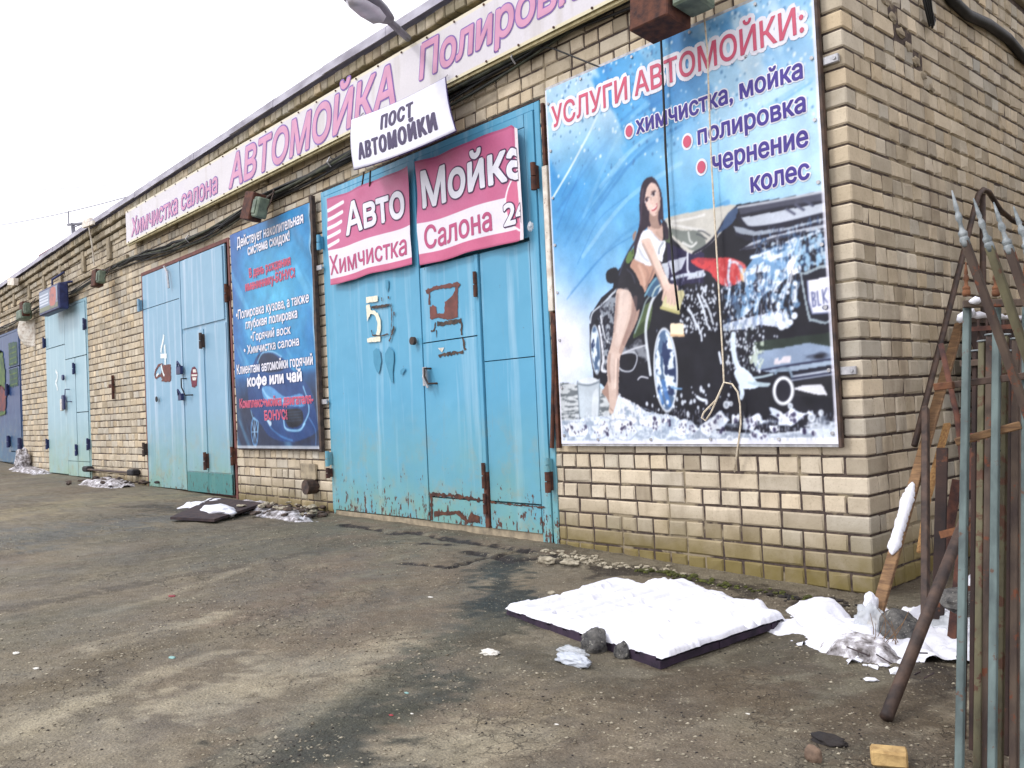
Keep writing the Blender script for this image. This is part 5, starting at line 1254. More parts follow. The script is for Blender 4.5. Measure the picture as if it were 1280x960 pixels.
# suds running down the body
W = (226, 236, 248); LB = (120, 166, 210)
cv.poly([(-0.625,1.794),(-0.567,1.843),(-0.480,1.867),(-0.354,1.902),(-0.313,1.904),(-0.296,1.855),(-0.310,1.783),(-0.284,1.724),(-0.366,1.699),(-0.430,1.661),(-0.505,1.633),(-0.561,1.592),(-0.653,1.516),(-0.680,1.529),(-0.643,1.680),(-0.650,1.740)], LB, .9, fn=nz_(20, 22, 61, .40, 8))
cv.poly([(-0.625,1.794),(-0.567,1.843),(-0.480,1.867),(-0.354,1.902),(-0.313,1.904),(-0.296,1.855),(-0.310,1.783),(-0.284,1.724),(-0.366,1.699),(-0.430,1.661),(-0.505,1.633),(-0.561,1.592),(-0.653,1.516),(-0.680,1.529),(-0.643,1.680),(-0.650,1.740)], W, .95, fn=nz_(26, 30, 71, .50, 14))
for pts, wd in (([(-0.314,1.895),(-0.297,1.837),(-0.341,1.779),(-0.407,1.705),(-0.503,1.661),(-0.581,1.614)], .05), ([(-0.549,1.783),(-0.441,1.823),(-0.317,1.840)], .035), ([(-0.407,1.705),(-0.441,1.653),(-0.471,1.581)], .035), ([(-0.355,1.716),(-0.368,1.662),(-0.401,1.624)], .035), ([(-0.328,1.656),(-0.338,1.574),(-0.325,1.545)], .04),
                ([(-0.413,1.602),(-0.432,1.539),(-0.398,1.498),(-0.392,1.432)], .045), ([(-0.733,1.855),(-0.751,1.754),(-0.743,1.694),(-0.772,1.589)], .02), ([(-0.739,1.851),(-0.679,1.822),(-0.649,1.759)], .022), ([(-0.314,1.886),(-0.234,1.908),(-0.165,1.923)], .02), ([(-0.589,1.846),(-0.481,1.858),(-0.397,1.872)], .026), ([(-0.525,1.645),(-0.561,1.592),(-0.586,1.538)], .022)):
    cv.stroke(pts, wd * 1.1, LB, .7, fn=nz_(40, 46, 19, .40, 10)); cv.stroke(pts, wd * .75, W, .95, fn=nz_(48, 52, 17, .36, 9))
cv.poly([(-0.361,1.782),(-0.310,1.783),(-0.284,1.724),(-0.345,1.710),(-0.374,1.737)], (246, 248, 252))
cv.poly([(-0.802,1.483),(-0.587,1.509),(-0.417,1.523),(-0.392,1.432),(-0.444,1.428),(-0.558,1.453),(-0.668,1.440),(-0.805,1.439)], (206, 216, 232), sm=False); cv.poly([(-0.802,1.483),(-0.417,1.523),(-0.392,1.432),(-0.805,1.439)], (120, 138, 170), .8, sm=False, fn=nz_(40, 10, 15, .5, 12))
for c_, s_ in (([(-0.343,1.482)], .02), ([(-0.369,1.448)], .018), ([(-0.389,1.483)], .014), ([(-0.356,1.526)], .012), ([(-0.328,1.659)], .014), ([(-0.376,1.616)], .012), ([(-0.423,1.435)], .026), ([(-0.440,1.484)], .026)): cv.ellipse(c_[0], s_, s_, W)
r_ = random.Random(8)
def dots(x0, z0, x1, z1, n, smin, smax, col=W, a=.9):
    for k_ in range(n):
        s_ = r_.uniform(smin, smax); cv.ellipse((r_.uniform(x0, x1), r_.uniform(z0, z1)), s_, s_ * r_.uniform(.8, 2), col, a)
P1 = [(-1.114,1.723),(-0.840,1.427)]; dots(P1[0][0], P1[1][1], P1[1][0], P1[0][1], 150, .003, .008)
for pts in ([(-1.046,1.611),(-1.013,1.546),(-0.998,1.483)], [(-0.967,1.683),(-0.932,1.577),(-0.918,1.505),(-0.897,1.463)], [(-0.944,1.670),(-0.901,1.594),(-0.871,1.490)], [(-0.991,1.502),(-0.964,1.439),(-0.961,1.398)], [(-1.050,1.597),(-1.021,1.563),(-0.999,1.520),(-0.983,1.482)], [(-0.971,1.680),(-0.945,1.615),(-0.925,1.552)]): cv.stroke(pts, .014, W, .9)
P1 = [(-0.799,1.721),(-0.429,1.332)]; dots(P1[0][0], P1[1][1], P1[1][0], P1[0][1], 120, .003, .008)
cv.poly([(-0.801,1.682),(-0.654,1.682),(-0.663,1.527),(-0.742,1.516)], LB, .5, fn=nz_(40, 30, 83, .5, 12))
P1 = [(-0.313,1.904),(-0.139,1.720)]; dots(P1[0][0], P1[1][1], P1[1][0], P1[0][1], 60, .004, .012, (150, 190, 220))
r9 = random.Random(77)
def flecks(poly_, n, cols, smin, smax):
    xs = [p[0] for p in poly_]; zs = [p[1] for p in poly_]
    for k_ in range(n):
        x, z_ = r9.uniform(min(xs), max(xs)), r9.uniform(min(zs), max(zs)); s_ = r9.uniform(smin, smax); an = r9.uniform(-.5, .5) + 1.4
        cv.stroke([(x, z_), (x + s_ * math.cos(an), z_ + s_ * 2 * math.sin(an))], r9.uniform(.003, .007), r9.choice(cols), r9.uniform(.4, .9))
flecks([(-0.581,1.980),(-0.144,1.631)], 260, [W, LB, (60, 90, 140), (180, 206, 230), (20, 24, 50)], .006, .022)
flecks([(-0.800,1.701),(-0.339,1.473)], 200, [W, LB, (90, 120, 160), (24, 28, 56)], .006, .03)
flecks([(-1.761,1.713),(-1.634,1.275)], 160, [(210, 214, 222), (120, 126, 140), (20, 20, 32)], .004, .016)
flecks([(-1.307,1.499),(-1.169,0.995)], 140, [(60, 96, 150), (226, 236, 244), (20, 30, 60)], .006, .02)
flecks([(-1.186,1.791),(-0.925,1.665)], 80, [(150, 160, 180), (60, 66, 90), (14, 14, 26)], .006, .02)
flecks([(-0.797,1.456),(-0.572,1.184)], 120, [W, (150, 170, 170), (30, 40, 40)], .004, .014)
# number plate
cv.poly([(-0.293,1.702),(-0.265,1.712),(-0.120,1.717),(-0.125,1.439),(-0.237,1.439),(-0.264,1.474)], (150, 166, 176)); cv.poly([(-0.280,1.687),(-0.256,1.697),(-0.121,1.704),(-0.128,1.450),(-0.226,1.453),(-0.251,1.481)], (16, 16, 30))
cv.poly([(-0.253,1.663),(-0.118,1.672),(-0.125,1.476),(-0.235,1.481),(-0.253,1.555)], (236, 238, 246), sm=False); cv.stroke([(-0.253,1.663),(-0.253,1.555),(-0.235,1.481),(-0.125,1.476)], .008, (110, 120, 160), sm=False)
bl = (84, 92, 140)
for pts in ([(-0.231,1.597),(-0.229,1.520)], [(-0.231,1.597),(-0.215,1.591),(-0.215,1.568),(-0.229,1.561),(-0.212,1.550),(-0.214,1.523),(-0.229,1.520)], [(-0.199,1.598),(-0.196,1.522),(-0.183,1.524)], [(-0.169,1.603),(-0.165,1.528)], [(-0.145,1.609),(-0.165,1.566),(-0.144,1.531)], [(-0.138,1.602),(-0.119,1.603)], [(-0.129,1.602),(-0.129,1.539)]): cv.stroke(pts, .008, bl, sm=False)
cv.poly([(-0.175,1.513),(-0.137,1.513),(-0.133,1.497),(-0.166,1.497)], (40, 44, 80))
# bumper
cv.poly([(-0.604,1.298),(-0.488,1.319),(-0.358,1.325),(-0.232,1.335),(-0.111,1.288),(-0.111,1.221),(-0.365,1.205),(-0.553,1.187),(-0.609,1.221)], (138, 158, 186), .95, fn=nz_(5, 12, 93, .12, 6))
cv.poly([(-0.611,1.359),(-0.106,1.372),(-0.111,1.288),(-0.268,1.326),(-0.413,1.313),(-0.575,1.303)], (30, 42, 36), sm=False); cv.poly([(-0.642,1.336),(-0.524,1.352),(-0.550,1.243),(-0.581,1.202),(-0.629,1.222)], (200, 214, 196), .8, fn=nz_(40, 40, 53, .52, 16))
cv.stroke([(-0.562,1.192),(-0.364,1.211),(-0.115,1.228)], .012, (26, 30, 56), sm=False); cv.poly([(-0.563,1.188),(-0.365,1.205),(-0.115,1.222),(-0.116,1.198),(-0.367,1.176),(-0.496,1.175)], (150, 168, 190), sm=False)
cv.poly([(-0.376,1.174),(-0.116,1.196),(-0.118,1.176),(-0.368,1.151)], (14, 16, 34), sm=False); cv.stroke([(-0.377,1.145),(-0.118,1.168)], .014, (196, 206, 222), sm=False); cv.stroke([(-0.378,1.135),(-0.119,1.155)], .012, (30, 34, 60), sm=False); cv.stroke([(-0.379,1.125),(-0.119,1.147)], .008, (170, 180, 200), sm=False)
cv.poly([(-0.379,1.114),(-0.120,1.136),(-0.126,1.029),(-0.148,1.017),(-0.375,1.039)], (24, 24, 32), sm=False)
cv.poly([(-0.381,1.079),(-0.317,1.094),(-0.212,1.097),(-0.194,1.084),(-0.173,1.034),(-0.241,1.041)], (226, 228, 236), sm=False); cv.stroke([(-0.478,1.170),(-0.458,1.190),(-0.420,1.196),(-0.389,1.181),(-0.377,1.147)], .016, (120, 140, 160))
cv.poly([(-0.478,1.254),(-0.454,1.257),(-0.452,1.240),(-0.436,1.245),(-0.430,1.260),(-0.375,1.264),(-0.382,1.227),(-0.484,1.219)], (232, 222, 226), .85, sm=False)
c_ = [(-0.435,1.070)][0]; cv.ellipse(c_, .068, .084, (160, 164, 170), rot=-.12); cv.ellipse(c_, .062, .078, (232, 236, 240), rot=-.12); cv.ellipse(c_, .046, .062, (16, 16, 30), rot=-.12)
cv.stroke([(-0.737,1.415),(-0.744,1.336),(-0.732,1.255),(-0.705,1.201)], .035, (206, 222, 236)); cv.poly([(-0.746,1.194),(-0.703,1.223),(-0.650,1.193),(-0.623,1.161),(-0.587,1.107),(-0.617,1.091),(-0.666,1.089),(-0.706,1.104),(-0.733,1.150)], (206, 222, 236)); cv.stroke([(-0.706,1.104),(-0.698,1.069),(-0.707,1.043)], .03, (206, 222, 236))
for pts in ([(-0.613,1.152),(-0.555,1.157),(-0.497,1.167)], [(-0.615,1.126),(-0.557,1.116),(-0.519,1.112)], [(-0.654,1.128),(-0.587,1.107),(-0.529,1.104)]): cv.stroke(pts, .014, (170, 190, 200))
P1 = [(-0.797,1.456),(-0.572,1.184)]; dots(P1[0][0], P1[1][1], P1[1][0], P1[0][1], 70, .003, .007); cv.stroke([(-0.842,1.317),(-0.830,1.253)], .016, W)
# wheels
def wheel(c_, rx, rz, seed):
    cv.ellipse(c_, rx * 1.15, rz * 1.06, (8, 8, 16)); cv.ellipse(c_, rx, rz, (208, 216, 226)); cv.ellipse(c_, rx * .86, rz * .94, (70, 96, 130))
    cv.ellipse(c_, rx * .84, rz * .92, (220, 232, 242), fn=nz_(34, 16, seed, .46, 12)); cv.ellipse(c_, rx * .84, rz * .92, (28, 44, 84), fn=nz_(30, 18, seed + 4, .56, 14))
c_ = [(-1.239,1.237)][0]; a_ = [(-1.333,1.243)][0]; bq = [(-1.256,0.969)][0]; wheel(c_, c_[0] - a_[0], c_[1] - bq[1], 3)
cv.stroke([(-1.262,1.167),(-1.241,1.082),(-1.219,1.018)], .03, (60, 110, 176), .8); cv.stroke([(-1.292,1.105),(-1.271,1.030)], .02, (60, 110, 176), .8)
c_ = [(-1.820,1.412)][0]; a_ = [(-1.866,1.416)][0]; bq = [(-1.831,1.242)][0]; wheel(c_, c_[0] - a_[0], c_[1] - bq[1], 13)
# mirror
cv.poly([(-1.699,1.899),(-1.685,1.928),(-1.645,1.944),(-1.605,1.940),(-1.586,1.909),(-1.592,1.865),(-1.611,1.843),(-1.655,1.842),(-1.689,1.861)], K); cv.stroke([(-1.431,2.086),(-1.484,2.034),(-1.546,1.956),(-1.582,1.891)], .016, (40, 44, 64)); cv.poly([(-1.490,2.026),(-1.439,2.044),(-1.448,1.993),(-1.490,1.952),(-1.522,1.970)], (96, 124, 66), fn=nz_(40, 40, 2, .3, 8))
# bucket
cv.poly([(-2.006,1.206),(-1.799,1.212),(-1.822,0.958),(-1.849,0.942),(-1.980,0.944),(-2.000,0.962)], (186, 198, 208), sm=False); cv.ellipse([(-1.904,1.205)][0], .085, .022, (220, 228, 234)); cv.stroke([(-2.006,1.206),(-2.000,0.962),(-1.980,0.944),(-1.849,0.942),(-1.822,0.958),(-1.799,1.212)], .008, (112, 124, 136)); cv.stroke([(-2.007,1.189),(-1.903,1.173),(-1.801,1.193)], .012, (120, 132, 144)); cv.poly([(-1.869,1.108),(-1.821,1.140),(-1.832,0.970),(-1.886,0.960)], (214, 222, 228), .7)
# ---- woman
skin, skin2, skin3 = (204, 180, 168), (160, 130, 118), (122, 94, 88)
hair = (38, 24, 40)
cv.poly([(-1.281,2.475),(-1.324,2.470),(-1.356,2.440),(-1.376,2.379),(-1.385,2.295),(-1.385,2.225),(-1.403,2.159),(-1.430,2.103),(-1.447,2.045),(-1.446,2.001),(-1.419,2.041),(-1.393,2.105),(-1.356,2.142),(-1.316,2.169),(-1.297,2.208),(-1.214,2.184),(-1.206,2.140),(-1.197,2.087),(-1.185,2.052),(-1.165,2.065),(-1.168,2.124),(-1.187,2.153),(-1.199,2.197),(-1.198,2.273),(-1.204,2.351),(-1.223,2.410),(-1.248,2.452)], hair)
cv.poly([(-1.458,1.655),(-1.425,1.646),(-1.440,1.588),(-1.476,1.526),(-1.522,1.465),(-1.593,1.361),(-1.620,1.341),(-1.603,1.417),(-1.547,1.511),(-1.501,1.572)], skin2)
cv.poly([(-1.727,1.191),(-1.764,1.148),(-1.784,1.121),(-1.745,1.080),(-1.715,1.034),(-1.686,1.033),(-1.679,1.144),(-1.705,1.190)], skin2)
cv.poly([(-1.604,1.796),(-1.523,1.783),(-1.462,1.748),(-1.446,1.708),(-1.459,1.644),(-1.486,1.560),(-1.537,1.455),(-1.579,1.387),(-1.605,1.340),(-1.618,1.252),(-1.632,1.142),(-1.638,1.054),(-1.633,0.993),(-1.654,0.966),(-1.689,0.946),(-1.711,0.967),(-1.730,0.995),(-1.721,1.034),(-1.721,1.124),(-1.729,1.236),(-1.717,1.348),(-1.686,1.418),(-1.659,1.500),(-1.641,1.598),(-1.625,1.708)], skin)
cv.stroke([(-1.471,1.722),(-1.489,1.604),(-1.549,1.478),(-1.598,1.383)], .03, skin2, .7); cv.stroke([(-1.694,1.368),(-1.711,1.280),(-1.705,1.190)], .02, skin2, .6); cv.stroke([(-1.567,1.767),(-1.589,1.637),(-1.619,1.518)], .03, (222, 204, 194), .7); cv.stroke([(-1.638,1.331),(-1.651,1.232),(-1.664,1.144)], .016, (236, 214, 202), .7)
cv.stroke([(-1.717,1.012),(-1.689,0.989),(-1.653,0.982)], .008, skin3, .6)
cv.poly([(-1.489,1.928),(-1.446,1.979),(-1.401,1.951),(-1.348,1.918),(-1.282,1.915),(-1.281,1.864),(-1.305,1.825),(-1.345,1.787),(-1.379,1.740),(-1.401,1.773),(-1.421,1.832),(-1.449,1.884)], (196, 152, 132)); cv.stroke([(-1.413,1.927),(-1.384,1.862),(-1.372,1.791)], .02, (216, 178, 158), .7); cv.stroke([(-1.296,1.883),(-1.321,1.835),(-1.362,1.781)], .014, skin3, .6)
cv.poly([(-1.525,1.963),(-1.489,1.928),(-1.449,1.884),(-1.421,1.832),(-1.401,1.773),(-1.379,1.736),(-1.386,1.702),(-1.406,1.683),(-1.430,1.660),(-1.448,1.632),(-1.470,1.700),(-1.501,1.769),(-1.556,1.794),(-1.599,1.804),(-1.590,1.847),(-1.567,1.897)], (22, 20, 30))
cv.poly([(-1.600,1.810),(-1.482,1.767),(-1.450,1.719),(-1.458,1.655),(-1.428,1.643),(-1.392,1.701),(-1.379,1.753),(-1.424,1.802)], (20, 18, 28)); cv.stroke([(-1.514,1.916),(-1.472,1.875),(-1.453,1.820)], .012, (60, 60, 78), .7)
cv.poly([(-1.321,2.170),(-1.298,2.191),(-1.235,2.192),(-1.211,2.149),(-1.207,2.089),(-1.222,2.054),(-1.263,2.082),(-1.292,2.122),(-1.329,2.141)], (206, 172, 158)); cv.poly([(-1.307,2.253),(-1.240,2.244),(-1.232,2.191),(-1.217,2.142),(-1.259,2.137),(-1.301,2.157),(-1.314,2.194)], skin2)
cv.poly([(-1.369,2.140),(-1.328,2.144),(-1.300,2.132),(-1.272,2.097),(-1.238,2.059),(-1.193,2.046),(-1.199,1.995),(-1.215,1.960),(-1.225,1.919),(-1.256,1.937),(-1.282,1.908),(-1.343,1.914),(-1.401,1.946),(-1.447,1.974),(-1.434,2.008),(-1.413,2.066),(-1.393,2.105)], (232, 236, 244))
cv.stroke([(-1.406,2.038),(-1.377,1.982),(-1.336,1.941)], .012, (186, 192, 206), .8); cv.stroke([(-1.213,2.040),(-1.241,2.010),(-1.248,1.978)], .016, (120, 130, 140), .7); cv.stroke([(-1.303,2.124),(-1.263,2.082),(-1.223,2.041)], .008, (190, 196, 210), .8); cv.stroke([(-1.310,2.005),(-1.297,1.952),(-1.294,1.917)], .010, (180, 186, 200), .8)
cv.poly([(-1.450,2.133),(-1.432,2.152),(-1.419,2.145),(-1.440,2.092),(-1.452,2.107)], skin2)
cv.poly([(-1.384,2.080),(-1.348,2.093),(-1.314,2.083),(-1.292,2.040),(-1.269,1.981),(-1.239,1.917),(-1.209,1.845),(-1.181,1.790),(-1.161,1.737),(-1.145,1.672),(-1.184,1.665),(-1.211,1.706),(-1.239,1.781),(-1.277,1.846),(-1.300,1.909),(-1.319,1.955),(-1.344,2.011),(-1.367,2.053)], (226, 196, 182)); cv.stroke([(-1.372,2.058),(-1.328,1.974),(-1.295,1.900),(-1.258,1.818),(-1.217,1.719)], .016, skin2, .7)
cv.poly([(-1.331,2.387),(-1.316,2.427),(-1.283,2.437),(-1.244,2.417),(-1.223,2.380),(-1.215,2.332),(-1.219,2.278),(-1.237,2.239),(-1.265,2.219),(-1.290,2.231),(-1.315,2.263),(-1.334,2.310),(-1.341,2.355)], (224, 194, 182))
cv.poly([(-1.281,2.474),(-1.322,2.469),(-1.348,2.434),(-1.341,2.346),(-1.317,2.410),(-1.283,2.435),(-1.242,2.415),(-1.219,2.363),(-1.209,2.259),(-1.201,2.308),(-1.208,2.369),(-1.231,2.425),(-1.255,2.457)], hair); cv.stroke([(-1.226,2.237),(-1.232,2.196),(-1.224,2.160)], .016, hair); cv.stroke([(-1.316,2.255),(-1.321,2.204),(-1.311,2.168)], .02, hair)
for p_ in ([(-1.322,2.332)], [(-1.266,2.359)]): cv.ellipse(p_[0], .020, .011, (236, 226, 226), rot=.5); cv.ellipse(p_[0], .010, .011, (50, 34, 44)); cv.stroke([(p_[0][0] - .018, p_[0][1] + .002), (p_[0][0], p_[0][1] + .013), (p_[0][0] + .018, p_[0][1] + .014)], .006, (50, 34, 44))
cv.stroke([(-1.334,2.346),(-1.315,2.351)], .006, (60, 36, 40)); cv.stroke([(-1.281,2.376),(-1.255,2.379)], .006, (60, 36, 40)); cv.stroke([(-1.287,2.343),(-1.291,2.308),(-1.279,2.302)], .006, skin2, .9)
cv.poly([(-1.287,2.264),(-1.264,2.270),(-1.243,2.298),(-1.242,2.278),(-1.254,2.259),(-1.279,2.252)], (170, 60, 70)); cv.stroke([(-1.279,2.266),(-1.259,2.272),(-1.247,2.285)], .007, (246, 240, 240)); cv.poly([(-1.264,2.236),(-1.231,2.255),(-1.221,2.278),(-1.220,2.261),(-1.241,2.231)], skin2, .7); cv.ellipse([(-1.304,2.304)][0], .025, .025, (236, 200, 190), .7)
for pts_, w_, c_, a_ in (([(-1.531,1.773),(-1.537,1.675),(-1.573,1.558),(-1.623,1.441)], .05, (226, 210, 202), .35), ([(-1.454,1.720),(-1.468,1.634),(-1.510,1.540),(-1.566,1.436)], .035, (120, 92, 86), .45), ([(-1.603,1.760),(-1.625,1.641),(-1.647,1.521)], .02, (130, 104, 98), .4), ([(-1.623,1.330),(-1.635,1.209),(-1.646,1.087)], .018, (124, 98, 92), .45), ([(-1.668,1.366),(-1.683,1.256),(-1.682,1.144)], .025, (224, 208, 200), .35),
        ([(-1.306,2.069),(-1.269,1.981),(-1.224,1.864),(-1.178,1.765)], .018, (236, 214, 204), .4), ([(-1.224,2.364),(-1.225,2.305),(-1.239,2.256)], .018, (170, 136, 126), .4), ([(-1.380,1.930),(-1.341,1.864),(-1.355,1.806)], .02, (150, 112, 98), .4), ([(-1.350,2.408),(-1.370,2.292),(-1.385,2.191)], .016, (84, 66, 84), .5), ([(-1.260,2.116),(-1.241,2.087),(-1.211,2.065)], .012, (170, 140, 130), .5)):
    cv.stroke(pts_, w_, c_, a_)
# sponge, hand, cube
cv.poly([(-1.205,1.737),(-1.071,1.719),(-1.065,1.692),(-1.117,1.584),(-1.145,1.589),(-1.252,1.633)], (214, 208, 160), sm=False); cv.stroke([(-1.252,1.633),(-1.117,1.584)], .02, (186, 180, 120), sm=False); cv.poly([(-1.185,1.527),(-1.089,1.517),(-1.085,1.441),(-1.098,1.434),(-1.177,1.442),(-1.191,1.466)], (240, 222, 190), sm=False); cv.stroke([(-1.187,1.451),(-1.089,1.440)], .014, (196, 160, 120), sm=False)
for q_, pts in enumerate(([(-1.200,1.740),(-1.190,1.697),(-1.198,1.661)], [(-1.181,1.738),(-1.167,1.684),(-1.178,1.645)], [(-1.162,1.735),(-1.147,1.681),(-1.152,1.638)], [(-1.143,1.733),(-1.129,1.689),(-1.126,1.645)], [(-1.200,1.746),(-1.221,1.712),(-1.236,1.682)])): cv.stroke(pts, (.034, .018), (222, 192, 176)); cv.stroke([(a_ + .008, b_) for a_, b_ in pts], .004, skin2, .8)
cv.poly([(-1.217,1.779),(-1.122,1.761),(-1.118,1.724),(-1.188,1.726),(-1.210,1.747)], (224, 194, 180))
# foam
def foam(pts, seed, col=(232, 238, 246)):
    rr = random.Random(seed); pts = [((a[0] * (1 - t_) + b_[0] * t_) + rr.uniform(-.012, .012), (a[1] * (1 - t_) + b_[1] * t_) + rr.uniform(-.014, .014)) for a, b_ in zip(pts, pts[1:] + pts[:1]) for t_ in (0, .5)]
    cv.poly(pts, (150, 164, 186)); c_ = np.mean(np.array(pts), 0); q_ = [tuple(c_ + (np.array(p) - c_) * .93) for p in pts]; cv.poly(q_, col)
    cv.poly(q_, (196, 208, 224), .8, fn=nz_(18, 18, seed, .5, 6)); rr = random.Random(seed); xs = [p[0] for p in pts]; zs = [p[1] for p in pts]
    for k_ in range(16):
        s_ = rr.uniform(.003, .007) if rr.random() < .9 else .012; p_ = (rr.uniform(min(xs) + .03, max(xs) - .03), rr.uniform(min(zs) + .02, max(zs) - .03))
        cv.ellipse(p_, s_, s_ * 1.2, (30, 24, 56), .85)
cv.poly([(-2.225,0.932),(-2.028,0.940),(-1.871,0.959),(-1.720,0.956),(-1.690,0.978),(-1.635,1.098),(-1.597,1.074),(-1.487,1.027),(-1.407,0.981),(-1.301,0.962),(-1.173,0.944),(-1.101,0.880),(-0.932,0.858),(-0.594,0.825),(-0.094,0.866),(-0.102,0.716),(-2.240,0.694)], (216, 226, 238), sm=False)
cv.poly([(-2.225,0.932),(-1.871,0.948),(-1.720,0.956),(-1.645,1.098),(-1.487,1.027),(-1.301,0.962),(-0.932,0.858),(-0.938,0.747),(-2.237,0.741)], (150, 166, 186), sm=False, fn=nz_(14, 24, 121, .52, 8)); cv.poly([(-1.637,1.109),(-1.596,1.080),(-1.473,1.026),(-1.436,0.960),(-1.552,0.886),(-1.683,0.855),(-1.723,0.922),(-1.674,0.988)], (240, 242, 248), .9, fn=nz_(50, 50, 33, .4, 8))
cv.poly([(-1.113,0.882),(-0.873,0.897),(-0.649,0.893),(-0.531,0.908),(-0.330,0.888),(-0.205,0.926),(-0.112,0.916),(-0.121,0.757),(-1.121,0.753)], (120, 132, 150), .75, sm=False, fn=nz_(9, 22, 131, .45, 8)); cv.poly([(-0.386,0.856),(-0.206,0.902),(-0.114,0.884),(-0.119,0.789),(-0.390,0.789)], (206, 216, 228), .85, sm=False, fn=nz_(10, 26, 141, .5, 10)); cv.poly([(-1.118,0.799),(-0.674,0.807),(-0.118,0.809),(-0.121,0.757),(-1.121,0.753)], (236, 240, 246), sm=False)
for sd_, pts in enumerate(([(-2.177,0.895),(-2.093,0.929),(-1.981,0.927),(-1.907,0.869),(-1.958,0.812),(-2.101,0.812)], [(-1.891,0.880),(-1.827,0.924),(-1.764,0.968),(-1.708,0.922),(-1.727,0.855),(-1.835,0.805)], [(-1.493,0.929),(-1.383,0.938),(-1.249,0.961),(-1.186,0.939),(-1.239,0.914),(-1.359,0.884),(-1.468,0.885)], [(-1.723,0.922),(-1.576,0.942),(-1.483,0.864),(-1.557,0.799),(-1.700,0.811)], [(-1.202,0.882),(-1.148,0.922),(-1.074,0.911),(-1.016,0.859),(-1.092,0.824),(-1.179,0.835)],
        [(-0.997,0.881),(-0.891,0.933),(-0.858,0.968),(-0.788,0.922),(-0.832,0.870),(-0.952,0.817),(-0.994,0.844)], [(-0.776,0.940),(-0.715,0.947),(-0.728,0.895),(-0.780,0.887)], [(-0.696,0.929),(-0.626,0.945),(-0.577,0.948),(-0.546,0.896),(-0.600,0.892),(-0.651,0.854),(-0.695,0.868)], [(-0.523,0.968),(-0.471,0.975),(-0.450,0.940),(-0.379,0.964),(-0.290,0.949),(-0.252,0.936),(-0.319,0.912),(-0.385,0.868),(-0.458,0.873),(-0.484,0.912),(-0.530,0.934)], [(-1.101,0.901),(-1.045,0.909),(-1.009,0.854),(-1.061,0.827),(-1.104,0.845)], [(-0.672,0.833),(-0.622,0.850),(-0.555,0.840),(-0.537,0.806),(-0.655,0.789)],
        [(-0.533,0.874),(-0.477,0.878),(-0.474,0.844),(-0.521,0.840)], [(-0.336,0.859),(-0.295,0.867),(-0.293,0.830),(-0.333,0.830)], [(-0.279,0.846),(-0.243,0.854),(-0.245,0.821),(-0.276,0.822)], [(-1.382,0.948),(-1.288,0.957),(-1.307,0.873),(-1.362,0.841)])): foam(pts, sd_)
for c_, s_ in (([(-0.217,0.941)], .016), ([(-0.396,0.983)], .016), ([(-0.809,1.004)], .022), ([(-0.777,1.009)], .014), ([(-0.797,0.798)], .024), ([(-0.273,0.916)], .022)): cv.ellipse(c_[0], s_, s_ * 1.1, (220, 228, 236)); cv.ellipse(c_[0], s_ * .6, s_ * .6, (110, 120, 136), .6)
P1 = [(-1.188,1.146),(-0.733,0.983)]; dots(P1[0][0], P1[1][1], P1[1][0], P1[0][1], 22, .004, .012); P1 = [(-1.566,1.106),(-0.975,0.929)]; dots(P1[0][0], P1[1][1], P1[1][0], P1[0][1], 22, .004, .012)
cv.stroke([(-1.004,1.057),(-0.980,1.043),(-0.956,1.038)], .014, W); cv.stroke([(-1.013,1.060),(-0.992,1.045),(-0.966,1.035)], .018, W); cv.stroke([(-1.200,1.127),(-1.162,1.117),(-1.124,1.113)], .012, LB)
flecks([(-2.222,0.979),(-0.984,0.778)], 420, [(240, 244, 250), (176, 186, 204), (140, 150, 172), (226, 232, 242)], .003, .012); flecks([(-1.110,0.938),(-0.120,0.773)], 380, [(240, 244, 250), (176, 186, 204), (140, 150, 172), (226, 232, 242)], .003, .012)
cv.put(((u < .006) | (u > .992) | (v < .008)).astype(float), (226, 226, 238), .85)
def yfp(X, Z):
    t = (X - qx0) / (qx1 - qx0); s_ = (Z - qz0) / (qz1 - qz0); e = np.clip(np.minimum(np.minimum(t, 1 - t), np.minimum(s_, 1 - s_)) * 8, 0, 1)
    return -0.05 + 0.010 * (fbm(X * 1.8 + Z * 1.2, Z * 1.5, 177, 3) - .5) * 2 * e + 0.0045 * np.sin(Z * 22 + X * 5) * np.exp(-np.minimum(t, 1 - t) / .05) * e + 0.005 * np.sin((Z + X) * 15) * np.exp(-((1 - t) ** 2 + (s_ - .75) ** 2) / .02)
photographic(cv, 5, .08); rel(print_sheet('vinyl', cv, yfp, M['print']), pr)
NAV, WH = M['ink_navy'], M['ink_white']
words('УСЛУГИ АВТОМОЙКИ:', (-2.125, 3.02), (-0.19, 3.168), pr, M['ink_red'], WH, yf=yfp, b1=.02, b2=.19, cell=.12)
for s_, xa, xb, zb, zt in (('химчистка, мойка', -1.372, -0.215, 2.773, 2.857), ('полировка', -0.909, -0.205, 2.585, 2.668), ('чернение', -0.812, -0.205, 2.398, 2.484), ('колес', -0.562, -0.205, 2.218, 2.301)):
    words(s_, (xa, zb), (xb, zt), pr, NAV, WH, 'x', yf=yfp, b1=.045, b2=.14, cell=.12)
for x, z_ in ((-1.433, 2.808), (-0.989, 2.624), (-0.894, 2.443)):
    yy = float(yfp(np.array([x]), np.array([z_]))[0])
    for m_, r0, dy in ((M['ink_red'], .03, .0056), (WH, .042, .003)):
        rel(MB().add([(x + r0 * math.cos(a), yy - dy, z_ + r0 * 1.25 * math.sin(a)) for a in np.linspace(0, 2 * math.pi, 20, endpoint=False)], [tuple(range(20))]).build('bullet_mark', m_), pr)
mb = MB().box(qx1, qx1 + .018, -0.055, -0.02, qz0 - .02, qz1 + .06, .003); rel(mb.build('frame_post', M['rust_tube']), pr)
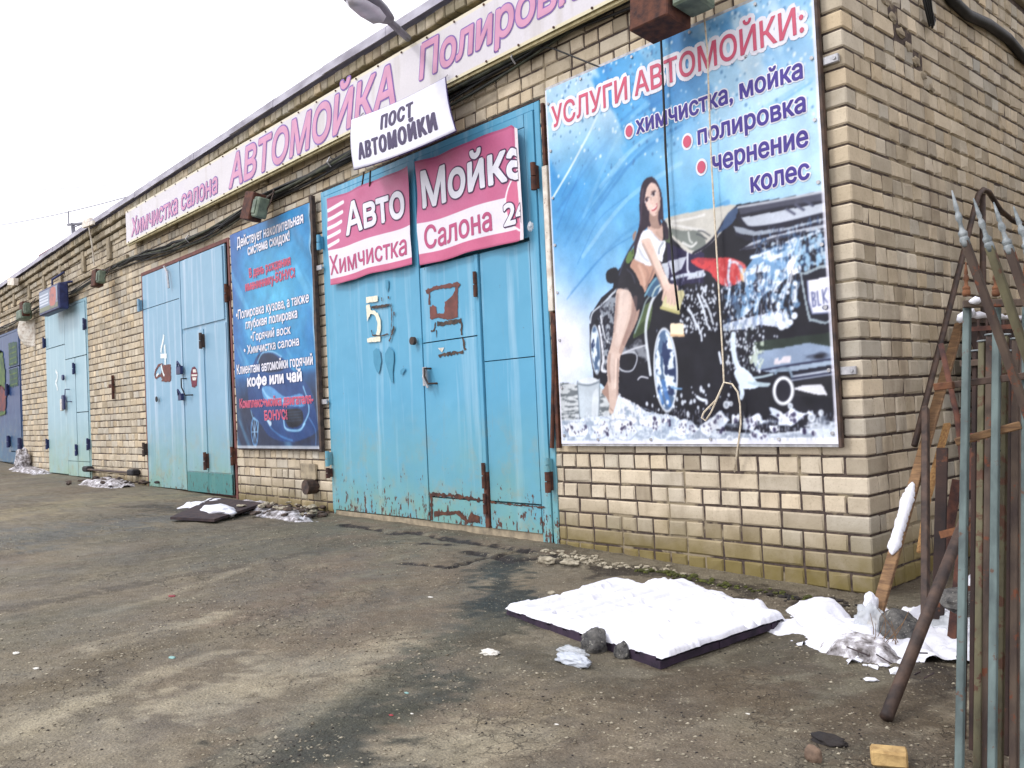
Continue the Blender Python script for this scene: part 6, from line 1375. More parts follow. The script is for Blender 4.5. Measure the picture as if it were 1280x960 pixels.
for za, zb in ((qz0 - .016, qz0 - .001), (qz1 + .001, qz1 + .02)): rel(MB().box(qx0, qx1, -0.045, -0.02, za, zb).build('frame_rail', M['steel']), pr)
for z_ in (2.83, 1.16):
    mb = MB().box(qx1 + .02, qx1 + .105, -0.03, -0.006, z_ - .022, z_ + .022, .003).tube([(qx1 + .085, -.03, z_), (qx1 + .085, -.038, z_)], .010); rel(mb.build('fixing_plate', M['steel']), pr)
mb = MB()
for z_ in np.linspace(.83, 3.2, 8):
    for x in (qx0 + .03, qx1 - .03): yy = float(yfp(np.array([x]), np.array([z_]))[0]); rel(MB().tube([(x, yy, z_), (x, yy - .008, z_)], .011, 8).build('washer', M['steel']), pr)
for x in np.linspace(qx0 + .35, qx1 - .35, 4):
    for z_ in (.80, 3.28): yy = float(yfp(np.array([x]), np.array([z_]))[0]); rel(MB().tube([(x, yy, z_), (x, yy - .008, z_)], .010, 8).build('washer', M['steel']), pr)

# ================================================================== cables, lamps, boxes on the wall
pts0 = [(-0.35, 3.62), (-1.0, 3.66), (-1.9, 3.68), (-2.9, 3.60), (-4.8, 3.50), (-6.5, 3.42), (-8, 3.36), (-9.4, 3.37), (-10.7, 3.44), (-12.2, 3.44), (-14, 3.40), (-16, 3.33), (-18.6, 3.29), (-21, 3.25), (-24.5, 3.2)]
for k_ in range(9):
    r_ = random.Random(k_ + 40); ph = r_.uniform(0, 6); rad = r_.choice([.007, .010, .014, .016]); am = r_.uniform(.015, .05); P = []
    xe = -24 if k_ < 5 else -11.5
    for x in np.arange(-0.35, xe, -0.22):
        zb = float(np.interp(-x, [-p[0] for p in pts0], [p[1] for p in pts0]))
        P.append((x, -0.035 - .02 * (k_ % 3) - .012 * math.sin(x * 2.1 + ph), zb + am * math.sin(x * (1.1 + .13 * k_) + ph) + (k_ - 4) * .009 - (.03 if k_ > 6 and int(x * 1.3) % 3 == 0 else 0)))
    o = MB().tube(P, rad, 6).build('wall_cable', M['cablegreen'] if k_ % 4 == 1 else M['cable'], None, True)
    tag(o, 'black cables bundled together under the eaves of the garage row', 'cable', 'cables running under the eaves')
for x, z_ in ((-2.45, 3.62), (-5.1, 3.49), (-8.6, 3.36), (-12, 3.44)): MB().tube([(x, .0, z_ + .03), (x, -.09, z_ + .05), (x, -.12, z_), (x, -.08, z_ - .04)], .007).build('cable_hook', M['steel'], bld)
tag(MB().tube([(-2.38, -0.05, 3.695), (-2.096, -0.05, 3.585), (-1.565, -0.04, 3.243)], .006).tube([(-1.565, -0.04, 3.243), (-1.568, -0.01, 3.262)], .008).build('guy_wire', M['cable']), 'thin straight wire stretched across bricks above the turquoise gate', 'wire')

def floodlight(name, p_left, wd, ht, dep, tilt, label, box='rust', hous='housing', lean=0.0):
    x, y, z_ = p_left
    root = empty(name, (x, y, z_)); tag(root, label, 'floodlight', 'old floodlights under the eaves')
    a = MB().box(-wd, 0, -dep, -.01, -ht / 2, ht / 2, .008); b_ = MB().box(0.01, wd * .62, -dep * .9, -.02, -ht * .36, ht * .36, .012)
    b_.box(wd * .1, wd * .45, -dep * .98, -dep * .9, -ht * .25, ht * .25, .006)
    for m_, nm, mt in ((a, 'lamp_body', box), (b_, 'ballast_box', hous)):
        vs_ = [Vector(v) for v in m_.v]; R_ = Matrix.Rotation(tilt, 3, 'X') @ Matrix.Rotation(lean, 3, 'Y')
        m_.v = [tuple(R_ @ v) for v in vs_]; o = m_.build(nm, M[mt]); o.parent = root
    o = MB().tube([(wd * .3, -.03, ht * .3), (wd * .5, 0.05, ht * .55), (wd * .3, 0.08, ht * .7)], .010).tube([(wd * .5, -.05, -ht * .2), (wd * .75, -.02, ht * .1), (wd * .6, .04, ht * .5)], .007).build('bracket', M['rust_tube']); o.parent = root
    return root
floodlight('floodlight', (-6.342, -0.16, 3.273), .22, .30, .16, -.15, 'rusty brown floodlight with green ballast box above the blue banner', lean=.25)
floodlight('floodlight', (-0.793, -0.2, 3.384), .28, .36, .24, -.1, 'large rust coloured lamp box above the woman and car poster')
floodlight('floodlight', (-11.718, -0.14, 3.301), .20, .26, .14, -.1, 'small green floodlight on the wall between gates two and four')
floodlight('floodlight', (-16.144, -0.14, 3.345), .22, .28, .14, 0, 'pale green wall box beside the dark blue gate')
r_ = empty('curved_light_panel', (-15.95, -0.3, 3.073)); tag(r_, 'tall whitish curved panel hanging beside the dark blue gate', 'panel')
p0, p1 = (-16.667, -0.22, 3.167), (-17.199, -0.06, 2.647)
mb = MB(); vs = []
for k_ in range(9):
    t_ = k_ / 8; bul = -.12 * math.sin(t_ * 2.6)
    z_ = p0[2] * (1 - t_) + p1[2] * t_
    for x, y in ((p0[0] + t_ * .05, p0[1] * (1 - t_) + p1[1] * t_ + bul), (p0[0] + .25, -.02), (p0[0] + .25, .0), (p0[0] + .03 + t_ * .05, p0[1] * (1 - t_) + p1[1] * t_ + bul + .03)): vs.append((x, y, z_))
fs = [(k_ * 4 + q, k_ * 4 + (q + 1) % 4, k_ * 4 + 4 + (q + 1) % 4, k_ * 4 + 4 + q) for k_ in range(8) for q in range(4)] + [(0, 1, 2, 3), (35, 34, 33, 32)]
rel(mb.add(vs, fs).build('panel_body', M['whitepaint']), r_)
rel(MB().box(p0[0] + .1, p0[0] + .5, -.3, -.1, p0[2] - .02, p0[2] + .18, .03).build('lamp_can', M['housing']), r_)

# lightbox over gate 2
lb = empty('lightbox_sign', (-13.301, -0.3, 3.222)); tag(lb, 'dark blue framed lightbox sign hanging over the gate numbered 2', 'sign')
lx0, lx1 = -14.86, -13.62; lz0, lz1 = 3.05, 3.50
rel(MB().box(lx0, lx1, -.30, -.14, lz0, lz1, .02).build('sign_case', M['blueframe']), lb)
cv = Canvas(lx0 + .05, lx1 - .05, lz0 + .05, lz1 - .04, 90, 40); cv.put(np.ones_like(cv.X), (128, 140, 160)); cv.put((cv.v < .22).astype(float), (110, 116, 90))
for k_ in range(4): cv.put(((np.abs(cv.v - .35 - k_ * .15) < .04) & (cv.u < .5)).astype(float), (206, 212, 222), .8)
cv.poly([(lx0 + .72, lz0 + .12), (lx0 + 1.05, lz0 + .12), (lx0 + 1.08, lz0 + .38), (lx0 + .75, lz0 + .38)], (170, 96, 84)); cv.put(np.clip((fbm(cv.X * 14, cv.Z * 16, 4) - .5) * 6, 0, 1) * (cv.u > .55), (90, 70, 90), .5)
rel(print_sheet('sign_face', cv, lambda X, Z: X * 0 - .304, M['print']), lb)
rel(MB().tube([(lx0 + .5, -.2, lz1), (lx0 + .5, -.2, lz1 + .15), (lx0 + .5, 0, lz1 + .3)], .02).tube([(lx1 - .1, -.2, lz1), (lx1 - .1, 0, lz1 + .05)], .02).build('bracket', M['blueframe']), lb)

# street lamp over the eaves
sl_ = empty('street_lamp', (-3.757, -0.1, 4.242)); tag(sl_, 'grey street lamp head on a short arm leaning out above the eaves', 'street lamp')
a, b_ = Vector((-3.681, -0.14, 4.191)), Vector((-3.389, -0.55, 4.134))
rel(MB().tube([tuple(a), tuple(a.lerp(b_, .5)), tuple(b_)], .03, 10).build('lamp_arm', M['lampgrey']), sl_)
h0, h1 = Vector((-3.429, -0.5, 4.136)), Vector((-3.027, -1.15, 4.052))
d_ = (h1 - h0).normalized(); sd2 = d_.cross(Vector((0, 0, 1))).normalized(); up2 = sd2.cross(d_)
vs = []; nrg = 12; prof = [(0, .03, .035), (.08, .07, .06), (.3, .10, .08), (.6, .12, .09), (.85, .10, .08), (1, .04, .035)]
for t_, wv, hv in prof:
    c_ = h0.lerp(h1, t_)
    for k_ in range(nrg):
        an = 2 * math.pi * k_ / nrg; vs.append(c_ + sd2 * wv * math.cos(an) + up2 * (hv * math.sin(an) if math.sin(an) > 0 else hv * .45 * math.sin(an)))
fs = [(i * nrg + k_, i * nrg + (k_ + 1) % nrg, (i + 1) * nrg + (k_ + 1) % nrg, (i + 1) * nrg + k_) for i in range(5) for k_ in range(nrg)] + [tuple(range(nrg)), tuple(range(5 * nrg, 6 * nrg))]
rel(mesh_obj('lamp_head', vs, fs, M['lampgrey'], None, True), sl_)
vs = []
for t_, wv in ((.3, .07), (.55, .10), (.8, .08), (.92, .03)):
    c_ = h0.lerp(h1, t_) - up2 * .035; vs += [c_ + sd2 * wv, c_ - sd2 * wv, c_ - sd2 * wv * .6 - up2 * .04, c_ + sd2 * wv * .6 - up2 * .04]
fs = [(i * 4 + k_, i * 4 + (k_ + 1) % 4, (i + 1) * 4 + (k_ + 1) % 4, (i + 1) * 4 + k_) for i in range(3) for k_ in range(4)] + [(0, 1, 2, 3), (12, 13, 14, 15)]
rel(mesh_obj('lamp_lens', vs, fs, M['lampwhite'], None, True), sl_)

# antenna
an_ = empty('roof_antenna', (-15.89, 0.6, 4.888)); tag(an_, 'thin grey antenna mast with a crossbar standing on the far roof', 'antenna')
rel(MB().tube([(-15.896, 0.6, 4.826), (-15.927, 0.6, 5.037)], .04).build('mast', M['lampgrey']), an_)
rel(MB().tube([(-16.248, 0.6, 5.066), (-14.879, 0.6, 4.852)], .025).tube([(-16.195, 0.6, 5.056), (-16.192, 0.6, 5.327)], .012).tube([(-15.883, 0.6, 4.95), (-15.169, 0.6, 4.892)], .012).build('crossbar', M['lampgrey']), an_)
MB().beam((-12.798, -0.1, 4.35), (-12.421, -0.1, 4.33), .05, .1).build('gutter_end', M['whitepaint'], bld)
# overhead wires
def sagwire(a, b_, sag, r, label):
    a = Vector(a); b_ = Vector(b_); P = [tuple(a.lerp(b_, t) - Vector((0, 0, sag * 4 * t * (1 - t)))) for t in np.linspace(0, 1, 24)]
    tag(MB().tube(P, r, 5).build('overhead_wire', M['lampgrey'], None, True), label, 'wire')
sagwire((-27.999, 0.999, 7.208), (-15.305, 1.607, 5.607), .1, .010, 'lower thin wire crossing the sky towards the roof edge')
sagwire((-32.562, 1.85, 9.445), (-19.007, 4.901, 7.367), .1, .008, 'upper thin wire crossing the pale sky on the left')

# dangling cables in front of the poster
tag(MB().tube([(-1.106, -0.12, 3.407), (-1.109, -0.1, 3.308), (-1.118, -0.09, 2.987), (-1.128, -0.085, 2.589), (-1.126, -0.085, 2.138), (-1.114, -0.085, 1.837), (-1.093, -0.085, 1.596)], .0075, 8).build('hanging_cable', M['cable'], None, True), 'black cable hanging straight down in front of the woman on the poster', 'cable')
tag(MB().tube([(-0.776, -0.12, 3.295), (-0.743, -0.14, 3.334), (-0.777, -0.12, 3.363), (-0.778, -0.1, 3.119), (-0.797, -0.09, 2.456), (-0.793, -0.09, 1.884), (-0.789, -0.09, 1.315), (-0.783, -0.1, 1.136), (-0.844, -0.1, 1.035), (-0.926, -0.11, 0.966), (-0.945, -0.11, 0.933), (-0.925, -0.1, 0.913), (-0.882, -0.1, 0.965), (-0.825, -0.11, 1.049), (-0.769, -0.12, 1.136), (-0.723, -0.11, 1.124), (-0.694, -0.1, 1.076), (-0.689, -0.09, 1.006), (-0.704, -0.07, 0.889), (-0.747, -0.05, 0.748), (-0.79, -0.03, 0.605)], .0055, 8).build('rope', M['cord'], None, True), 'pale beige cord hanging over the poster and knotted in a loop', 'cord')
# side wall cable and hook of wires
tag(MB().tube([(.03, .6, 3.78), (.03, 1.2, 3.70), (0.03, 1.498, 3.559), (0.03, 1.769, 3.535), (0.03, 2.146, 3.577), (0.03, 2.551, 3.58), (0.03, 2.926, 3.517), (.03, 4.0, 3.6), (.03, 6.5, 3.75)], .035, 8).build('side_cable', M['cable'], None, True), 'thick dark cable sagging along the side wall near the top', 'cable')
mb = MB()
for k_ in range(4): mb.tube([(0.03, 0.999, 3.563), (.03 + .01 * k_, (0.03, 1.032, 3.374)[1] + .01 * k_, 3.42), (.04, (0.03, 1.078, 3.282)[1] + .02 * k_, 3.27 + .02 * (k_ % 2)), (.03, (0.03, 1.15, 3.357)[1] + .015 * k_, 3.34), ((0.03, 1.123, 3.425)[0], (0.03, 1.098, 3.418)[1] + .01, 3.44)], .007, 6)
tag(mb.build('wire_coil', M['cable'], None, True), 'small dark coil of wire ends hooked high on the side wall', 'wire coil')

# wooden rail with two black blocks at the wall foot
rt = empty('wheel_stop', (-12, -.12, .3)); tag(rt, 'low rail with two black blocks at the wall between gates', 'wheel stop')
rel(MB().tube([(-13.0, -.1, .34), (-10.95, -.1, .34)], .018).build('rail', M['rust_tube']), rt)
for x in (-13.12, -10.95): rel(MB().box(x - .12, x + .12, -.13, -.01, .30, .39, .02).build('block', M['dark']), rt)

# ================================================================== snow helpers
def snow_sheet(name, cx, cy, rx, ry, hgt, seed, mat='snowold', rot=0.0, res=.011, thr=.45, base=gh, label=None, kind='stuff'):
    ca, sa = math.cos(rot), math.sin(rot); nx = int(2.4 * rx / res); ny = int(2.4 * ry / res)
    U, V = np.meshgrid(np.linspace(-1.2, 1.2, nx), np.linspace(-1.2, 1.2, ny))
    X = cx + U * rx * ca - V * ry * sa; Y = cy + U * rx * sa + V * ry * ca
    d = 1 - np.hypot(U, V); n_ = fbm(X * 7, Y * 9, seed, 4) - .5; n2_ = fbm(X * 22, Y * 22, seed + 5, 3) - .5
    f = d * 1.4 + n_ * 1.5 + n2_ * .35 - (thr - .45)
    hh = np.clip(f * 1.6, 0, 1) ** .85 * hgt * (0.9 + 1.3 * (fbm(X * 6, Y * 6, seed + 9, 3) - .3)) + n2_ * .012 * np.clip(f * 4, 0, 1) + .006 * (fbm(X * 45, Y * 45, seed + 3, 2) - .5) * np.clip(f * 4, 0, 1)
    g = ground_height(X, Y); Z = np.where(f > 0, g + hh + .002, g - .006)
    idx = np.arange(nx * ny).reshape(ny, nx); q = np.stack([idx[:-1, :-1], idx[:-1, 1:], idx[1:, 1:], idx[1:, :-1]], -1).reshape(-1, 4)
    k_ = (f.ravel()[q] > 0).any(1); q = q[k_]; used = np.unique(q); mp_ = -np.ones(nx * ny, int); mp_[used] = np.arange(len(used))
    co = np.stack([X, Y, Z], -1).reshape(-1, 3)[used]
    o = mesh_obj(name, co.tolist(), mp_[q].tolist(), M[mat], None, True); tag(o, label, kind=kind); return o

# ================================================================== snowy dark pallet
PC = {'l': (-1.19, -1.52), 't': (-1.17, -.72), 'r': (-.06, -.83), 'b': (-.10, -1.675)}
def pal(u, v, z):   # u along left->bottom edge, v towards the wall
    l, t_, r__, b_ = PC['l'], PC['t'], PC['r'], PC['b']
    x = (l[0] * (1 - u) + b_[0] * u) * (1 - v) + (t_[0] * (1 - u) + r__[0] * u) * v
    y = (l[1] * (1 - u) + b_[1] * u) * (1 - v) + (t_[1] * (1 - u) + r__[1] * u) * v
    return (x, y, z - .012 * u)
M['palwood'] = pm('dark_stained_timber', L4(58, 44, 62), L4(36, 28, 42), 14, 0.8, 0.5)
plt = empty('wooden_pallet', (-.5, -1.35, 0)); tag(plt, 'dark wooden pallet lying flat on the mud buried under snow', 'pallet')
def palbox(u0, u1, v0, v1, z0, z1): return MB().add([pal(u, v, z_) for z_ in (z0, z1) for v in (v0, v1) for u in (u0, u1)], [(0, 2, 3, 1), (4, 5, 7, 6), (0, 1, 5, 4), (2, 6, 7, 3), (0, 4, 6, 2), (1, 3, 7, 5)])
for k_ in range(9):
    u0 = k_ / 9 + .004; rel(palbox(u0, u0 + .085, .0, 1, .0165, .030).build('slat', M['palwood']), plt)
for v0 in (0.0, .46, .92): rel(palbox(0, 1, v0, v0 + .08, -.014, .016).build('stringer', M['palwood']), plt)
for u0 in (0.002, .96): rel(palbox(u0, u0 + .035, .081, .919, -.014, .016).build('stringer', M['palwood']), plt)
nx, ny = 200, 160
U, V = np.meshgrid(np.linspace(0, 1, nx), np.linspace(0, 1, ny))
Uw = -.012 + 1.018 * U + (.014 * (fbm(V * 9, U * 0 + 1, 351, 3) - .5) + .008 * (fbm(V * 40, U * 0, 355, 2) - .5)) * np.where(U < .5, 1 - U, U)
Vw = .0 + 1.05 * V + (.018 * (fbm(U * 9, V * 0 + 3, 352, 3) - .5) + .010 * (fbm(U * 40, V * 0, 356, 2) - .5)) * np.where(V < .5, 1 - V, V) + .12 * V ** 4 * (fbm(U * 7, V * 0 + 5, 353, 4) - .25)
l_, t__, r2_, b2_ = [np.array(PC[k_]) for k_ in 'ltrb']
Xp = (l_[0] * (1 - Uw) + b2_[0] * Uw) * (1 - Vw) + (t__[0] * (1 - Uw) + r2_[0] * Uw) * Vw
Yp = (l_[1] * (1 - Uw) + b2_[1] * Uw) * (1 - Vw) + (t__[1] * (1 - Uw) + r2_[1] * Uw) * Vw
e_ = np.minimum(np.minimum(U, 1 - U) * 1.15, np.minimum(V, 1 - V))
prof = np.sqrt(np.clip(1 - (1 - np.clip(e_ / .035, 0, 1)) ** 2, 0, 1))
hh = (.012 + .034 * fbm(U * 2.6, V * 2.6, 311, 3) + .004 * fbm(U * 6, V * 6, 317, 2) + .004 * fbm(U * 38, V * 38, 321, 3)) * prof
ph_ = (Uw * 9 + .02) % 1; gap = np.exp(-(np.minimum(ph_, 1 - ph_) ** 2) / .030)
gm = np.clip(1.75 - U * 2.6, 0, 1) * np.clip((fbm(U * 5, V * 6, 331, 3) - .44) * 9, 0, 1) * np.clip(V * 9 - .4, 0, 1) * np.clip((1 - V) * 8, 0, 1)
hh = hh * (1 - .30 * np.clip(gm, 0, 1)); hh = hh * (1 - .99 * np.clip(gap * gm * 1.5, 0, 1)); hh = hh * (1 - .10 * gap * np.clip(1.2 - U, 0, 1)); hh = hh * (1 - .99 * np.clip((fbm(U * 9 + 3, V * 12, 361, 2) - .66) * 7, 0, 1))
brk = np.clip((fbm(U * 6, V * 12, 341, 2) - .50) * 6, 0, 1) * np.exp(-((V - .66 - .1 * (U - .5)) ** 2) / .010) * np.clip(3 - abs(U - .55) * 7, 0, 1); hh = hh * (1 - .95 * brk)
Zp = .0315 + hh - .012 * U - .004 * (prof <= 0)
Zp = np.where(Vw > 1.0, Zp - np.clip((Vw - 1.0) * 1.0, 0, .05), Zp)
idx = np.arange(nx * ny).reshape(ny, nx); q = np.stack([idx[:-1, :-1], idx[:-1, 1:], idx[1:, 1:], idx[1:, :-1]], -1).reshape(-1, 4)
co = np.stack([Xp, Yp, Zp], -1).reshape(-1, 3)
tag(mesh_obj('snow', co.tolist(), q.tolist(), M['snowold'], None, True), 'thick wet snow covering the dark pallet', kind='stuff')
snow_sheet('snow', -.55, -.72, .62, .16, .045, 77, rot=-.25, label='thin melting snow between the pallet and the brick wall')

# snow patches by the corner and behind the railings
a, b_ = (-0.132, -0.526, -0.025), (0.426, -0.989, -0.033)
snow_sheet('snow', (a[0] + b_[0]) / 2, (a[1] + b_[1]) / 2, .36, .15, .045, 5, rot=math.atan2(b_[1] - a[1], b_[0] - a[0]), label='lumpy snow drift at the foot of the brick corner')
a = (-0.026, -0.527, -0.029); snow_sheet('snow', a[0], a[1], .15, .12, .06, 6, label='small snow lump beside the corner')
a = (0.39, -0.947, -0.033); snow_sheet('snow', a[0], a[1], .16, .10, .05, 8, mat='snowdirty', label='dirty snow lump at the foot of the snowy plank')
a = (0.649, -0.584, -0.034); snow_sheet('snow', a[0], a[1] + .08, .55, .30, .05, 7, rot=.5, thr=.05, label='white snow bank behind the steel railings')
a = (0.837, -0.354, -0.036); snow_sheet('snow', a[0], a[1] + .1, .5, .36, .05, 9, rot=.5, thr=.05, label='snow bank at the right edge behind the railings')
a = (0.465, -0.657, -0.033); snow_sheet('snow', a[0], a[1], .16, .12, .05, 12, label='snow between the plank and the thick pipe')
a = (-7.095, -0.51, 0.1); snow_sheet('snow', a[0], a[1], .55, .30, .06, 14, res=.03, label='snow heap in front of gate four', rot=-.2)
a = (-6.166, -0.341, 0.084); snow_sheet('snow', a[0], a[1], 1.0, .20, .05, 15, mat='snowdirty', res=.025, label='dirty snow and rubbish under the blue banner', rot=-.1)
a = (-11.397, -0.29, 0.167); snow_sheet('snow', a[0], a[1], .7, .25, .07, 16, mat='snowdirty', res=.04, label='dirty snow heap left of gate four')
a = (-16.614, -0.061, 0.234); snow_sheet('snow', a[0], a[1], 1.1, .3, .05, 18, mat='snowdirty', res=.05, label='grey slush in front of the dark blue gate')
o = blob((-17.082, -0.133, 0.405), (.16, .14, .24), 5, 3, .4).build('snow_lump', M['snowdirty'], None, True); o.location.z += 0; tag(o, 'tall lump of dirty snow beside the dark blue gate', 'snow lump')
a = (-6.278, -0.827, 0.085); b_ = blob((a[0], a[1], gh(a[0], a[1]) + .05), (.34, .12, .06), 8, 3, .25).build('snow_lump', M['snow'], None, True); tag(b_, 'rounded white snow lump on the dark board near gate four', 'snow lump')

# flat dark board by gate four and rubbish heap
p_ = [(-6.355, -1.267, 0.087), (-5.801, -1.065, 0.077), (-6.204, -0.367, 0.084), (-7.241, -0.447, 0.102)]
mb = MB(); mb.add([(x, y, z_ + .02 + .05 * (i > 1)) for i, (x, y, z_) in enumerate(p_)] + [(x, y, z_ + .045 + .05 * (i > 1)) for i, (x, y, z_) in enumerate(p_)], [(3, 2, 1, 0), (4, 5, 6, 7), (0, 1, 5, 4), (1, 2, 6, 5), (2, 3, 7, 6), (3, 0, 4, 7)])
tag(mb.build('plywood_board', M['wooddark']), 'flat dark board lying tilted in the snow before gate four', 'board')
def chunks(name, pts, n, spread, s0, s1, mat, seed, label, lift=.0):
    r_ = random.Random(seed); mb = MB()
    for k_ in range(n):
        t_ = r_.random() * (len(pts) - 1); i = min(int(t_), len(pts) - 2); f = t_ - i
        x = pts[i][0] * (1 - f) + pts[i + 1][0] * f + r_.gauss(0, spread); y = pts[i][1] * (1 - f) + pts[i + 1][1] * f + r_.gauss(0, spread * .8); y = min(y, -.01 if x < 0 else 9)
        s_ = r_.uniform(s0, s1); b_ = blob((x, y, gh(x, y) + s_ * .3 + lift * r_.random()), (s_ * r_.uniform(.7, 1.5), s_ * r_.uniform(.7, 1.3), s_ * r_.uniform(.3, .7)), seed * 100 + k_, 1 if s_ < .03 else 2, .35)
        mb.add(b_.v, b_.f)
    return tag(mb.build(name, M[mat]), label, kind='stuff')
chunks('rubble', [(-6.434, -0.52, 0.088), (-5.444, -0.196, 0.071)], 110, .16, .012, .045, 'rubbish', 2, 'dark rubbish fragments in the slush under the blue banner', .06)
chunks('rubble', [(-6.434, -0.52, 0.088), (-5.444, -0.196, 0.071)], 50, .12, .015, .05, 'rubble', 3, 'pale rubble fragments in the slush under the blue banner', .08)
chunks('rubble', [(-12.109, -0.363, 0.172), (-10.57, -0.145, 0.161)], 34, .22, .015, .06, 'rubbish', 4, 'dark rubbish at the wall between gates two and four', .08)
chunks('rubble', [(-2.117, -0.264, 0.044), (-1.632, -0.355, 0.027), (-1.101, -0.19, 0.008)], 110, .06, .006, .022, 'rubble', 5, 'pale brick crumbs along the wall beside the turquoise gate')
chunks('rubble', [(-0.351, -0.295, -0.018), (0.032, -0.276, -0.03)], 50, .05, .006, .02, 'pebbledark', 6, 'dark crumbs at the foot of the corner')
chunks('moss', [(-1.321, -0.298, 0.016), (-0.978, -0.28, 0.004), (-0.54, -0.301, -0.011), (-0.114, -0.236, -0.026)], 90, .035, .008, .022, 'moss', 7, 'green moss growing along the bottom of the brick wall')
chunks('slush', [(-0.006, -0.604, -0.03), (0.572, -1.134, -0.034)], 40, .06, .008, .03, 'snow', 8, 'small snow crumbs scattered by the corner')

def rock(name, g, r, mat, label, cat='stone', seed=1, group=None, flat=.8, amp=.22):
    x, y, z_ = g; return tag(blob((x, y, gh(x, y) + r[2] * .6), r, seed, 4, amp, 1.6).build(name, M[mat], None, True), label, cat, group)
rock('stone', (-0.464, -1.664, -0.014), (.060, .05, .062), 'stonegrey', 'rounded grey stone leaning on the snowy edge of the pallet', seed=3)
rock('stone', (-0.307, -1.664, -0.019), (.034, .03, .04), 'stonegrey', 'small dark stone at the front edge of the pallet', seed=4)
rock('stone', (0.763, -2.061, -0.035), (.027, .022, .028), 'stone', 'small pinkish brown stone at the bottom of the picture', seed=6, amp=.12)
rock('stone', (-1.885, -0.547, 0.036), (.07, .04, .028), 'rubble', 'pale flat stone on dark asphalt near the turquoise gate', seed=7)
rock('stone', (-1.74, -0.484, 0.031), (.07, .035, .02), 'rubble', 'flat tan stone just right of the pale one by the gate', seed=8)
rock('stone', (-1.296, -1.088, 0.015), (.025, .018, .012), 'rubble', 'tiny cream pebble left of the snowy pallet', seed=9)
rock('stone', (0.451, -0.746, -0.033), (.085, .075, .095), 'stonegrey', 'big mossy stone in netting behind the snowy plank', seed=11, amp=.15)
rock('stone', (0.975, -1.373, -0.036), (.035, .03, .03), 'rubble', 'pale stone lying just behind the railing bars', seed=12)
rock('rock_fragment', (0.728, -1.902, -0.035), (.055, .03, .014), 'pebbledark', 'flat black shard lying above the small brown stone', 'debris', 13, amp=.35)
o = MB().box(-.05, .05, -.03, .03, 0, .045, .006, .002); gx = (0.93, -1.933, -0.036); v_ = [Matrix.Rotation(.5, 3, 'Z') @ Vector(p) for p in o.v]; o.v = [(p.x + gx[0], p.y + gx[1], p.z + gh(gx[0], gx[1])) for p in v_]
tag(o.build('brick_stub', M['yellow_brick']), 'broken yellow brick piece at the bottom edge of the picture', 'brick piece')
# plastic bag and litter
def crumple(name, g, rx, ry, rz, mat, label, cat, seed):
    x, y, z_ = g; b_ = blob((x, y, gh(x, y) + rz * .55), (rx, ry, rz), seed, 4, .30, 2.4); return tag(b_.build(name, M[mat], None, True), label, cat)
crumple('plastic_bag', (-0.384, -1.878, -0.017), .085, .04, .028, 'bag', 'crumpled pale plastic bag in front of the grey stone', 'bag', 21)
crumple('plastic_film', (-0.489, -1.778, -0.013), .07, .035, .02, 'plastic', 'clear plastic film lying against the pallet front corner', 'plastic film', 22)
crumple('plastic_film', (0.337, -0.761, -0.032), .07, .05, .10, 'plastic', 'clear plastic film wrapped round the foot of the plank', 'plastic film', 23)
crumple('paper_scrap', (-0.743, -2.02, -0.004), .045, .03, .012, 'paper', 'crumpled white paper on the asphalt left of the pallet', 'litter', 24)
for g_, rx, mt, lb_ in (((-2.94, -2.541, 0.054), .05, 'redlitter', 'small red scrap on the left part of the yard'), ((-0.446, -2.729, -0.014), .016, 'redlitter', 'tiny red scrap on the asphalt near the bottom'), ((-1.691, -3.013, 0.029), .035, 'teallitter', 'small teal scrap beside the pale streak on the left'), ((-0.603, -2.553, -0.009), .018, 'teallitter', 'tiny teal scrap in the middle of the yard'),
        ((-2.278, -3.481, 0.049), .035, 'paper', 'white scrap at the far left of the yard'), ((-1.964, -3.475, 0.038), .03, 'paper', 'pale scrap just right of the white one at left'), ((0.002, -2.368, -0.03), .014, 'paper', 'white chip below the plastic bag'), ((-1.737, -1.588, 0.03), .03, 'paper', 'thin pale stick like scrap in mid yard'), ((0.416, -1.861, -0.033), .014, 'paper', 'white chip below the pallet right corner'), ((-0.411, -2.666, -0.016), .012, 'paper', 'white chip near the tiny red scrap')):
    crumple('litter', g_, rx * .6, rx * .35, rx * .08, mt, lb_, 'litter', int(rx * 1000) + int(abs(g_[0]) * 10))

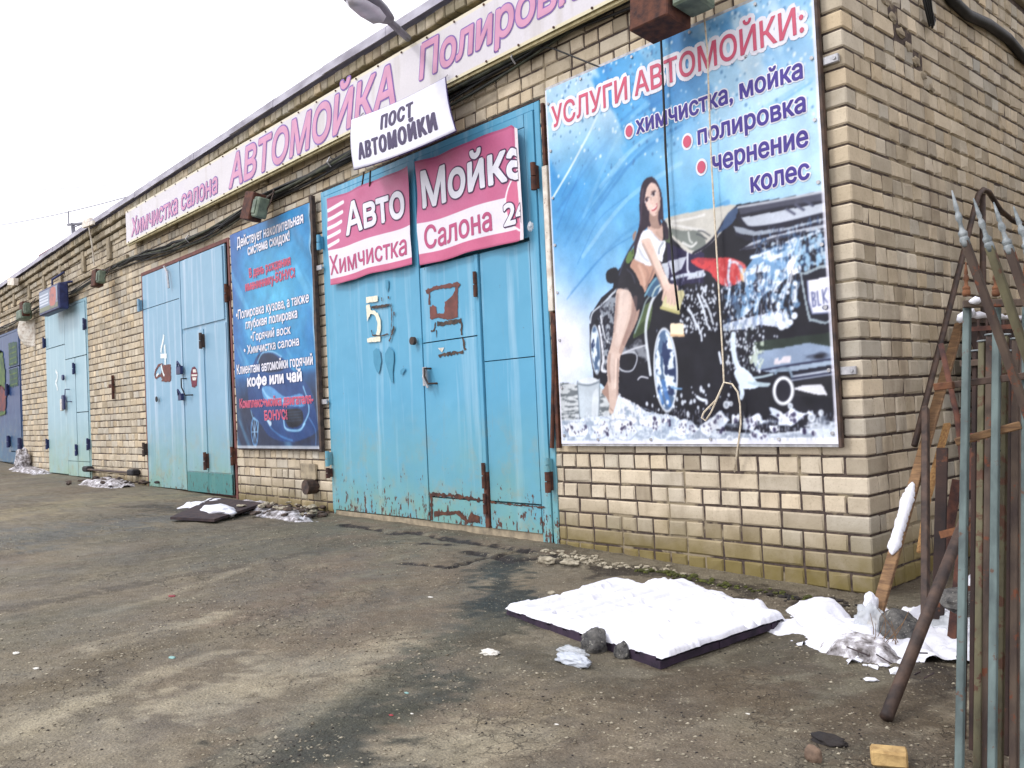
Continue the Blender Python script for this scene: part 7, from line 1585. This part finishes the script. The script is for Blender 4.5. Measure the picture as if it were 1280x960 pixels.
# loose gravel: thousands of little stones
def gravel(name, n, mat, seed, s0, s1, label):
    r = np.random.RandomState(seed); P = []
    while len(P) < n:
        x = -9 + 11 * r.rand() ** .55; y = -4.0 + 3.9 * r.rand()
        dens = float(np.clip((fbm(np.array([x * .9]), np.array([y * 2.2]), 41, 3)[0] - .36) * 4, .05, 1))
        if r.rand() < dens: P.append((x, y))
    P = np.array(P); Z = ground_height(P[:, 0], P[:, 1]); vs = []; fs = []
    base_v = np.array([(1, 0, 0), (0, 1, 0), (-1, 0, 0), (0, -1, 0), (0, 0, .7), (0, 0, -.6)])
    base_f = np.array([(0, 1, 4), (1, 2, 4), (2, 3, 4), (3, 0, 4), (1, 0, 5), (2, 1, 5), (3, 2, 5), (0, 3, 5)])
    s_ = s0 + (s1 - s0) * r.rand(n) ** 3; an = r.rand(n) * 6.28
    V = base_v[None] * (1 + .45 * (r.rand(n, 6, 1) - .5)) * s_[:, None, None] * np.array([1.3, .9, .7])
    c_, q_ = np.cos(an)[:, None], np.sin(an)[:, None]; X = V[..., 0] * c_ - V[..., 1] * q_; Y = V[..., 0] * q_ + V[..., 1] * c_
    co = np.stack([X + P[:, :1], Y + P[:, 1:2], V[..., 2] + Z[:, None] + s_[:, None] * .15], -1).reshape(-1, 3)
    f = (base_f[None] + (np.arange(n) * 6)[:, None, None]).reshape(-1, 3)
    me = bpy.data.meshes.new(name); me.vertices.add(len(co)); me.vertices.foreach_set('co', co.astype(np.float32).ravel()); me.loops.add(f.size); me.loops.foreach_set('vertex_index', f.ravel().astype(np.int32))
    me.polygons.add(len(f)); me.polygons.foreach_set('loop_start', np.arange(0, f.size, 3, dtype=np.int32)); me.polygons.foreach_set('loop_total', np.full(len(f), 3, dtype=np.int32)); me.update(calc_edges=True)
    me.materials.append(M[mat]); o = bpy.data.objects.new(name, me); S.collection.objects.link(o); tag(o, label, kind='stuff')
gravel('gravel', 11000, 'pebble', 1, .0016, .009, 'loose pale gravel scattered over the yard'); gravel('gravel', 7000, 'pebbledark', 2, .0015, .006, 'dark grit scattered over the yard')

# ================================================================== right hand stack of scrap
# bent pipe frame standing by the side wall
pf = empty('bent_pipe_frame', (0.461, -0.497, -0.033)); tag(pf, 'bent brown steel tube standing against the side wall like an arch', 'pipe frame')
rel(MB().tube([(0.16, 0.214, 0.748), (0.16, 0.758, 1.447), (0.16, 1.303, 2.158), (0.16, 1.37, 2.241), (0.16, 1.459, 2.284), (0.16, 1.556, 2.282), (0.16, 1.743, 2.192), (0.16, 1.979, 2.145), (0.16, 2.544, 2.128)], .0165, 12).build('bent_tube', M['rust_tube'], None, True), pf)
rel(MB().tube([(0.14, 1.501, 2.263), (0.14, 1.415, 1.66), (0.14, 1.357, 1.057)], .019, 10).build('upright_tube', M['rust_tube'], None, True), pf)
rel(MB().beam((0.18, 0.335, 0.942), (0.458, -0.499, -0.033), .045, .03, (1, 0, 0), .003).build('leg', M['rust_tube']), pf)
# long snowy plank
a, b_ = Vector((0.343, -0.804, -0.032)), Vector((0.08, 1.183, 1.456))
pk = empty('leaning_plank', tuple(a)); tag(pk, 'long brown plank leaning on the side wall with snow on its lower half', 'plank')
rel(MB().beam(tuple(a), tuple(a.lerp(b_, .985)), .055, .022, (0, -1, .3), .003).build('plank_board', M['wood']), pk)
c_, d_ = a.lerp(b_, .20), a.lerp(b_, .40)
mb = MB(); P = []; R_ = []
for k_ in range(34):
    t_ = k_ / 33; e_ = min(1, math.sqrt(max(.02, min(t_, 1 - t_) * 9)))
    P.append(tuple(c_.lerp(d_, t_) + Vector((rnd.uniform(-.003, .003), -.012, .016 + rnd.uniform(-.003, .003))))); R_.append(.031 * e_ * (0.85 + .35 * mnoise.noise(Vector((t_ * 5, 0, 3)))) * rnd.uniform(.95, 1.05))
tag(mb.tube(P, R_, 12).build('snow', M['snow'], None, True), 'strip of snow clinging to the leaning plank', kind='stuff')
b2_ = blob(tuple(a.lerp(b_, .07) + Vector((-.02, -.02, .03))), (.03, .03, .05), 5, 3, .3); tag(b2_.build('snow', M['snow'], None, True), 'snow lump at the foot of the leaning plank', kind='stuff')
tag(MB().beam((0.2, 0.562, 0.845), (0.24, 0.152, 0.492), .035, .015, (0, -1, 0)).beam((0.24, 0.152, 0.492), (0.3, -0.129, 0.251), .03, .012, (0, -1, 0)).build('batten', M['woodlight']), 'short pale batten beside the upper part of the leaning plank', 'batten')
# rusty sheet panel behind the railings
pn = empty('rusty_panel', (.5, 2.2, -.05)); tag(pn, 'large dark rusty sheet leaning on the side wall behind the railings', 'metal sheet')
TL, TR, BL, BR = Vector((0.14, 1.041, 1.445)), Vector((.14, 3.9, 1.47)), Vector((.52, 1.15, -.05)), Vector((.52, 3.9, -.05))
n_ = 10; vs = []; fs = []
for j in range(n_ + 1):
    for i in range(n_ * 2 + 1):
        p = TL.lerp(TR, i / (2 * n_)).lerp(BL.lerp(BR, i / (2 * n_)), j / n_); p = p + Vector((.02 * math.sin(i * 1.57), 0, 0)); vs.append(tuple(p))
for j in range(n_):
    for i in range(2 * n_): a_ = j * (2 * n_ + 1) + i; fs.append((a_, a_ + 1, a_ + 2 * n_ + 2, a_ + 2 * n_ + 1))
M['rustdark'] = pm('dark_rust_sheet', L4(58, 42, 36), L4(32, 25, 25), 6, 0.9, 0.5, spots=(L4(92, 56, 38), 8, .62))
o = mesh_obj('sheet', vs, fs, M['rustdark'], pn); sm = o.modifiers.new('s', 'SOLIDIFY'); sm.thickness = .006
mb = MB().beam(tuple(TL + Vector((.01, 0, 0))), tuple(TR + Vector((.01, 0, 0))), .04, .03); mb.beam(tuple(TL.lerp(BL, .5) + Vector((.03, 0, 0))), tuple(TR.lerp(BR, .5) + Vector((.03, 0, 0))), .04, .03); rel(mb.build('frame_bar', M['rust_tube']), pn)
P = [tuple(TL.lerp(TR, t_) + Vector((.02, 0, .028 + rnd.uniform(-.004, .008)))) for t_ in np.linspace(0, 1, 40)]; tag(MB().tube(P, [.022 * rnd.uniform(.5, 1.2) for _ in P], 8).build('snow', M['snow'], None, True), 'strip of snow on the top edge of the rusty sheet', kind='stuff')
tag(MB().beam((0.548, -0.277, 0.624), (0.474, -0.486, -0.033), .04, .02, (0, -1, 0)).build('steel_strip', M['rust']), 'dark flat steel strip leaning behind the thick pipe', 'steel strip')
tag(MB().beam((0.576, -0.535, 0.413), (0.971, -0.701, 0.553), .05, .03, (0, 0, 1)).build('angle_bar', M['rust_orange']), 'orange rusty angle bar lying across behind the railings', 'angle bar')
tag(MB().beam((0.935, -1.026, 0.285), (0.986, -0.68, 0.428), .05, .04, (0, 0, 1)).build('timber_offcut', M['wood']), 'reddish timber offcut leaning up at the right edge', 'timber')
o = blob((0.824, -0.851, 0.291), (.05, .07, .05), 3, 3, .2).build('snow', M['snow'], None, True); tag(o, 'white snow lump seen between the railing bars', kind='stuff')
o = blob((0.759, -0.771, 0.193), (.12, .12, .05), 13, 3, .2).build('concrete_block', M['stonegrey'], None, False); tag(o, 'grey broken concrete block under snow behind the railings', 'concrete block')
crumple('plastic_film', (0.59, -0.555, -0.034), .08, .07, .07, 'plastic', 'bluish clear plastic film beside the thick pipe', 'plastic film', 29)
for p_, q_, w_, mt, lb_ in (((0.509, -0.325, 0.773), (0.545, -0.591, -0.034), .05, 'rustdark', 'wide dark rusty strip leaning left of the railings'), ((0.714, -0.547, 0.788), (0.638, -0.698, -0.034), .035, 'rust', 'narrow rusty strip leaning just behind the first blue green bar'), ((0.932, -0.759, 0.927), (0.904, -0.976, -0.036), .04, 'rustdark', 'dark strip standing in shade behind the middle bars')):
    tag(MB().beam(p_, q_, w_, .012, (0, -1, .2), .002).build('steel_strip', M[mt]), lb_, 'steel strip')
tag(MB().tube([(0.528, -0.323, 1.247), (0.6, -0.38, 0.919), (0.69, -0.474, -0.035)], .012, 8).build('thin_pipe', M['rust'], None, True), 'thin rusty pipe slanting down to the right behind the bars', 'pipe')
# thick pipe
a, b_ = Vector((0.787, -1.631, -0.035)), Vector((0.722, -0.387, 0.726))
d_ = (b_ - a).normalized()
tag(MB().tube([tuple(a + d_ * .0 + Vector((0, 0, .015))), tuple(b_)], .0215, 20).build('thick_pipe', M['rust_tube'], None, True), 'thick brown rusty pipe leaning up to the right behind the railings', 'pipe')

def spear(mb_t, mb_c, p, q, w_):
    """finial from collar q up to tip p"""
    p, q = Vector(p), Vector(q)
    mb_t.lathe(q, p, [(0, w_ * .9), (.12, w_ * 1.25), (.16, w_ * 1.3), (.22, w_ * .7), (.36, w_ * .55), (.44, w_ * 1.0), (.52, w_ * .85), (.58, w_ * .5), (.62, w_ * .72), (1, w_ * .18)], 10)
    mb_c.lathe(q - (p - q) * .12, q + (p - q) * .10, [(0, w_ * 1.1), (.3, w_ * 1.35), (.7, w_ * 1.35), (1, w_ * 1.0)], 10)
# railing with blue green bars (nearest, upright)
ra = empty('steel_railing', (1.161, -1.924, -0.04)); tag(ra, 'upright railing with blue green bars and rusty spear tips at the right', 'railing')
for px0, px1_ in (((1.098, -1.6, 1.291), (1.129, -1.957, -0.045)), ((1.166, -1.555, 1.285), (1.199, -1.92, -0.045)), ((1.233, -1.511, 1.279), (1.264, -1.874, -0.045)), ((1.299, -1.468, 1.273), (1.326, -1.819, -0.045))):
    rel(MB().beam(px0, px1_, .020, .020, (0, -1, 0), .002).build('bar', M['picket_blue']), ra)
    a = Vector(px0); m1, m2 = MB(), MB(); spear(m1, m2, a + Vector((0, .01, .14)), a + Vector((0, 0, .045)), .009); rel(m1.build('spear_tip', M['rust_orange'], None, True), ra); rel(m2.build('collar', M['rust_orange'], None, True), ra)
rel(MB().beam((1.097, -1.63, 1.299), (1.334, -1.519, 1.283), .03, .022, (0, 0, 1), .002).build('rail', M['picket_brown']), ra)
rel(MB().beam((1.003, -1.634, 1.051), (1.339, -1.58, 1.08), .012, .021, (0, 0, 1), .002).build('rail', M['rust_tube']), ra)
rel(MB().beam((1.004, -1.641, 1.051), (1.065, -1.655, 1.055), .016, .0225, (0, 0, 1), .002).build('rail_end', M['rust_orange']), ra)
rel(MB().box(*[c for c in (-.014, .014, -.014, .014, -.012, .012)], .003).build('snow_cap', M['snow']), ra) if False else None
# olive and brown railing right behind
rb = empty('steel_railing', (1.159, -1.86, -0.04)); tag(rb, 'olive and brown railing stacked just behind the blue green bars', 'railing')
for t_, b_, w_, mt in (((1.087, -1.459, 1.186), (1.151, -1.885, -0.045), .019, 'picket_olive'), ((1.112, -1.462, 1.204), (1.165, -1.872, -0.045), .019, 'picket_brown'), ((1.131, -1.382, 1.204), (1.174, -1.783, -0.045), .015, 'picket_olive'), ((1.166, -1.402, 1.188), (1.213, -1.796, -0.045), .019, 'picket_brown'), ((1.224, -1.369, 1.183), (1.263, -1.752, -0.045), .024, 'picket_olive'), ((1.128, -1.207, 1.182), (1.192, -1.674, -0.045), .018, 'picket_brown'), ((1.065, -1.142, 1.16), (1.146, -1.64, -0.045), .016, 'rustdark'), ((0.974, -1.197, 1.167), (1.063, -1.674, -0.045), .014, 'rustdark'), ((1.02, -1.117, 1.175), (1.092, -1.609, -0.045), .014, 'picket_olive')):
    rel(MB().beam(t_, b_, w_, .02, (0, -1, 0), .002).build('bar', M[mt]), rb)
    m1, m2 = MB(), MB(); a = Vector(t_); spear(m1, m2, a + Vector((0, .0, .035)), a + Vector((0, 0, .005)), .012); rel(m2.build('collar', M['casting'], None, True), rb)
rel(MB().beam((0.924, -1.276, 0.672), (1.215, -1.182, 0.728), .02, .03, (0, 0, 1), .002).build('rail', M['rustdark']), rb); rel(MB().beam((0.936, -1.237, 1.128), (1.235, -1.176, 1.131), .02, .022, (0, 0, 1), .002).build('rail', M['picket_brown']), rb)
rel(MB().beam((1.068, -1.676, 0.882), (1.231, -1.618, 0.929), .014, .024, (0, 0, 1), .003).build('rail', M['wood']), rb)
rel(MB().beam((1.103, -1.652, 0.893), (1.115, -1.647, 0.896), .017, .026, (0, 0, 1), .003).build('paint_mark', M['redlitter']), rb)
rd = empty('steel_grating', (1.089, -1.588, -0.04)); tag(rd, 'thin dark rusty grating of narrow rods behind the thicker railing bars', 'grating')
for px0, px1_ in (((0.951, -1.167, 1.282), (1.014, -1.595, -0.045)), ((0.976, -1.155, 1.28), (1.036, -1.585, -0.045)), ((1, -1.143, 1.278), (1.059, -1.573, -0.045)), ((1.021, -1.12, 1.276), (1.086, -1.558, -0.045)), ((1.043, -1.11, 1.274), (1.107, -1.547, -0.045)), ((1.064, -1.103, 1.273), (1.127, -1.539, -0.045)), ((1.082, -1.082, 1.271), (1.148, -1.528, -0.045)), ((1.106, -1.071, 1.269), (1.17, -1.517, -0.045))):
    rel(MB().tube([px0, px1_], .0045, 6).build('rod', M['rustdark']), rd)
for px0, px1_ in (((0.946, -1.201, 1.248), (1.211, -1.059, 1.248)), ((0.919, -1.218, 0.946), (1.197, -1.064, 0.966)), ((0.901, -1.224, 0.582), (1.178, -1.069, 0.595)), ((0.912, -1.277, 0.355), (1.18, -1.131, 0.344))):
    rel(MB().beam(px0, px1_, .012, .016, (0, 0, 1)).build('crossbar', M['rust']), rd)
# slanted railing with silver finials
rc = empty('steel_railing', (1.435, -1.512, -0.04)); tag(rc, 'slanted railing with silver spear finials leaning across the others', 'railing')
for tip, col, end in (((1.16, -1.84, 1.605), (1.185, -1.837, 1.457), (1.361, -1.732, 0.675)), ((1.222, -1.86, 1.566), (1.252, -1.851, 1.429), (1.406, -1.773, 0.704)), ((1.28, -1.885, 1.54), (1.308, -1.879, 1.41), (1.459, -1.805, 0.711)), ((1.332, -1.901, 1.516), (1.363, -1.907, 1.39), (1.509, -1.839, 0.718))):
    m1, m2 = MB(), MB(); spear(m1, m2, tip, col, .0095); rel(m1.build('spear_finial', M['casting'], None, True), rc); rel(m2.build('collar', M['casting'], None, True), rc)
    rel(MB().beam(col, end, .021, .021, (0, -1, 0), .002).build('bar', M['picket_olive'] if len(rc.children) % 2 else M['picket_brown']), rc)
rel(MB().beam((1.321, -1.769, 0.872), (1.607, -1.873, 0.919), .02, .02, (0, 0, 1), .002).build('rail', M['picket_brown']), rc)
for g_, s_ in (((1.134, -1.635, 1.305), .016), ((1.074, -1.565, 1.265), .022), ((1.096, -1.571, 1.273), .018)):
    o = blob(g_, (s_, s_ * .8, s_ * .8), int(s_ * 999), 2, .25).build('snow', M['snow'], None, True); tag(o, 'small snow clump sitting on the railing rail', kind='stuff')
# twigs in the snow
mb = MB(); g_ = Vector((0.416, -0.881, -0.033))
for k_ in range(14):
    r_ = random.Random(k_); q_ = g_ + Vector((r_.uniform(-.06, .08), r_.uniform(-.04, .06), 0)); e_ = q_ + Vector((r_.uniform(-.08, .12), r_.uniform(-.06, .05), r_.uniform(.05, .2))); mb.tube([tuple(q_), tuple(q_.lerp(e_, .5) + Vector((.01, 0, .01))), tuple(e_)], [.002, .0015, .001], 4)
tag(mb.build('dry_twigs', M['wood']), 'dry twigs and grass stems sticking out of the snow by the plank', kind='stuff')
mb = MB()
for k_ in range(10):
    r_ = random.Random(k_ + 50); x, y = 1.0 * r_.uniform(.45, .95), r_.uniform(-1.3, -.9); mb.tube([(x, y, gh(x, y) + .03), (x + r_.uniform(-.1, .1), y + r_.uniform(-.03, .03), gh(x, y) + .05)], .003, 4)
tag(mb.build('dry_twigs', M['wooddark']), 'dark twigs lying on the snow edge behind the railings', kind='stuff')

# ================================================================== unseen garage block added on the right to shade the side wall
nb = empty('shade_garage', (2.7, .8, 0)); tag(nb, 'unseen brick garage block added right of the corner to shade the side wall', 'garage')
v1_, f1_, c1_ = [], [], []
for k_ in range(43):
    z_ = k_ * ROW + .05; y = .8 + (.13 if k_ % 2 else 0)
    while y < 8.4:
        sd_ = rnd.randrange(1 << 30); vs, fs = brick_geo(.25, .092, sd_); n = len(v1_); v1_ += [(2.7 + q[1], y + .125 + q[0], z_ + q[2]) for q in vs]; f1_ += [tuple(reversed([i + n for i in f])) for f in fs]; c1_ += [tint_of(sd_)] * len(vs); y += .262
o = mesh_obj('brick_courses', v1_, f1_, M['brick']); add_tint(o.data, c1_); o['kind'] = 'stuff'; rel(o, nb)
rel(MB().box(2.71, 7, .8, 8.6, -.3, 4.5).build('wall', M['mortar']), nb); rel(MB().box(2.6, 7.1, .7, 8.7, 4.5, 4.6).build('roof', M['flash']), nb)
pw = MB().box(0.02, 2.69, 6.6, 6.9, -.3, 3.6).build('shade_end_wall', M['concrete']); tag(pw, 'unseen grey concrete wall added to close the end of the shaded gap', 'wall')  # added out of view, shuts the gap that keeps the side wall dim
